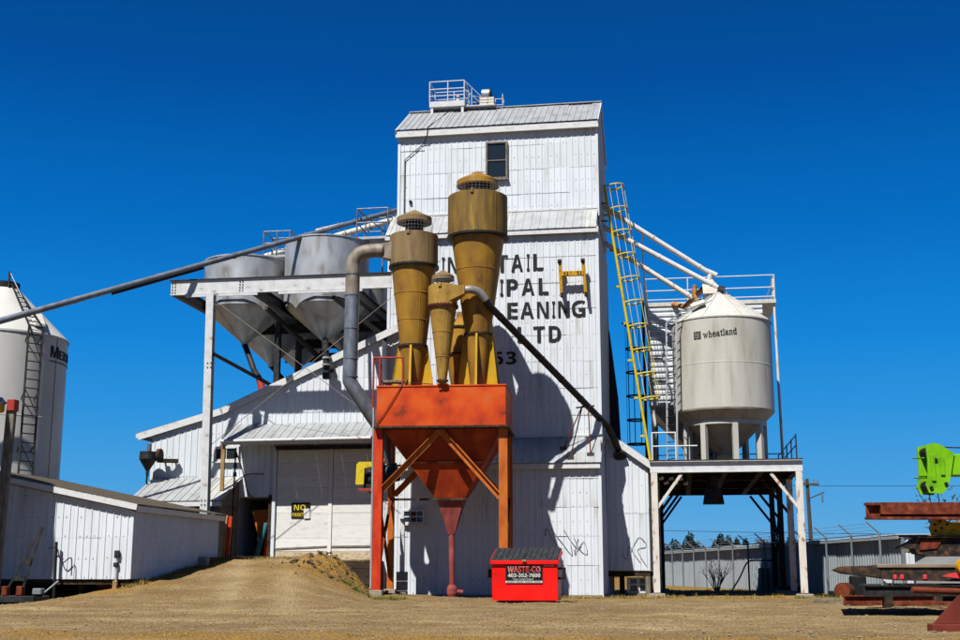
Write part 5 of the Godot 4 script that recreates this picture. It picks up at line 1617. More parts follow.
# ------------------------------------------------------------------ dumpster
func build_dumpster():
	var t = thing("dumpster", "red steel dumpster with black plastic lid in front of the tower", "dumpster", Vector3(-1.78, 0.0, 6.35), "", null, 1.0)
	var mb = MB.new()
	var W = 0.93
	# body: side outline extruded across
	mb.prism([Vector2(-0.62, 0.06), Vector2(0.60, 0.06), Vector2(0.64, 1.10), Vector2(-0.62, 1.42)], -W, W, Transform3D(Basis(Vector3(0, 0, 1), Vector3.UP, Vector3(-1, 0, 0)), Vector3()))
	part(t, "body", mb, "dumpster_red")
	mb = MB.new()
	mb.bb(-W - 0.04, W + 0.04, 1.06, 1.17, 0.60, 0.71, 0.012)
	part(t, "front_lip", mb, "dumpster_red")
	for s in [-1, 1]:
		mb = MB.new()
		mb.bar(Vector3(s * (W + 0.02), 1.15, 0.66), Vector3(s * (W + 0.02), 1.47, -0.62), 0.05, 0.09)
		part(t, "side_rail", mb, "dumpster_red")
		mb = MB.new()
		mb.bb(s * W, s * (W + 0.05), 0.64, 0.70, -0.45, 0.45)
		mb.bb(s * (W + 0.05), s * (W + 0.15), 0.64, 0.70, -0.45, 0.45)
		mb.bb(s * W, s * (W + 0.15), 0.92, 0.98, -0.45, 0.45)
		mb.bb(s * (W + 0.13), s * (W + 0.16), 0.64, 0.98, -0.45, 0.45)
		part(t, "fork_pocket", mb, "black_paint")
		mb = MB.new()
		mb.bb(s * W * 0.5 - 0.32, s * W * 0.5 + 0.32, 0.0, 0.06, -0.55, 0.5)
		part(t, "skid", mb, "rust_dark")
	# ribbed lid halves
	var a = Vector3(0, 1.17, 0.70)
	var b = Vector3(0, 1.52, -0.66)
	for s in [-1, 1]:
		mb = MB.new()
		var x0 = -W - 0.03 if s < 0 else 0.01
		var x1 = -0.01 if s < 0 else W + 0.03
		var up = (b - a).normalized()
		mb.xf = Transform3D(Basis(Vector3(1, 0, 0), up, Vector3(1, 0, 0).cross(up)), a)
		mb.box(Vector3((x0 + x1) / 2, (b - a).length() / 2, 0.008), Vector3(x1 - x0, (b - a).length(), 0.02), Basis(), 0.005)
		for k in 6:
			var x = x0 + (k + 0.5) * (x1 - x0) / 6.0
			mb.box(Vector3(x, (b - a).length() / 2, 0.03), Vector3(0.085, (b - a).length() * 0.94, 0.035), Basis(), 0.012)
		part(t, "lid", mb, "lid_plastic")
	mb = MB.new()
	mb.bb(-0.06, 0.06, 1.13, 1.19, 0.70, 0.76, 0.01)
	part(t, "latch", mb, "raw_wood")
	# sign on the front
	var z = 0.655
	var sg = Node3D.new()
	sg.name = "sign"
	t.add_child(sg, true)
	sg.position = Vector3(-0.02, 0.79, z)
	sg.rotation.x = 0.04
	mb = MB.new()
	mb.bb(-0.52, 0.52, -0.24, 0.235, -0.02, 0.004)
	part(sg, "panel", mb, "sign_black")
	mb = MB.new()
	mb.bb(-0.52, 0.52, -0.24, -0.185, -0.018, 0.008)
	part(sg, "white_strip", mb, "sign_white")
	lettering(sg, "WASTE-CO", Vector3(-0.455, 0.045, 0.001), 0.92, 0.17, "sign_white", 0.007)
	lettering(sg, "WASTE-CO", Vector3(-0.445, 0.053, 0.003), 0.90, 0.155, "sign_red", 0.009)
	lettering(sg, "403-352-7600", Vector3(-0.455, -0.085, 0.001), 0.92, 0.105, "sign_white", 0.007)
	lettering(sg, "\"Your Local Choice\"", Vector3(-0.32, -0.17, 0.001), 0.60, 0.065, "sign_white", 0.007, false)
	mb = MB.new()
	for k in 26:
		if k % 7 != 6: mb.bb(-0.48 + k * 0.037, -0.48 + k * 0.037 + 0.024, -0.226, -0.198, 0.006, 0.011)
	part(sg, "small_print", mb, "sign_black")
	lettering(t, "4-376", Vector3(0.55, 1.0, 0.645), 0.28, 0.05, "sign_white", 0.008)

# ------------------------------------------------------------------ bins on the right-hand platform
func build_right_platform():
	var B = Vector3(4.2, 0, -8.6)
	var t = thing("steel_platform", "rust-stained white steel platform on tall columns right of the tower", "platform", B)
	var mb = MB.new()
	var rows = [-1.85, -5.95, -10.8, -15.4]
	for i in 4:
		var z = rows[i]
		for x in [1.76, 6.72]:
			mb = MB.new()
			mb.ibeam(Vector3(x, 0.10, z), Vector3(x, 4.28, z), 0.24, 0.22, 0.02, Vector3(0, 0, 1))
			part(t, "column", mb, "rusty_white" if i < 2 else "rust_dark", B)
			mb = MB.new()
			mb.bb(x - 0.28, x + 0.28, -0.2, 0.12, z - 0.28, z + 0.28, 0.03)
			part(t, "footing", mb, "concrete", B)
			if i < 2:
				mb = MB.new()
				mb.bb(x - 0.17, x + 0.17, 0.12, 0.15, z - 0.17, z + 0.17)
				part(t, "base_plate", mb, "rust", B)
			# knee braces
			var s = 1.0 if x < 4 else -1.0
			mb = MB.new()
			mb.bar(Vector3(x + s * 0.06, 3.02, z), Vector3(x + s * 0.95, 4.22, z), 0.12, 0.10)
			part(t, "knee_brace", mb, "rusty_white" if i == 0 else "rust_dark", B)
		mb = MB.new()
		mb.ibeam(Vector3(1.62, 4.47, z), Vector3(6.86, 4.47, z), 0.40, 0.24, 0.025)
		part(t, "front_beam" if i == 0 else "cross_beam", mb, "white_steel" if i == 0 else "rust_dark", B)
	mb = MB.new()
	mb.bb(1.60, 6.88, 4.672, 4.71, -2.0, -1.72, 0.005)
	part(t, "beam_cap", mb, "rust_dark", B)
	for x in [1.76, 3.0, 4.24, 5.48, 6.72]:
		mb = MB.new()
		mb.ibeam(Vector3(x, 4.47, -1.98), Vector3(x, 4.47, -15.3), 0.38, 0.2, 0.025)
		part(t, "stringer", mb, "rust_dark", B)
	mb = MB.new()
	mb.bb(1.64, 6.84, 4.675, 4.70, -15.5, -2.01)
	part(t, "deck", mb, "rust_dark", B)
	for z in [-5.95, -10.8]:
		mb = MB.new()
		mb.bar(Vector3(6.72, 3.2, z - 0.1), Vector3(6.72, 4.25, z - 1.3), 0.1, 0.08)
		part(t, "knee_brace", mb, "rust_dark", B)
	for s in [[-10.8, -15.4, 0.4, 4.2], [-15.4, -10.8, 0.4, 4.2]]:
		mb = MB.new()
		mb.bar(Vector3(6.72, s[2], s[0]), Vector3(6.72, s[3], s[1]), 0.07, 0.05)
		part(t, "cross_brace", mb, "rust_dark", B)
	# valve handles and pipe stubs under the left end
	for k in 6:
		mb = MB.new()
		mb.tube(Vector3(1.95 + k * 0.17, 4.10 - (k % 2) * 0.16, -2.3 - k * 0.1), Vector3(2.06 + k * 0.17, 4.12 - (k % 2) * 0.16, -2.2 - k * 0.1), 0.055, 0.055, 8)
		part(t, "pipe_stub", mb, "rusty_white", B)
	# rail at the front left
	mb = MB.new()
	for x in [1.72, 2.55]: mb.tube(Vector3(x, 4.72, -2.0), Vector3(x, 5.72, -2.0), 0.035, 0.035, 6)
	for y in [5.70, 5.22]: mb.tube(Vector3(1.72, y, -2.0), Vector3(3.3 if y < 5.5 else 2.55, y, -2.0), 0.03, 0.03, 6)
	part(t, "railing", mb, "white_steel", B)
	mb = MB.new()
	for y in [5.0, 5.35]:
		mb.tube(Vector3(1.72, y, -2.0), Vector3(1.72, y, -5.5), 0.025, 0.025, 6)
		mb.tube(Vector3(6.75, y + 0.25, -2.6), Vector3(6.75, y + 0.25, -10.8), 0.022, 0.022, 6)
		mb.tube(Vector3(1.75, y, -7.0), Vector3(6.7, y, -7.0), 0.022, 0.022, 6)
	for z in [-2.6, -4.6, -6.6, -8.6, -10.8]: mb.tube(Vector3(6.75, 4.7, z), Vector3(6.75, 5.65, z), 0.025, 0.025, 6)
	part(t, "railing", mb, "dark_steel", B)
	mb = MB.new()
	mb.tube(Vector3(6.58, 4.70, -6.4), Vector3(6.52, 12.3, -6.5), 0.055, 0.05, 8)
	part(t, "mast", mb, "rusty_white", B)
	# dark discharge chute
	B = Vector3(3.85, 3.28, -4.0)
	t = thing("discharge_chute", "dark flared chute hanging under the right-hand platform", "chute", B)
	mb = MB.new()
	mb.hull([Vector3(3.46, 3.28, -3.62), Vector3(4.22, 3.28, -3.62), Vector3(4.22, 3.28, -4.38), Vector3(3.46, 3.28, -4.38)], [Vector3(3.55, 3.82, -3.72), Vector3(4.14, 3.82, -3.72), Vector3(4.14, 3.82, -4.28), Vector3(3.55, 3.82, -4.28)])
	part(t, "hood", mb, "dark_steel", B)
	mb = MB.new()
	mb.tube(Vector3(3.85, 3.8, -4.0), Vector3(3.85, 4.3, -4.0), 0.22, 0.22, 14)
	part(t, "throat", mb, "dark_steel", B)

	# smooth cream bin
	B = Vector3(4.36, 4.70, -4.35)
	t = thing("cream_bin", "smooth cream hopper bin lettered wheatland on the right-hand platform", "bin", B)
	var r = 1.84
	var q = Vector3(4.36, 0, -4.35)
	mb = MB.new()
	mb.lathe([Vector2(r, 6.66), Vector2(r, 8.28), Vector2(r + 0.006, 8.29), Vector2(r + 0.006, 8.32), Vector2(r, 8.33), Vector2(r, 10.0)], q, 72)
	part(t, "drum", mb, "bin_cream", B)
	mb = MB.new()
	mb.lathe([Vector2(r + 0.03, 9.96), Vector2(r + 0.03, 10.01), Vector2(0.34, 11.10), Vector2(0.34, 11.22), Vector2(0.0, 11.24)], q, 48)
	part(t, "roof", mb, "bin_roof", B)
	mb = MB.new()
	for k in 16:
		var a = TAU * k / 16
		mb.bar(q + Vector3(cos(a) * r, 10.03, sin(a) * r), q + Vector3(cos(a) * 0.36, 11.12, sin(a) * 0.36), 0.02, 0.03)
	part(t, "roof_seam", mb, "bin_roof", B)
	mb = MB.new()
	mb.lathe([Vector2(0.26, 4.98), Vector2(0.28, 5.10), Vector2(r - 0.02, 6.60), Vector2(r, 6.66)], q, 56)
	part(t, "cone", mb, "bin_under", B)
	mb = MB.new()
	mb.bb(q.x - 0.32, q.x + 0.32, 4.86, 5.06, q.z - 0.32, q.z + 0.32, 0.02)
	part(t, "outlet", mb, "pale_yellow", B)
	mb = MB.new()
	mb.lathe([Vector2(1.40, 6.10), Vector2(1.50, 6.10), Vector2(1.50, 6.27), Vector2(1.40, 6.27), Vector2(1.40, 6.10)], q, 48)
	part(t, "support_ring", mb, "bin_cream", B)
	for k in 8:
		var a = TAU * (k + 0.5) / 8 + 0.18
		mb = MB.new()
		mb.bb(-0.10, 0.10, 4.72, 6.12, -0.10, 0.10, 0.01)
		mb.bb(-0.14, 0.14, 4.70, 4.72, -0.14, 0.14)
		var lg = part(t, "leg", mb, "bin_cream")
		lg.position = q + Vector3(cos(a) * 1.45, 0, sin(a) * 1.45) - B
		lg.rotation.y = -a
	mb = MB.new()
	for k in 6:
		var a = TAU * (k + 0.3) / 6
		mb.bar(q + Vector3(cos(a) * 1.82, 6.67, sin(a) * 1.82), q + Vector3(cos(a) * 0.28, 5.12, sin(a) * 0.28), 0.02, 0.02)
	part(t, "cone_seam", mb, "rust", B)
	# print on the drum
	var put = func(s, ang, y, w, h, m):
		var n = Vector3(sin(ang), 0, cos(ang))
		var bas = Basis(Vector3(cos(ang), 0, -sin(ang)), Vector3.UP, n)
		return [bas, q + n * (r + 0.004) + Vector3(0, y, 0) - B - bas.x * w / 2]
	var a0 = -0.40
	var word = "wheatland"
	var widths = [0.20, 0.15, 0.14, 0.14, 0.10, 0.075, 0.14, 0.15, 0.15]
	var highs = [0.17, 0.24, 0.17, 0.17, 0.22, 0.24, 0.17, 0.17, 0.24]
	var ang2 = a0
	for k in 9:
		var half = widths[k] / 2 / r
		ang2 += half
		var pl = put.call(word[k], ang2, 9.20 + 0.012 * k, widths[k] * 0.9, highs[k], 0)
		lettering(t, word[k], pl[1], widths[k] * 0.9, highs[k], "black_paint", 0.012, true, pl[0], "letter", "Droid Serif")
		ang2 += half
	var pl2 = put.call("", a0 - 0.12, 9.20, 0.28, 0.28, 0)
	mb = MB.new()
	mb.bb(0, 0.28, -0.02, 0.26, -0.01, 0.006)
	var lo = part(t, "emblem", mb, "black_paint")
	lo.transform = Transform3D(pl2[0], pl2[1])
	mb = MB.new()
	for k in 3:
		mb.bar(Vector3(0.04, 0.05 + k * 0.075, 0.009), Vector3(0.14, 0.02 + k * 0.075, 0.009), 0.006, 0.02)
		mb.bar(Vector3(0.14, 0.02 + k * 0.075, 0.009), Vector3(0.24, 0.05 + k * 0.075, 0.009), 0.006, 0.02)
	lo = part(t, "emblem_lines", mb, "bin_cream")
	lo.transform = Transform3D(pl2[0], pl2[1])
	# hatch on the roof
	mb = MB.new()
	mb.box(q + Vector3(-0.85, 10.62, 1.0), Vector3(0.55, 0.10, 0.42), Basis(Vector3(0.8, 0, 0.6).normalized(), 0.55), 0.02)
	part(t, "roof_hatch", mb, "bin_roof", B)
	# ladder on the bin
	B = Vector3(2.4, 4.70, -3.1)
	t = thing("bin_ladder", "grey ladder up the left side of the cream bin", "ladder", B)
	mb = MB.new()
	mb.bar(Vector3(2.22, 4.72, -3.35), Vector3(2.34, 9.95, -3.35), 0.06, 0.04)
	mb.bar(Vector3(2.58, 4.72, -2.95), Vector3(2.70, 9.95, -2.95), 0.06, 0.04)
	mb.bar(Vector3(2.34, 9.95, -3.35), Vector3(3.7, 11.0, -3.9), 0.05, 0.04)
	mb.bar(Vector3(2.70, 9.95, -2.95), Vector3(4.0, 11.0, -3.6), 0.05, 0.04)
	part(t, "stile", mb, "galvanised", B)
	mb = MB.new()
	for k in 17:
		var f = (k + 0.5) / 17.0
		mb = MB.new()
		mb.tube(Vector3(2.22 + 0.12 * f, 4.72 + 5.23 * f, -3.35), Vector3(2.58 + 0.12 * f, 4.72 + 5.23 * f, -2.95), 0.018, 0.018, 5)
		part(t, "rung", mb, "dark_steel", B)
	for k in 5:
		var f = (k + 0.5) / 5.0
		mb = MB.new()
		mb.tube(Vector3(2.34, 9.95, -3.35).lerp(Vector3(3.7, 11.0, -3.9), f), Vector3(2.70, 9.95, -2.95).lerp(Vector3(4.0, 11.0, -3.6), f), 0.018, 0.018, 5)
		part(t, "rung", mb, "dark_steel", B)

	# corrugated bin behind
	B = Vector3(4.05, 4.70, -8.8)
	t = thing("corrugated_bin", "white corrugated square bin with a railed flat top behind the cream bin", "bin", B)
	mb = MB.new()
	mb.bb(1.62, 6.02, 7.2, 11.2, -10.9, -6.45)
	part(t, "core", mb, "white_steel", B)
	# sheets with level corrugations
	for k in 3:
		var up_sheet = Transform3D(Basis(Vector3(0, 1, 0), Vector3(-1, 0, 0), Vector3(0, 0, 1)), Vector3(6.06, 0, -6.44))
		clad(t, up_sheet, 7.2 + k * 1.34, 8.52 + k * 1.34, 0.0, 4.46, 2.23, 1.34, ["siding_0", "siding_1", "siding_2"], B, "corrugated_sheet", 0.22, 0.055, 0.19, false)
		var left_sheet = Transform3D(Basis(Vector3(0, 1, 0), Vector3(0, 0, -1), Vector3(-1, 0, 0)), Vector3(1.61, 0, -6.42))
		clad(t, left_sheet, 7.2 + k * 1.34, 8.52 + k * 1.34, 0.0, 4.5, 2.25, 1.34, ["siding_0", "siding_1", "siding_2"], B, "corrugated_sheet", 0.22, 0.055, 0.19, false)
	mb = MB.new()
	mb.hull([Vector3(3.6, 5.0, -8.3), Vector3(4.5, 5.0, -8.3), Vector3(4.5, 5.0, -9.1), Vector3(3.6, 5.0, -9.1)], [Vector3(1.60, 7.2, -6.45), Vector3(6.04, 7.2, -6.45), Vector3(6.04, 7.2, -10.9), Vector3(1.60, 7.2, -10.9)])
	part(t, "hopper", mb, "galvanised", B)
	mb = MB.new()
	mb.bb(1.50, 6.60, 11.2, 11.36, -11.1, -6.34, 0.01)
	part(t, "top_deck", mb, "bin_roof", B)
	for p in [Vector2(1.72, -6.6), Vector2(5.95, -6.6), Vector2(1.72, -10.8), Vector2(5.95, -10.8)]:
		mb = MB.new()
		mb.bb(p.x - 0.09, p.x + 0.09, 4.70, 7.2, p.y - 0.09, p.y + 0.09, 0.01)
		part(t, "leg", mb, "rusty_white", B)
	rail_frame(t, [Vector2(1.52, -6.40), Vector2(3.2, -6.40), Vector2(6.56, -6.40), Vector2(6.56, -11.05), Vector2(1.52, -11.05), Vector2(1.52, -6.40)], 11.36, 0.98, [1.0, 0.5, 0.12], 0.028, "white_steel", B)

	# distributor head on the bin roof and the three spouts to it
	B = Vector3(4.1, 11.2, -4.4)
	t = thing("spout_head", "rusty spout junction on top of the cream bin", "spout", B)
	mb = MB.new()
	mb.hull([Vector3(3.75, 11.18, -4.1), Vector3(4.55, 11.18, -4.1), Vector3(4.55, 11.18, -4.7), Vector3(3.75, 11.18, -4.7)], [Vector3(3.72, 11.55, -4.2), Vector3(4.10, 11.75, -4.2), Vector3(4.10, 11.75, -4.6), Vector3(3.72, 11.55, -4.6)])
	part(t, "box", mb, "rusty_white", B)
	mb = MB.new()
	mb.tube(Vector3(4.28, 11.30, -4.2), Vector3(4.52, 11.22, -4.2), 0.20, 0.22, 14)
	part(t, "collar", mb, "dark_steel", B)
	mb = MB.new()
	mb.path([Vector3(3.75, 11.45, -4.5), Vector3(3.05, 10.95, -5.4), Vector3(2.6, 11.3, -6.4)], 0.10, 10)
	mb.path([Vector3(3.45, 11.55, -4.3), Vector3(3.40, 11.15, -4.3), Vector3(3.5, 10.95, -4.3)], 0.09, 10)
	part(t, "rusty_elbow", mb, "orange_rust", B)
	var sp = [[Vector3(-0.05, 14.80, -4.0), Vector3(3.85, 12.12, -4.3), "topmost"], [Vector3(-0.05, 14.05, -4.3), Vector3(4.30, 11.40, -4.2), "middle"], [Vector3(-0.05, 13.50, -4.6), Vector3(3.35, 11.15, -4.7), "lowest"]]
	for s in sp:
		B = s[1]
		t = thing("grain_spout", "%s of the three white spouts sloping from the tower to the cream bin" % s[2], "pipe", B, "white grain spouts from the tower")
		mb = MB.new()
		mb.tube(s[0], s[1], 0.098, 0.098, 14)
		part(t, "pipe", mb, "rusty_white" if s[2] == "lowest" else "white_steel", B)
		mb = MB.new()
		var d = (s[1] - s[0]).normalized()
		for f in [0.12, 0.5, 0.94]:
			var p = s[0].lerp(s[1], f)
			mb.tube(p, p + d * 0.06, 0.112, 0.112, 14)
		part(t, "joint_band", mb, "rusty_white", B)
		if s[2] == "topmost":
			mb = MB.new()
			mb.tube(Vector3(3.85, 12.12, -4.3), Vector3(4.28, 11.90, -4.3), 0.11, 0.11, 12)
			mb.tube(Vector3(4.05, 12.0, -4.3), Vector3(3.98, 11.65, -4.3), 0.10, 0.10, 12)
			part(t, "elbow", mb, "white_steel", B)
			mb = MB.new()
			mb.tube(Vector3(1.50, 13.65, -4.1), Vector3(1.52, 11.30, -6.3), 0.03, 0.03, 6)
			part(t, "prop", mb, "white_steel", B)

# a caged ladder between two points; the cage stands off on the side given by "out"
func caged_ladder(called, label, a, b, out, gauge, first, last, nh, stile_m, cage_m):
	var B = a
	var t = thing(called, label, "ladder", B)
	var mb = MB.new()
	var side = (b - a).normalized().cross(out).normalized()
	var half = side * gauge / 2
	for s in [-1.0, 1.0]:
		mb = MB.new()
		mb.tube(a + half * s, b + half * s, 0.052, 0.052, 8)
		part(t, "stile", mb, stile_m, B)
	var n = int((b - a).length() / 0.3)
	for k in n:
		var p = a.lerp(b, (k + 0.5) / n)
		mb = MB.new()
		mb.tube(p - half, p + half, 0.014, 0.014, 5)
		part(t, "rung", mb, stile_m, B)
	var r = 0.36
	for k in nh:
		var p = a.lerp(b, lerp(first, last, float(k) / (nh - 1)))
		mb = MB.new()
		var pts = []
		for q in 15:
			var ang = lerp(-0.78 * PI, 0.78 * PI, q / 14.0)
			pts.append(p + out * (0.36 + r * cos(ang)) + side * r * sin(ang))
		pts.push_front(p - half)
		pts.append(p + half)
		mb.sweep(pts, 0.034, 6)
		var h = part(t, "hoop", mb, cage_m, B)
	for q in 7:
		var ang = lerp(-0.66 * PI, 0.66 * PI, q / 6.0)
		var o = out * (0.36 + r * cos(ang)) + side * r * sin(ang)
		mb = MB.new()
		mb.bar(a.lerp(b, first) + o, a.lerp(b, last) + o, 0.062, 0.016, out)
		part(t, "cage_bar", mb, cage_m, B)
	return t

func build_ladders():
	var t = caged_ladder("yellow_ladder", "yellow caged ladder leaning from the platform up to the tower top", Vector3(1.64, 4.72, -3.0), Vector3(0.16, 15.25, -3.1), Vector3(1, 0.12, 0).normalized(), 0.46, 0.22, 0.995, 10, "yellow_paint", "cage_yellow")
	var mb = MB.new()
	for k in 7:
		var p = Vector3(1.64, 4.72, -3.0).lerp(Vector3(0.16, 15.25, -3.1), (k + 0.7) / 7.5)
		mb.bar(p, p + Vector3(-0.22, 0, 0), 0.10, 0.07)
	part(t, "standoff", mb, "yellow_paint", Vector3(1.64, 4.72, -3.0))
	mb = MB.new()
	for y in [14.6, 13.9]: mb.tube(Vector3(0.0, y, -3.1), Vector3(0.26, y, -3.1), 0.03, 0.03, 6)
	part(t, "wall_tie", mb, "dark_steel", Vector3(1.64, 4.72, -3.0))
	t = caged_ladder("black_ladder", "black caged ladder standing on the lean-to roof behind the yellow one", Vector3(1.42, 4.95, -6.2), Vector3(1.42, 11.4, -6.2), Vector3(-1, 0, 0), 0.42, 0.12, 0.85, 6, "black_paint", "black_paint")

# ------------------------------------------------------------------ left: silo, shed, lamp post, machine
func silo(label, x, z, r = 2.2, up = 0.0):
	var t = thing("grain_silo", label, "silo", Vector3(x, 0, z), "smooth grey silos")
	var mb = MB.new()
	mb.lathe([Vector2(r, 2.6), Vector2(r, 5.8), Vector2(r + 0.006, 5.81), Vector2(r + 0.006, 5.84), Vector2(r, 5.85), Vector2(r, 8.60)], Vector3(), 72)
	part(t, "drum", mb, "silo_grey")
	mb = MB.new()
	mb.lathe([Vector2(r + 0.03, 8.55), Vector2(r + 0.03, 8.61), Vector2(0.45, 10.40), Vector2(0.0, 10.41)], Vector3(), 56)
	part(t, "roof", mb, "silo_grey")
	mb = MB.new()
	mb.lathe([Vector2(0.3, 0.7), Vector2(r - 0.05, 2.6), Vector2(r, 2.62)], Vector3(), 48)
	part(t, "cone", mb, "silo_grey")
	mb = MB.new()
	mb.lathe([Vector2(0.5, 10.35), Vector2(0.5, 10.57), Vector2(0.0, 10.61)], Vector3(), 24)
	part(t, "cap", mb, "black_paint")
	for k in 8:
		var a = TAU * k / 8
		mb = MB.new()
		mb.bar(Vector3(cos(a) * (r - 0.1), 0.0, sin(a) * (r - 0.1)), Vector3(cos(a) * (r - 0.1), 2.7, sin(a) * (r - 0.1)), 0.16, 0.16)
		part(t, "leg", mb, "silo_grey")
	for a in [1.47, 3.6, 5.6]:
		mb = MB.new()
		var e = Vector3(sin(a), 0, cos(a)) * (r + 0.004)
		mb.bar(e + Vector3.UP * 2.6, e + Vector3.UP * 8.56, 0.03, 0.01, Vector3(sin(a), 0, cos(a)))
		part(t, "drum_seam", mb, "post_grey")
	return t

func build_left():
	var t = silo("pale grey smooth silo with black lettering at the left edge", -20.05, 4.0)
	var mb
	var r = 2.2
	# lettering along the right of the drum
	var word = "MERIDIAN"
	var ws = [0.40, 0.26, 0.27, 0.08, 0.29, 0.08, 0.28, 0.28]
	var ang = 1.33
	for k in 8:
		var h = 0.40 if k == 0 else 0.30
		var w = ws[k]
		ang += w / 2 / r
		var n = Vector3(sin(ang), 0, cos(ang))
		var bas = Basis(Vector3(cos(ang), 0, -sin(ang)), Vector3.UP, n)
		lettering(t, word[k], n * (r + 0.004) + Vector3(0, 7.86, 0) - bas.x * w / 2, w, h, "black_paint", 0.012, true, bas, "letter")
		ang += (w / 2 + 0.06) / r
	mb = MB.new()
	var under = []
	for k in 24:
		var a = 1.31 + 0.05 * k
		under.append(Vector3(sin(a), 0, cos(a)) * (r + 0.006) + Vector3(0, 7.74, 0))
	mb.sweep(under, 0.022, 4)
	part(t, "underline", mb, "black_paint")
	# rails, rungs, brackets of its ladder
	var B = Vector3(-19.0, 2.6, 6.3)
	t = thing("silo_ladder", "dark ladder up the front of the grey silo and over its roof", "ladder", B)
	var c0 = Vector3(-20.05, 0, 4.0)
	var a1 = 0.88
	var a2 = 1.08
	var p1 = c0 + Vector3(sin(a1), 0, cos(a1)) * (r + 0.22)
	var p2 = c0 + Vector3(sin(a2), 0, cos(a2)) * (r + 0.22)
	for p in [p1, p2]:
		mb = MB.new()
		mb.bar(p + Vector3.UP * 0.6, p + Vector3.UP * 8.75, 0.06, 0.035)
		var inn = c0 + (p - c0).normalized() * 0.6
		mb.bar(p + Vector3.UP * 8.75, inn + Vector3.UP * 10.47, 0.05, 0.035)
		part(t, "stile", mb, "dark_steel", B)
	mb = MB.new()
	for k in 27:
		mb = MB.new()
		mb.tube(p1 + Vector3.UP * (0.8 + k * 0.295), p2 + Vector3.UP * (0.8 + k * 0.295), 0.02, 0.02, 5)
		part(t, "rung", mb, "dark_steel", B)
	var i1 = c0 + (p1 - c0).normalized() * 0.6 + Vector3.UP * 10.47
	var i2 = c0 + (p2 - c0).normalized() * 0.6 + Vector3.UP * 10.47
	for k in 9:
		mb = MB.new()
		mb.tube((p1 + Vector3.UP * 8.75).lerp(i1, k / 9.0), (p2 + Vector3.UP * 8.75).lerp(i2, k / 9.0), 0.02, 0.02, 5)
		part(t, "rung", mb, "dark_steel", B)
	mb = MB.new()
	for y in [3.0, 4.9, 6.6, 8.5]:
		for p in [p1, p2]: mb.tube(p + Vector3.UP * y, c0 + (p - c0).normalized() * r + Vector3.UP * (y - 0.25), 0.02, 0.02, 5)
	mb.bar(p1 + Vector3.UP * 6.7, p2 + Vector3.UP * 5.9, 0.03, 0.02)
	mb.bar(p1 + Vector3.UP * 4.9, p2 + Vector3.UP * 4.1, 0.03, 0.02)
	mb.bar(p1 + Vector3.UP * 8.75, p2 + Vector3.UP * 7.7, 0.03, 0.02)
	part(t, "bracket", mb, "dark_steel", B)
	B = c0 + Vector3(0.35, 10.4, 0.3)
	t = thing("silo_lid_lever", "dark lid lever post with a white cable on the silo roof", "lever", B)
	mb = MB.new()
	mb.bar(c0 + Vector3(0.35, 10.3, 0.35), c0 + Vector3(0.35, 10.9, 0.35), 0.07, 0.05)
	part(t, "post", mb, "dark_steel", B)
	mb = MB.new()
	mb.tube(c0 + Vector3(0.36, 10.88, 0.35), c0 + Vector3(1.65, 8.95, 0.8), 0.012, 0.012, 5)
	part(t, "cable", mb, "white_steel", B)
	B = c0 + Vector3(1.45, 9.0, 1.25)
	t = thing("roof_vent", "low white vent hood on the silo roof edge", "vent", B)
	mb = MB.new()
	mb.box(c0 + Vector3(1.75, 9.07, 0.75), Vector3(0.42, 0.16, 0.75), Basis(Vector3(1, 0, -1).normalized(), 0.0) * Basis(Vector3(0, 1, 0), 0.75) * Basis(Vector3(1, 0, 0), 0.7), 0.06)
	part(t, "hood", mb, "bin_roof", B)
	# its neighbour just out of view, whose shade falls on the shed
	silo("second grey silo just outside the left edge", -19.15, 14.6, 3.3)

	# long white shed
	B = Vector3(-14.0, 0.5, 7.2)
	t = thing("long_shed", "white metal shed with a brown shingle roof beside the ramp", "shed", B)
	var x0 = -17.9
	var x1 = -11.98
	var z0 = 4.05
	var z1 = 10.5
	var sl = func(x): return 2.62 + (x1 - x) * 0.203
	mb = MB.new()
	mb.prism([Vector2(x0, 0.68), Vector2(x1 - 0.03, 0.68), Vector2(x1 - 0.03, sl.call(x1) - 0.14), Vector2(x0, sl.call(x0) - 0.14)], z0, z1 - 0.03)
	part(t, "body", mb, "siding_1", B)
	clad(t, front(z1 - 0.01), x0, x1 - 0.06, 0.66, func(q): return sl.call(q) - 0.13, 1.1, 0.84, SID, B, "siding_panel", 0.21, 0.022, 0.04)
	clad(t, right_side(x1 - 0.01), -z1 + 0.05, -z0, 0.66, sl.call(x1) - 0.16, 0.95, 0.80, SID, B, "siding_panel", 0.16, 0.03, 0.07)
	mb = MB.new()
	mb.bb(x1 - 0.07, x1 + 0.02, 0.66, sl.call(x1) - 0.15, z1 - 0.06, z1 + 0.02, 0.006)
	part(t, "corner_trim", mb, "siding_0", B)
	mb = MB.new()
	mb.bar(Vector3(x0, sl.call(x0) - 0.02, z1 + 0.16), Vector3(x1 + 0.16, sl.call(x1 + 0.16) - 0.02, z1 + 0.16), 0.03, 0.17, Vector3.UP, 0.004)
	part(t, "bargeboard", mb, "white_trim", B)
	mb = MB.new()
	mb.bb(x1 + 0.13, x1 + 0.16, sl.call(x1 + 0.16) - 0.14, sl.call(x1 + 0.16) + 0.02, z0 - 0.1, z1 + 0.14, 0.004)
	part(t, "eave_board", mb, "white_trim", B)
	# shingle courses, laid from the eave up
	var sdir = Vector3(-1, 0.203, 0).normalized()
	var sn = Vector3(0.203, 1, 0).normalized()
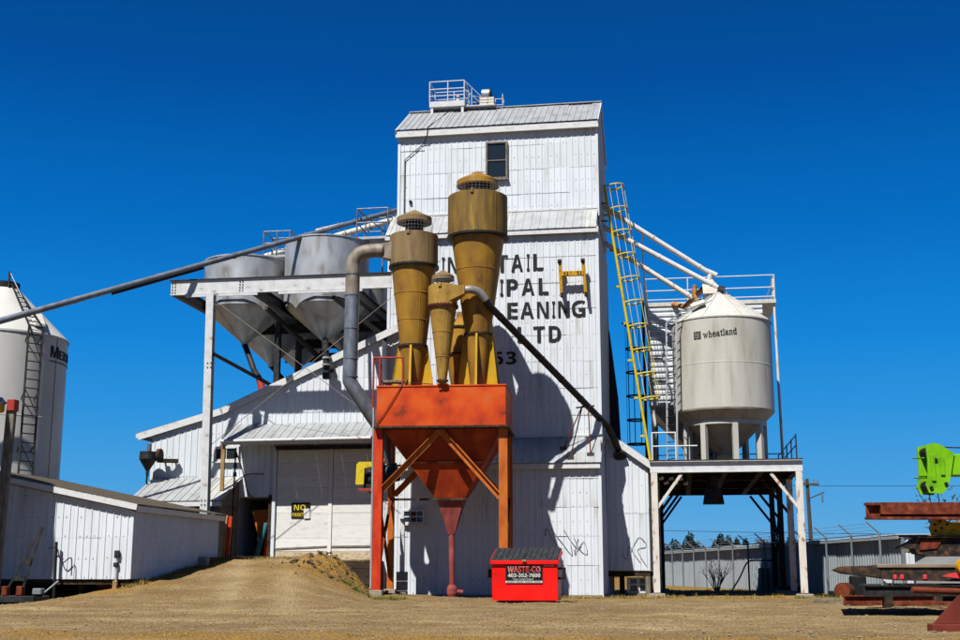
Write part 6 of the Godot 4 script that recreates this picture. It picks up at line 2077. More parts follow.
	for k in 27:
		var p = Vector3(x1 + 0.20, sl.call(x1 + 0.20) + 0.05, 0) + sdir * (k * 0.225)
		var zz = z0 - 0.15 - rng.randf() * 0.05
		var n = 0
		var first_end = zz
		while zz < z1 + 0.17:
			var wz = rng.randf_range(0.75, 1.05)
			var ze = min(zz + wz, z1 + 0.18)
			mb = MB.new()
			var ctr = p + sdir * 0.13 + sn * (0.012 + rng.randf() * 0.006) + Vector3(0, 0, (zz + ze) / 2)
			mb.box(ctr, Vector3(0.26, 0.016, ze - zz - 0.01), Basis(-sdir, sn, Vector3(0, 0, 1)) * Basis(Vector3(0, 0, 1), -0.04))
			part(t, "shingle", mb, "shingle", B)
			zz = ze
			n += 1
			if t.get_child_count() > 290: break
	mb = MB.new()
	for x in [-17.0, -15.3, -13.6, -12.3]: mb.bb(x - 0.1, x + 0.1, 0.0, 0.66, z0 + 0.1, z1 - 0.5)
	mb.bb(x0, x1 - 0.05, 0.52, 0.655, z1 - 0.2, z1 - 0.06)
	mb.bb(x1 - 0.2, x1 - 0.06, 0.50, 0.655, z0, z1 - 0.21)
	part(t, "skid", mb, "dark_wood", B)
	mb = MB.new()
	mb.bb(x0, x1 - 0.25, 0.05, 0.60, z0 + 0.1, z0 + 0.2)
	part(t, "skirting", mb, "dark_wood", B)
	# meter on its wall
	B = Vector3(-12.35, 0.5, 10.55)
	t = thing("power_meter", "grey electric meter and conduit on the front of the white shed", "meter", B)
	mb = MB.new()
	mb.bb(-12.42, -12.28, 1.22, 1.42, 10.53, 10.62, 0.015)
	mb.bb(-12.43, -12.30, 0.98, 1.10, 10.53, 10.62, 0.015)
	part(t, "box", mb, "dark_steel", B)
	mb = MB.new()
	mb.tube(Vector3(-12.35, 0.55, 10.56), Vector3(-12.35, 1.22, 10.56), 0.03, 0.03, 6)
	part(t, "conduit", mb, "galvanised", B)
	mb = MB.new()
	mb.bb(-12.42, -12.30, 0.38, 0.62, 10.53, 10.62, 0.01)
	part(t, "block", mb, "raw_wood", B)
	# standpipe with a hose
	B = Vector3(-14.05, 0.1, 10.75)
	t = thing("standpipe", "thin black standpipe with a bent hose against the white shed", "pipe", B)
	mb = MB.new()
	mb.tube(Vector3(-14.02, 0.05, 10.7), Vector3(-14.05, 1.65, 10.7), 0.045, 0.04, 8)
	part(t, "pipe", mb, "black_paint", B)
	mb = MB.new()
	mb.smooth_path([Vector3(-14.28, 1.48, 10.65), Vector3(-14.05, 1.48, 10.66), Vector3(-13.95, 1.22, 10.66), Vector3(-13.84, 1.10, 10.66), Vector3(-13.70, 1.20, 10.66), Vector3(-13.60, 1.19, 10.66), Vector3(-13.58, 0.75, 10.66)], 0.016, 5, 5)
	part(t, "hose", mb, "black_paint", B)
	B = Vector3(-13.0, 0.3, 9.6)
	t = thing("red_jack", "small red trolley jack lying under the white shed", "jack", B)
	mb = MB.new()
	mb.bar(Vector3(-13.35, 0.50, 9.6), Vector3(-12.95, 0.46, 9.6), 0.10, 0.08)
	mb.bb(-13.1, -12.85, 0.30, 0.50, 9.5, 9.7, 0.02)
	part(t, "frame", mb, "leg_red", B)
	# lamp post
	B = Vector3(-14.95, 0, 12.0)
	t = thing("lamp_post", "weathered timber post with a red bracket and a yellow-banded yard lamp", "lamp post", B)
	mb = MB.new()
	mb.bar(Vector3(-15.02, -0.2, 12.0), Vector3(-14.90, 5.22, 12.0), 0.24, 0.16, Vector3(0, 0, 1), 0.02)
	part(t, "post", mb, "weathered_wood", B)
	mb = MB.new()
	mb.bb(-14.98, -14.76, 5.05, 5.36, 11.88, 12.14, 0.015)
	part(t, "bracket", mb, "rail_red", B)
	mb = MB.new()
	mb.tube(Vector3(-14.9, 5.26, 12.05), Vector3(-15.2, 5.30, 12.1), 0.025, 0.025, 6)
	part(t, "arm", mb, "dark_steel", B)
	mb = MB.new()
	mb.lathe([Vector2(0.0, 5.42), Vector2(0.10, 5.42), Vector2(0.17, 5.34), Vector2(0.20, 5.27), Vector2(0.20, 5.24)], Vector3(-15.25, 0, 12.1), 18)
	part(t, "lamp_hood", mb, "galvanised", B)
	mb = MB.new()
	mb.lathe([Vector2(0.17, 5.25), Vector2(0.18, 5.08), Vector2(0.15, 5.02), Vector2(0.0, 5.02)], Vector3(-15.25, 0, 12.1), 18)
	part(t, "lamp_band", mb, "yellow_paint", B)
	# rusty machine
	B = Vector3(-14.2, 0.05, 12.6)
	t = thing("rusty_implement", "rusty mast and skid of an old implement in front of the white shed", "implement", B)
	mb = MB.new()
	mb.bb(-14.9, -13.35, 0.10, 0.26, 12.2, 12.34, 0.01)
	mb.bb(-14.9, -13.35, 0.10, 0.26, 12.9, 13.04, 0.01)
	for x in [-14.8, -14.1, -13.42]: mb.bb(x - 0.05, x + 0.05, 0.11, 0.23, 12.34, 12.9)
	part(t, "skid", mb, "dark_steel", B)
	for s in [[-14.40, 0.0], [-13.95, 0.0]]:
		mb = MB.new()
		mb.bar(Vector3(s[0], 0.26, 12.6), Vector3(-13.55 + (s[0] + 14.18) * 0.10, 1.98, 12.45), 0.05, 0.05)
		part(t, "mast", mb, "dark_steel", B)
	mb = MB.new()
	for f in [0.25, 0.48, 0.52, 0.70, 0.85]:
		var a = Vector3(-14.40, 0.26, 12.6).lerp(Vector3(-13.57, 1.98, 12.45), f)
		var b = Vector3(-13.95, 0.26, 12.6).lerp(Vector3(-13.53, 1.98, 12.45), f)
		mb.bar(a, b, 0.10 if f < 0.6 else 0.04, 0.12 if f < 0.6 else 0.04)
	part(t, "crosspiece", mb, "dark_steel", B)
	for x in [-14.35, -13.95]:
		mb = MB.new()
		mb.bb(x - 0.08, x + 0.08, 0.26, 0.50, 12.5, 12.7, 0.02)
		part(t, "foot", mb, "rust", B)
	mb = MB.new()
	mb.bb(-13.75, -13.50, 0.28, 0.44, 12.2, 12.4, 0.02)
	mb.tube(Vector3(-13.6, 0.3, 12.1), Vector3(-13.3, 0.62, 11.9), 0.03, 0.03, 6)
	part(t, "pump", mb, "post_grey", B)

# ------------------------------------------------------------------ right: storage building, fence, steel yard, trees
func build_storage():
	var A = Vector3(11.60, 0, -82.0)
	var ex = Vector3(0.0691, 0, 0.9976).normalized()
	var SF = Transform3D(Basis(ex, Vector3.UP, ex.cross(Vector3.UP)), A)
	var B = Vector3(10, 0, -2.5)
	var t = thing("storage_building", "long low grey metal storage building behind the platform", "building", B, "", SF)
	var mb = MB.new()
	mb.bb(-5.0, 39.05, -0.2, 1.96, -6.0, -0.03)
	part(t, "body", mb, "fence_grey_1", B)
	clad(t, front(-0.01), -5.0, 39.08, -0.1, 1.98, 2.4, 1.3, ["fence_grey_0", "fence_grey_1"], B, "wall_sheet", 0.25, 0.03, 0.10, false)
	clad(t, right_side(39.08), 0.05, 6.0, -0.1, 2.02, 2.4, 1.0, ["siding_0", "siding_2"], B, "end_sheet", 0.25, 0.03, 0.08, false)
	mb = MB.new()
	mb.bb(39.04, 39.13, -0.1, 1.98, -0.06, 0.05)
	part(t, "corner_trim", mb, "post_grey", B)
	var lo = Vector3(-5.2, 2.06, 0.22)
	roofing(t, lo, Vector3(1, 0, 0), 44.4, Vector3(0, 0.012, -1).normalized(), 6.6, ["fence_grey_0", "roof_0"], B, "roof_sheet", 3.0, 0.5, 0.03)
	mb = MB.new()
	mb.bb(-5.2, 39.2, 1.95, 2.055, 0.17, 0.21)
	part(t, "fascia", mb, "fence_grey_0", B)
	# chain-link fence line in front: posts with outward arms and wires
	B = Vector3(10, 0, 0.9)
	t = thing("security_fence", "row of grey fence posts with angled barbed-wire arms along the storage building", "fence", B, "", SF)
	var s = -3.0
	while s < 39.4:
		mb = MB.new()
		mb.tube(Vector3(s, -0.1, 0.9), Vector3(s, 2.15, 0.9), 0.042, 0.042, 7)
		part(t, "post", mb, "post_grey", B)
		mb = MB.new()
		mb.tube(Vector3(s, 2.13, 0.9), Vector3(s - 0.05, 2.52, 1.32), 0.03, 0.025, 6)
		part(t, "arm", mb, "post_grey", B)
		s += 2.65
	for k in 3:
		mb = MB.new()
		mb.tube(Vector3(-3.0, 2.23 + 0.11 * k, 1.0 + 0.12 * k), Vector3(39.2, 2.23 + 0.11 * k, 1.0 + 0.12 * k), 0.006, 0.006, 4)
		part(t, "barbed_wire", mb, "post_grey", B)
	mb = MB.new()
	mb.tube(Vector3(-3.0, 2.1, 0.9), Vector3(39.2, 2.1, 0.9), 0.022, 0.022, 6)
	part(t, "top_rail", mb, "post_grey", B)
	# things along the fence
	var W = Transform3D()
	t = thing("concrete_block", "upright grey concrete block leaning at the foot of the fence", "block", Vector3(13.0, 0, -58.5), "", W, 10.0)
	mb = MB.new()
	mb.box(Vector3(0, 0.50, 0), Vector3(0.42, 1.05, 0.4), Basis(Vector3(0, 0, 1), -0.06), 0.03)
	part(t, "block", mb, "concrete")
	mb = MB.new()
	mb.bb(0.18, 0.42, 0.0, 0.55, -0.2, 0.2, 0.03)
	part(t, "lower_block", mb, "concrete")
	for k in 3:
		t = thing("tyre", "%s of the old black tyres lying by the dark columns" % ["leftmost", "middle", "rightmost"][k], "tyre", Vector3(12.85 + k * 0.55, 0.0, -54.0 + 0.5 * (k % 2)), "old tyres by the columns", W)
		mb = MB.new()
		mb.lathe([Vector2(0.18, 0.02), Vector2(0.30, 0.0), Vector2(0.36, 0.08), Vector2(0.36, 0.18), Vector2(0.30, 0.26), Vector2(0.18, 0.24), Vector2(0.18, 0.02)], Vector3(), 20)
		part(t, "tread", mb, "black_paint")
	t = thing("black_hose", "thick black hose looping up from the ground by the fence", "hose", Vector3(11.6, 0, -58), "", W)
	mb = MB.new()
	mb.smooth_path([Vector3(-0.2, 0.0, 0), Vector3(0.2, 0.6, 0), Vector3(0.55, 1.25, 0), Vector3(0.9, 1.36, 0), Vector3(1.5, 1.36, 0.2), Vector3(2.2, 1.45, 0.4), Vector3(3.0, 1.6, 0.6)], 0.035, 6, 6)
	part(t, "hose", mb, "black_paint")
	# bare bush
	t = thing("bare_bush", "leafless brown bush in front of the grey storage building", "bush", Vector3(11.1, 0, -60.0), "", W)
	mb = MB.new()
	for k in 26:
		var a = rng.randf() * TAU
		var p = Vector3(cos(a), 0, sin(a)) * rng.randf() * 0.12
		var d = Vector3(cos(a) * rng.randf_range(0.1, 0.75), 1.0, sin(a) * rng.randf_range(0.1, 0.6)).normalized()
		var l = rng.randf_range(0.6, 1.6)
		var q = p + d * l * 0.55 + Vector3(rng.randfn(0, 0.06), 0, rng.randfn(0, 0.06))
		var e = p + d * l + Vector3(rng.randfn(0, 0.18), 0, rng.randfn(0, 0.18))
		mb.tube(p, q, 0.02, 0.014, 4, false)
		mb.tube(q, e, 0.014, 0.006, 4, false)
		for j in 3:
			var f = q.lerp(e, rng.randf())
			mb.tube(f, f + Vector3(rng.randfn(0, 0.2), rng.randf_range(0.05, 0.35), rng.randfn(0, 0.2)), 0.008, 0.004, 4, false)
	part(t, "branches", mb, "twig")
	# evergreens far behind
	var spec = [[655, 541, 17, "broad dark evergreen next to the left platform column"], [671, 540, 22, "rounded dark evergreen, second from the platform column"], [680, 546, 14, "low dark evergreen between two taller ones"], [687, 533, 19, "pointed tall evergreen standing above the fence posts"], [699, 547, 12, "lowest dark evergreen left of the twin spires"], [706, 547, 13, "small evergreen just left of the twin spires"], [717, 533, 12, "slim left spire of the twin evergreens"], [725, 536, 11, "slim right spire of the twin evergreens"], [733, 539, 9, "short narrow evergreen right of the twin spires"], [741, 539, 10, "narrow evergreen left of the bushy brown tree"], [787, 533, 14, "dark evergreen showing between the platform columns"], [797, 536, 13, "dark evergreen showing beside the right platform column"], [663, 544, 18, "squat dark evergreen filling the gap beside the platform column"], [693, 543, 16, "middling dark evergreen right of the tall pointed one"], [712, 541, 16, "bushy dark evergreen behind the left twin spire"], [729, 543, 16, "squat dark evergreen behind the right twin spire"], [758, 543, 16, "dark evergreen right of the bushy brown tree"], [767, 546, 14, "low dark evergreen beside the dark columns"]]
	for q in spec:
		var D = 140.0 + rng.randf() * 12.0
		var x = (q[0] - 480.0) / 1250.0 * D
		var h = (572.0 - q[1]) / 1250.0 * D + 0.85
		evergreen(Vector3(x, 0, -D), h, q[2] / 1250.0 * D * 0.7, q[3])
	t = thing("brown_tree", "bushy brown half-leafed tree among the evergreens", "tree", Vector3(31.0, 0, -140), "trees beyond the storage building", W)
	leafy(t, 4.6, 1.0, 1.0, "twig", 420, 0.16)
	t = thing("young_tree", "sparse pale green tree behind the crane boom", "tree", Vector3(20.0, 0, -54.0), "", W)
	leafy(t, 4.4, 1.5, 0.65, "leaves", 300, 0.10)
	# utility pole with its wires
	t = thing("utility_pole", "brown utility pole behind the right platform column", "pole", Vector3(19.60, 0, -75), "", W)
	mb = MB.new()
	mb.tube(Vector3(0, -0.3, 0), Vector3(-0.1, 6.3, 0), 0.14, 0.10, 10)
	part(t, "pole", mb, "bark")
	mb = MB.new()
	mb.bar(Vector3(-0.6, 6.0, 0.15), Vector3(0.55, 5.95, 0.15), 0.1, 0.10)
	mb.bar(Vector3(-0.1, 5.1, 0.15), Vector3(0.85, 5.5, 0.15), 0.07, 0.07)
	part(t, "crossarm", mb, "bark")
	mb = MB.new()
	for x in [-0.5, -0.3, 0.25, 0.48]: mb.tube(Vector3(x, 6.03, 0.15), Vector3(x, 6.24, 0.15), 0.06, 0.04, 8)
	for k in 4: mb.tube(Vector3(0.72, 5.35 - k * 0.12, 0.15), Vector3(0.78, 5.27 - k * 0.12, 0.15), 0.09, 0.05, 8)
	part(t, "insulator", mb, "post_grey")
	for k in 2:
		t = thing("power_line", "%s power line crossing the sky right of the utility pole" % ["upper", "lower"][k], "wire", Vector3(19.75, [6.2, 4.0][k], -75), "power lines", W)
		mb = MB.new()
		var pts = []
		for i in 17:
			var f = i / 16.0
			pts.append(Vector3(lerp(-12.0, 40.0, f), [0.0, -0.6][k] - 1.2 * 4.0 * f * (1.0 - f) * 0.35, lerp(-2.0, 6.0, f)))
		mb.sweep(pts, 0.016, 4)
		part(t, "wire", mb, "dark_steel")
	# grey gabled shed
	t = thing("gable_shed", "grey gabled shed with brown roof edges at the right behind the steel", "shed", Vector3(14.55, 0, -38.6), "", W, -20.5)
	mb = MB.new()
	mb.prism([Vector2(-1.30, -0.1), Vector2(1.30, -0.1), Vector2(1.30, 1.56), Vector2(0.0, 2.26), Vector2(-1.30, 1.56)], -3.4, 0.0)
	part(t, "wall", mb, "shed_grey")
	for sd in [-1.0, 1.0]:
		mb = MB.new()
		mb.prism([Vector2(sd * 1.56, 1.46), Vector2(0.0, 2.30), Vector2(0.0, 2.40), Vector2(sd * 1.60, 1.54)], -3.5, 0.25)
		part(t, "roof", mb, "shingle")
		mb = MB.new()
		mb.bar(Vector3(sd * 1.58, 1.47, 0.27), Vector3(0.0, 2.33, 0.27), 0.03, 0.14)
		part(t, "bargeboard", mb, "weathered_wood")

func evergreen(at, h, r, label):
	var t = thing("evergreen_tree", label, "tree", at, "trees beyond the storage building", Transform3D())
	var mb = MB.new()
	mb.tube(Vector3(0, -0.2, 0), Vector3(0, h * 0.9, 0), 0.14, 0.03, 6)
	part(t, "trunk", mb, "bark")
	mb = MB.new()
	var n = 900
	for i in n:
		var f = pow(rng.randf(), 0.55)         # 0 top .. 1 bottom
		var y = h * (1.0 - f * 0.9)
		var rr = r * (pow(f, 0.7) * 0.95 + 0.05) * (0.75 + 0.25 * sin(y * 5.0 + i)) * sqrt(rng.randf_range(0.15, 1.0)) * 1.15
		var a = rng.randf() * TAU
		var p = Vector3(cos(a) * rr, y, sin(a) * rr)
		var s = 0.16 + 0.22 * f
		var d = Vector3(cos(a), -0.35, sin(a)) * s * 1.7
		var w = Vector3(-sin(a), rng.randf_range(-0.4, 0.4), cos(a)) * s
		mb.tri(p - w, p + w, p + d)
		mb.tri(p - w * 0.7 + Vector3.UP * s, p + w * 0.7, p + d * 0.6 + Vector3.UP * s * 0.6)
	part(t, "crown", mb, "needles")

func leafy(t, h, r, dens, m, n, s):
	var mb = MB.new()
	mb.tube(Vector3(0, -0.2, 0), Vector3(0.05, h * 0.45, 0), 0.10, 0.07, 7)
	var tips = []
	for i in 12:
		var a = TAU * i / 12.0 + rng.randf()
		var b = Vector3(0.05, h * rng.randf_range(0.3, 0.5), 0)
		var e = Vector3(cos(a) * r * rng.randf_range(0.3, 0.85), h * rng.randf_range(0.6, 0.97), sin(a) * r * rng.randf_range(0.3, 0.85))
		mb.tube(b, e, 0.04, 0.012, 5)
		tips.append(e)
		var e2 = b.lerp(e, 0.6) + Vector3(rng.randfn(0, r * 0.25), h * 0.15, rng.randfn(0, r * 0.25))
		mb.tube(b.lerp(e, 0.6), e2, 0.02, 0.008, 4)
		tips.append(e2)
	part(t, "trunk", mb, "bark")
	mb = MB.new()
	for i in n:
		var c = tips[rng.randi() % tips.size()]
		var p = c + Vector3(rng.randfn(0, r * 0.16), rng.randfn(0, h * 0.06), rng.randfn(0, r * 0.16))
		var d = Vector3(rng.randfn(), rng.randfn(), rng.randfn()).normalized()
		var w = d.cross(Vector3(rng.randfn(), rng.randfn(), rng.randfn())).normalized()
		mb.tri(p - w * s * 0.5, p + w * s * 0.5, p + d * s * 1.4)
	part(t, "crown", mb, m)

func build_steel_yard():
	var W = Transform3D()
	var mb
	var t = null
	t = thing("trailer", "long flat rusty trailer deck tapering to the left with red reflectors", "trailer", Vector3(6.95, 0, -25.0), "", W, -14.5)
	mb = MB.new()
	mb.prism([Vector2(0.0, 0.89), Vector2(0.15, 0.96), Vector2(0.55, 0.97), Vector2(1.05, 0.925), Vector2(8.0, 0.925), Vector2(8.0, 0.66), Vector2(2.25, 0.67), Vector2(1.15, 0.69), Vector2(0.65, 0.76), Vector2(0.2, 0.81)], -4.4, 0.0)
	part(t, "frame", mb, "rust_dark")
	mb = MB.new()
	mb.bb(0.8, 8.0, 0.93, 1.0, -4.4, 0.04, 0.01)
	part(t, "deck", mb, "deck_tan")
	mb = MB.new()
	mb.prism([Vector2(0.11, 0.85), Vector2(0.30, 0.945), Vector2(0.85, 0.90), Vector2(0.85, 0.75), Vector2(0.35, 0.80)], 0.0, 0.04)
	part(t, "tail_plate", mb, "rust_dark")
	for x in [1.12, 1.25, 1.67]:
		mb = MB.new()
		mb.bb(x - 0.035, x + 0.035, 0.71, 0.80, 0.0, 0.04, 0.01)
		part(t, "reflector", mb, "flag_red")
	for x in [4.4, 5.4]:
		for z in [-0.5, -4.0]:
			mb = MB.new()
			mb.tube(Vector3(x, 0.34, z - 0.12), Vector3(x, 0.34, z + 0.12), 0.34, 0.34, 22)
			part(t, "wheel", mb, "black_paint")
	mb = MB.new()
	mb.bb(7.2, 7.4, 0.0, 0.66, -2.4, -2.0)
	part(t, "stand", mb, "rust_dark")
	var B = Vector3()
	t = thing("warning_flag", "pinkish red pennant hanging on the trailer's edge", "flag", Vector3(9.05, 0.77, -24.38), "", W, -14.5)
	mb = MB.new()
	mb.prism([Vector2(-0.22, 0.0), Vector2(0.26, -0.06), Vector2(0.24, 0.09), Vector2(-0.05, 0.06)], 0.0, 0.02)
	part(t, "cloth", mb, "flag_red")
	# steel laid on the trailer
	B = Vector3(12.5, 1.02, -29.3)
	t = thing("black_girder", "dark girder with a rusty tapered end lying above the trailer deck", "girder", B, "", W)
	mb = MB.new()
	mb.prism([Vector2(9.60, 1.38), Vector2(10.05, 1.62), Vector2(15.8, 1.62), Vector2(15.8, 1.22), Vector2(10.3, 1.20), Vector2(10.0, 1.26), Vector2(9.95, 1.38)], -29.5, -29.1)
	part(t, "web", mb, "rust_dark", B)
	mb = MB.new()
	mb.bb(10.0, 15.8, 1.625, 1.66, -29.6, -29.0)
	part(t, "top_flange", mb, "rust_dark", B)
	mb = MB.new()
	mb.prism([Vector2(10.05, 1.34), Vector2(10.1, 1.55), Vector2(10.6, 1.58), Vector2(10.45, 1.38)], -29.1, -29.07)
	part(t, "rusty_patch_plate", mb, "rust", B)
	for x in [12.0, 15.0]:
		mb = MB.new()
		mb.bb(x - 0.1, x + 0.1, 1.0, 1.22, -29.55, -28.9)
		part(t, "bearer", mb, "dark_wood", B)
	B = Vector3(10.8, 1.66, -29.3)
	t = thing("yellow_clamp", "yellow bolted steel clamp plate on top of the dark girder", "clamp", B, "", W)
	mb = MB.new()
	mb.prism([Vector2(10.42, 1.67), Vector2(10.36, 1.85), Vector2(10.46, 2.02), Vector2(10.66, 2.06), Vector2(10.82, 1.98), Vector2(11.4, 1.94), Vector2(11.4, 1.67)], -29.28, -29.16)
	part(t, "plate", mb, "bracket_yellow", B)
	mb = MB.new()
	for p in [Vector2(10.48, 1.78), Vector2(10.47, 1.92), Vector2(10.60, 1.99), Vector2(10.75, 1.92), Vector2(10.62, 1.84)]: mb.tube(Vector3(p.x, p.y, -29.16), Vector3(p.x, p.y, -29.13), 0.028, 0.028, 8)
	part(t, "bolt", mb, "black_paint", B)
	B = Vector3(9.2, 1.0, -24.3)
	t = thing("cable_reel", "small yellow reel with a lime hub at the right edge above the trailer", "reel", B, "", W)
	mb = MB.new()
	mb.tube(Vector3(9.22, 0.95, -24.35), Vector3(9.22, 0.95, -24.2), 0.15, 0.15, 18)
	part(t, "rim", mb, "bracket_yellow", B)
	mb = MB.new()
	mb.tube(Vector3(9.22, 0.95, -24.2), Vector3(9.22, 0.95, -24.16), 0.06, 0.06, 12)
	part(t, "hub", mb, "lime", B)
	mb = MB.new()
	mb.bb(9.17, 9.27, 0.72, 0.80, -24.5, -24.2)
	part(t, "bracket", mb, "lime", B)
	# rack out of view that carries the rusty beam
	B = Vector3(12.6, 0, -29.0)
	t = thing("steel_rack", "steel rack posts just outside the right edge carrying the long beam", "rack", Vector3(12.6, 0, -29.0), "", W)
	for x in [11.7, 15.0]:
		mb = MB.new()
		mb.bb(x - 0.08, x + 0.08, -0.1, 2.02, -28.35, -28.2)
		mb.bb(x - 0.08, x + 0.08, 1.90, 2.02, -29.4, -28.35)
		part(t, "post", mb, "rust_dark", B)
	B = Vector3(12.4, 2.02, -28.9)
	t = thing("rusty_beam", "long rust-red steel beam jutting in high from the right edge", "beam", B, "", W)
	mb = MB.new()
	mb.ibeam(Vector3(8.83, 2.215, -28.9), Vector3(16.0, 2.20, -28.9), 0.38, 0.30, 0.06)
	part(t, "section", mb, "rust", B)
	mb = MB.new()
	mb.bb(9.12, 16.0, 2.13, 2.41, -28.86, -28.73, 0.01)
	part(t, "side_plate", mb, "rust", B)
	# crane boom
	B = Vector3(13.5, 0, -32.0)
	t = thing("crane_boom", "lime green crane boom head reaching in from the right edge", "crane", B, "", W)
	mb = MB.new()
	mb.bb(11.78, 17.0, 3.24, 3.78, -32.3, -31.7, 0.02)
	part(t, "boom", mb, "lime", B)
	for z in [-32.36, -31.70]:
		mb = MB.new()
		mb.prism([Vector2(11.30, 3.62), Vector2(11.28, 4.00), Vector2(11.45, 4.05), Vector2(11.62, 4.03), Vector2(11.98, 3.80), Vector2(11.86, 3.24), Vector2(11.76, 2.92), Vector2(11.62, 2.78), Vector2(11.28, 2.80), Vector2(11.22, 2.98), Vector2(11.28, 3.20)], z, z + 0.06)
		part(t, "head_plate", mb, "lime", B)
	mb = MB.new()
	for p in [Vector2(11.45, 3.85), Vector2(11.42, 3.0), Vector2(11.60, 2.98)]: mb.tube(Vector3(p.x, p.y, -32.3), Vector3(p.x, p.y, -31.70), 0.13, 0.13, 16)
	part(t, "sheave", mb, "black_paint", B)
	mb = MB.new()
	mb.bb(11.36, 11.46, 3.10, 3.75, -31.64, -31.60)
	mb.bb(11.60, 11.70, 3.25, 3.70, -31.64, -31.60)
	part(t, "stiffener", mb, "lime", B)
	mb = MB.new()
	for y in [3.70, 3.20]: mb.tube(Vector3(11.05, y, -32.0), Vector3(11.35, y, -32.0), 0.022, 0.022, 6)
	part(t, "guide_pin", mb, "lime_dark", B)
	mb = MB.new()
	for p in [Vector2(11.50, 3.62), Vector2(11.42, 3.42), Vector2(11.72, 3.02), Vector2(11.34, 2.92)]: mb.tube(Vector3(p.x, p.y, -31.64), Vector3(p.x, p.y, -31.61), 0.05, 0.05, 10)
	part(t, "lightening_hole_ring", mb, "black_paint", B)
	mb = MB.new()
	mb.tube(Vector3(11.72, 3.98, -32.0), Vector3(17.0, 3.86, -32.0), 0.018, 0.018, 5)
	mb.tube(Vector3(11.40, 2.9, -32.0), Vector3(11.44, 2.42, -32.0), 0.014, 0.014, 5)
	mb.tube(Vector3(11.62, 2.88, -32.0), Vector3(11.66, 2.42, -32.0), 0.014, 0.014, 5)
	part(t, "cable", mb, "dark_steel", B)
	mb = MB.new()
	mb.bb(16.2, 17.0, 0.0, 3.24, -32.4, -31.6)
	mb.bb(15.2, 19.0, 0.0, 0.9, -33.2, -30.8)
	part(t, "carrier", mb, "lime", B)
	# hook block hanging from it
	B = Vector3(11.55, 2.3, -32.0)
	t = thing("hook_block", "small blue-black hook block hanging below the lime boom head", "hook", B, "", W)
	mb = MB.new()
	mb.bb(11.36, 11.70, 2.05, 2.44, -32.12, -31.88, 0.04)
	part(t, "block", mb, "motor_blue", B)
	# maroon trestle in the near corner
	B = Vector3(7.4, 0, -19.2)
	t = thing("maroon_trestle", "maroon steel trestle foot in the near right corner", "trestle", B, "", W)
	mb = MB.new()
	mb.bb(6.72, 9.5, -0.12, 0.09, -19.35, -19.1, 0.012)
	part(t, "base_beam", mb, "maroon", B)
	mb = MB.new()
	mb.prism([Vector2(6.78, 0.095), Vector2(7.16, 0.48), Vector2(7.6, 0.75), Vector2(8.0, 0.75), Vector2(8.0, 0.095)], -19.25, -19.2)
	part(t, "gusset", mb, "maroon", B)
	mb = MB.new()
	mb.bb(7.5, 7.8, 0.095, 1.0, -19.4, -19.26, 0.01)
	part(t, "post", mb, "maroon", B)
	mb = MB.new()
	mb.tube(Vector3(6.62, 0.58, -19.6), Vector3(9.0, 0.50, -19.8), 0.05, 0.05, 8)
	part(t, "draw_bar", mb, "rust", B)
	# timbers and junk on the ground under the trailer
	for q in [[Vector3(10.6, 0.05, -36.0), 2.4, -22.0, "long weathered plank lying behind the trailer's shadow", "weathered_wood"], [Vector3(10.9, 0.06, -32.5), 2.2, -6.0, "rusty flat bar lying in the trailer's shadow", "rust"]]:
		t = thing("timber", q[3], "timber", q[0], "", W, q[2])
		mb = MB.new()
		mb.bb(-q[1] / 2, q[1] / 2, -0.04, 0.06, -0.12, 0.12, 0.01)
		part(t, "plank", mb, q[4])
	var scrap = [[Vector3(11.9, 0.12, -35.6), 3.0, 8.0, 0.20, "dark channel iron lying farthest back behind the scrap steel", "rust_dark"], [Vector3(11.2, 0.40, -31.2), 3.6, -3.0, 0.26, "dark girder resting across the lying scrap steel", "dark_steel"], [Vector3(10.6, 0.14, -33.2), 2.6, 14.0, 0.24, "rusty box section half hidden behind the scrap girder", "rust"], [Vector3(12.6, 0.30, -34.5), 2.8, -8.0, 0.5, "tall dark plate standing on edge behind the scrap steel", "rust_dark"]]
	for q in scrap:
		t = thing("scrap_girder", q[4], "scrap", q[0], "scrap steel under the trailer", W, q[2])
		mb = MB.new()
		mb.ibeam(Vector3(-q[1] / 2, 0, 0), Vector3(q[1] / 2, 0, 0), q[3], q[3] * 0.6, 0.03)
		part(t, "section", mb, q[5])
		for x in [-0.35, 0.35]:
			mb = MB.new()
			mb.bb(x * q[1] - 0.08, x * q[1] + 0.08, -q[0].y - 0.03, -q[3] / 2, -0.2, 0.2)
			part(t, "bearer", mb, "dark_wood")
	t = thing("rusty_drum", "rusty drum lying on its side behind the trailer", "drum", Vector3(12.4, 0.22, -43.5), "", W, 60.0)
	mb = MB.new()
	mb.tube(Vector3(-0.35, 0, 0), Vector3(0.35, 0, 0), 0.26, 0.26, 20)
	part(t, "shell", mb, "rust")
	mb = MB.new()
	for x in [-0.33, -0.12, 0.12, 0.31]: mb.tube(Vector3(x, 0, 0), Vector3(x + 0.03, 0, 0), 0.275, 0.275, 20)
	part(t, "hoop", mb, "rust_dark")
	t = thing("black_tank", "low black tank on the ground behind the trailer", "tank", Vector3(13.3, 0, -45.0), "", W)
	mb = MB.new()
	mb.bb(-0.25, 0.25, 0.0, 0.72, -0.25, 0.25, 0.05)
	part(t, "tank", mb, "black_paint")
	mb = MB.new()
	mb.bb(-1.0, -0.25, 0.0, 0.2, -0.2, 0.2, 0.04)
	part(t, "foot", mb, "black_paint")
	t = thing("pallet_crate", "white and grey crate standing on dark machinery behind the trailer", "crate", Vector3(14.4, 0, -44.0), "", W)
	mb = MB.new()
	mb.bb(-1.3, 0.6, 0.0, 0.45, -0.3, 0.3, 0.04)
	part(t, "skid", mb, "dark_steel")
	mb = MB.new()
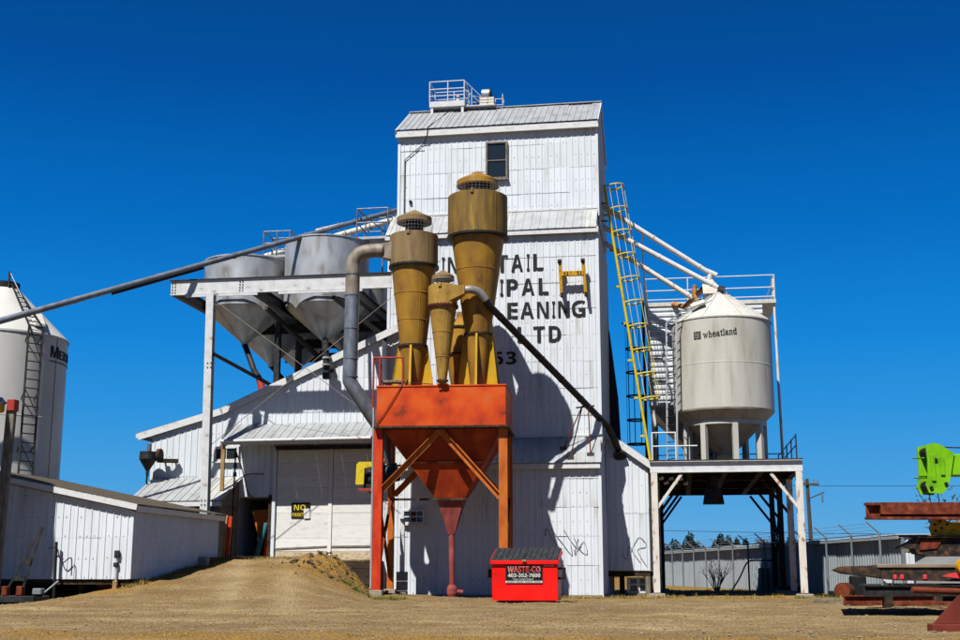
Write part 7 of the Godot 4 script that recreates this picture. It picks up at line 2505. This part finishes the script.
	mb.bb(-0.55, -0.25, 0.46, 0.82, -0.2, 0.2, 0.02)
	mb.bb(-0.10, 0.18, 0.46, 0.74, -0.2, 0.2, 0.02)
	part(t, "box", mb, "white_steel")

# ------------------------------------------------------------------
func set_view():
	FR = Transform3D(Basis(Vector3.UP, deg_to_rad(-9.0)), ORIGIN)
	HF = FR * Transform3D(Basis(Vector3.UP, deg_to_rad(3.5)), Vector3(-6.70, 0, 4.40))
	var cam = Camera3D.new()
	cam.name = "camera"
	cam.position = Vector3(0, 0.85, 0)
	cam.rotation_degrees = Vector3(11.398, 0, 0)
	cam.fov = 28.72
	cam.far = 2000.0
	add_child(cam)
	cam.current = true
	# clear deep blue sky, paler towards the horizon
	var stops = [[-90.0, Vector3(0.16, 0.43, 0.72)], [0.0, Vector3(0.16, 0.43, 0.72)], [3.0, Vector3(0.082, 0.37, 0.74)], [7.0, Vector3(0.028, 0.295, 0.725)], [10.3, Vector3(0.008, 0.237, 0.695)], [15.0, Vector3(0.002, 0.158, 0.55)], [22.0, Vector3(0.001, 0.081, 0.35)], [27.0, Vector3(0.0014, 0.064, 0.262)], [45.0, Vector3(0.0014, 0.060, 0.245)], [90.0, Vector3(0.0014, 0.055, 0.23)]]
	var im = Image.create(64, 1024, false, Image.FORMAT_RGBF)
	for y in 1024:
		var el = 90.0 - (y + 0.5) / 1024.0 * 180.0
		var c = stops[0][1]
		for i in stops.size() - 1:
			if el >= stops[i][0]:
				var f = clamp((el - stops[i][0]) / (stops[i + 1][0] - stops[i][0]), 0.0, 1.0)
				c = stops[i][1].lerp(stops[i + 1][1], f)
		for x in 64: im.set_pixel(x, y, Color(c.x, c.y, c.z) * (1.0 / 1.85))
	var sky_m = PanoramaSkyMaterial.new()
	sky_m.panorama = ImageTexture.create_from_image(im)
	var sky = Sky.new()
	sky.sky_material = sky_m
	var env = Environment.new()
	env.background_mode = Environment.BG_SKY
	env.sky = sky
	env.tonemap_mode = Environment.TONE_MAPPER_LINEAR
	env.tonemap_exposure = 1.85
	env.sdfgi_enabled = true
	env.ssao_enabled = true
	env.ssil_enabled = true
	var we = WorldEnvironment.new()
	we.name = "environment"
	we.environment = env
	add_child(we)
	# sun high on the left behind the viewer
	var sun = DirectionalLight3D.new()
	sun.name = "sun"
	sun.light_energy = 1.6
	sun.light_color = Color(1.0, 0.985, 0.955)
	sun.light_angular_distance = 0.5
	sun.shadow_enabled = true
	var az = deg_to_rad(19.5)
	var el = deg_to_rad(53.7)
	var to_sun = FR.basis * Vector3(-sin(az) * cos(el), sin(el), cos(az) * cos(el))
	sun.transform = Transform3D(Basis.looking_at(-to_sun, Vector3.UP), Vector3(0, 30, 0))
	add_child(sun)

func _ready():
	rng.seed = 20240
	set_view()
	make_materials()
	build_ground()
	build_tower()
	build_barn()
	build_side_shed()
	build_annex()
	build_bins()
	build_right_platform()
	build_storage()
	build_hopper()
	build_cyclones()
	build_left()
	build_steel_yard()
	build_overhead_pipes()
	build_ladders()
	build_dumpster()
	build_roof_gear()
	build_bracket()
	build_no_parking()
	build_wall_cyclone()
	build_ground_cover()
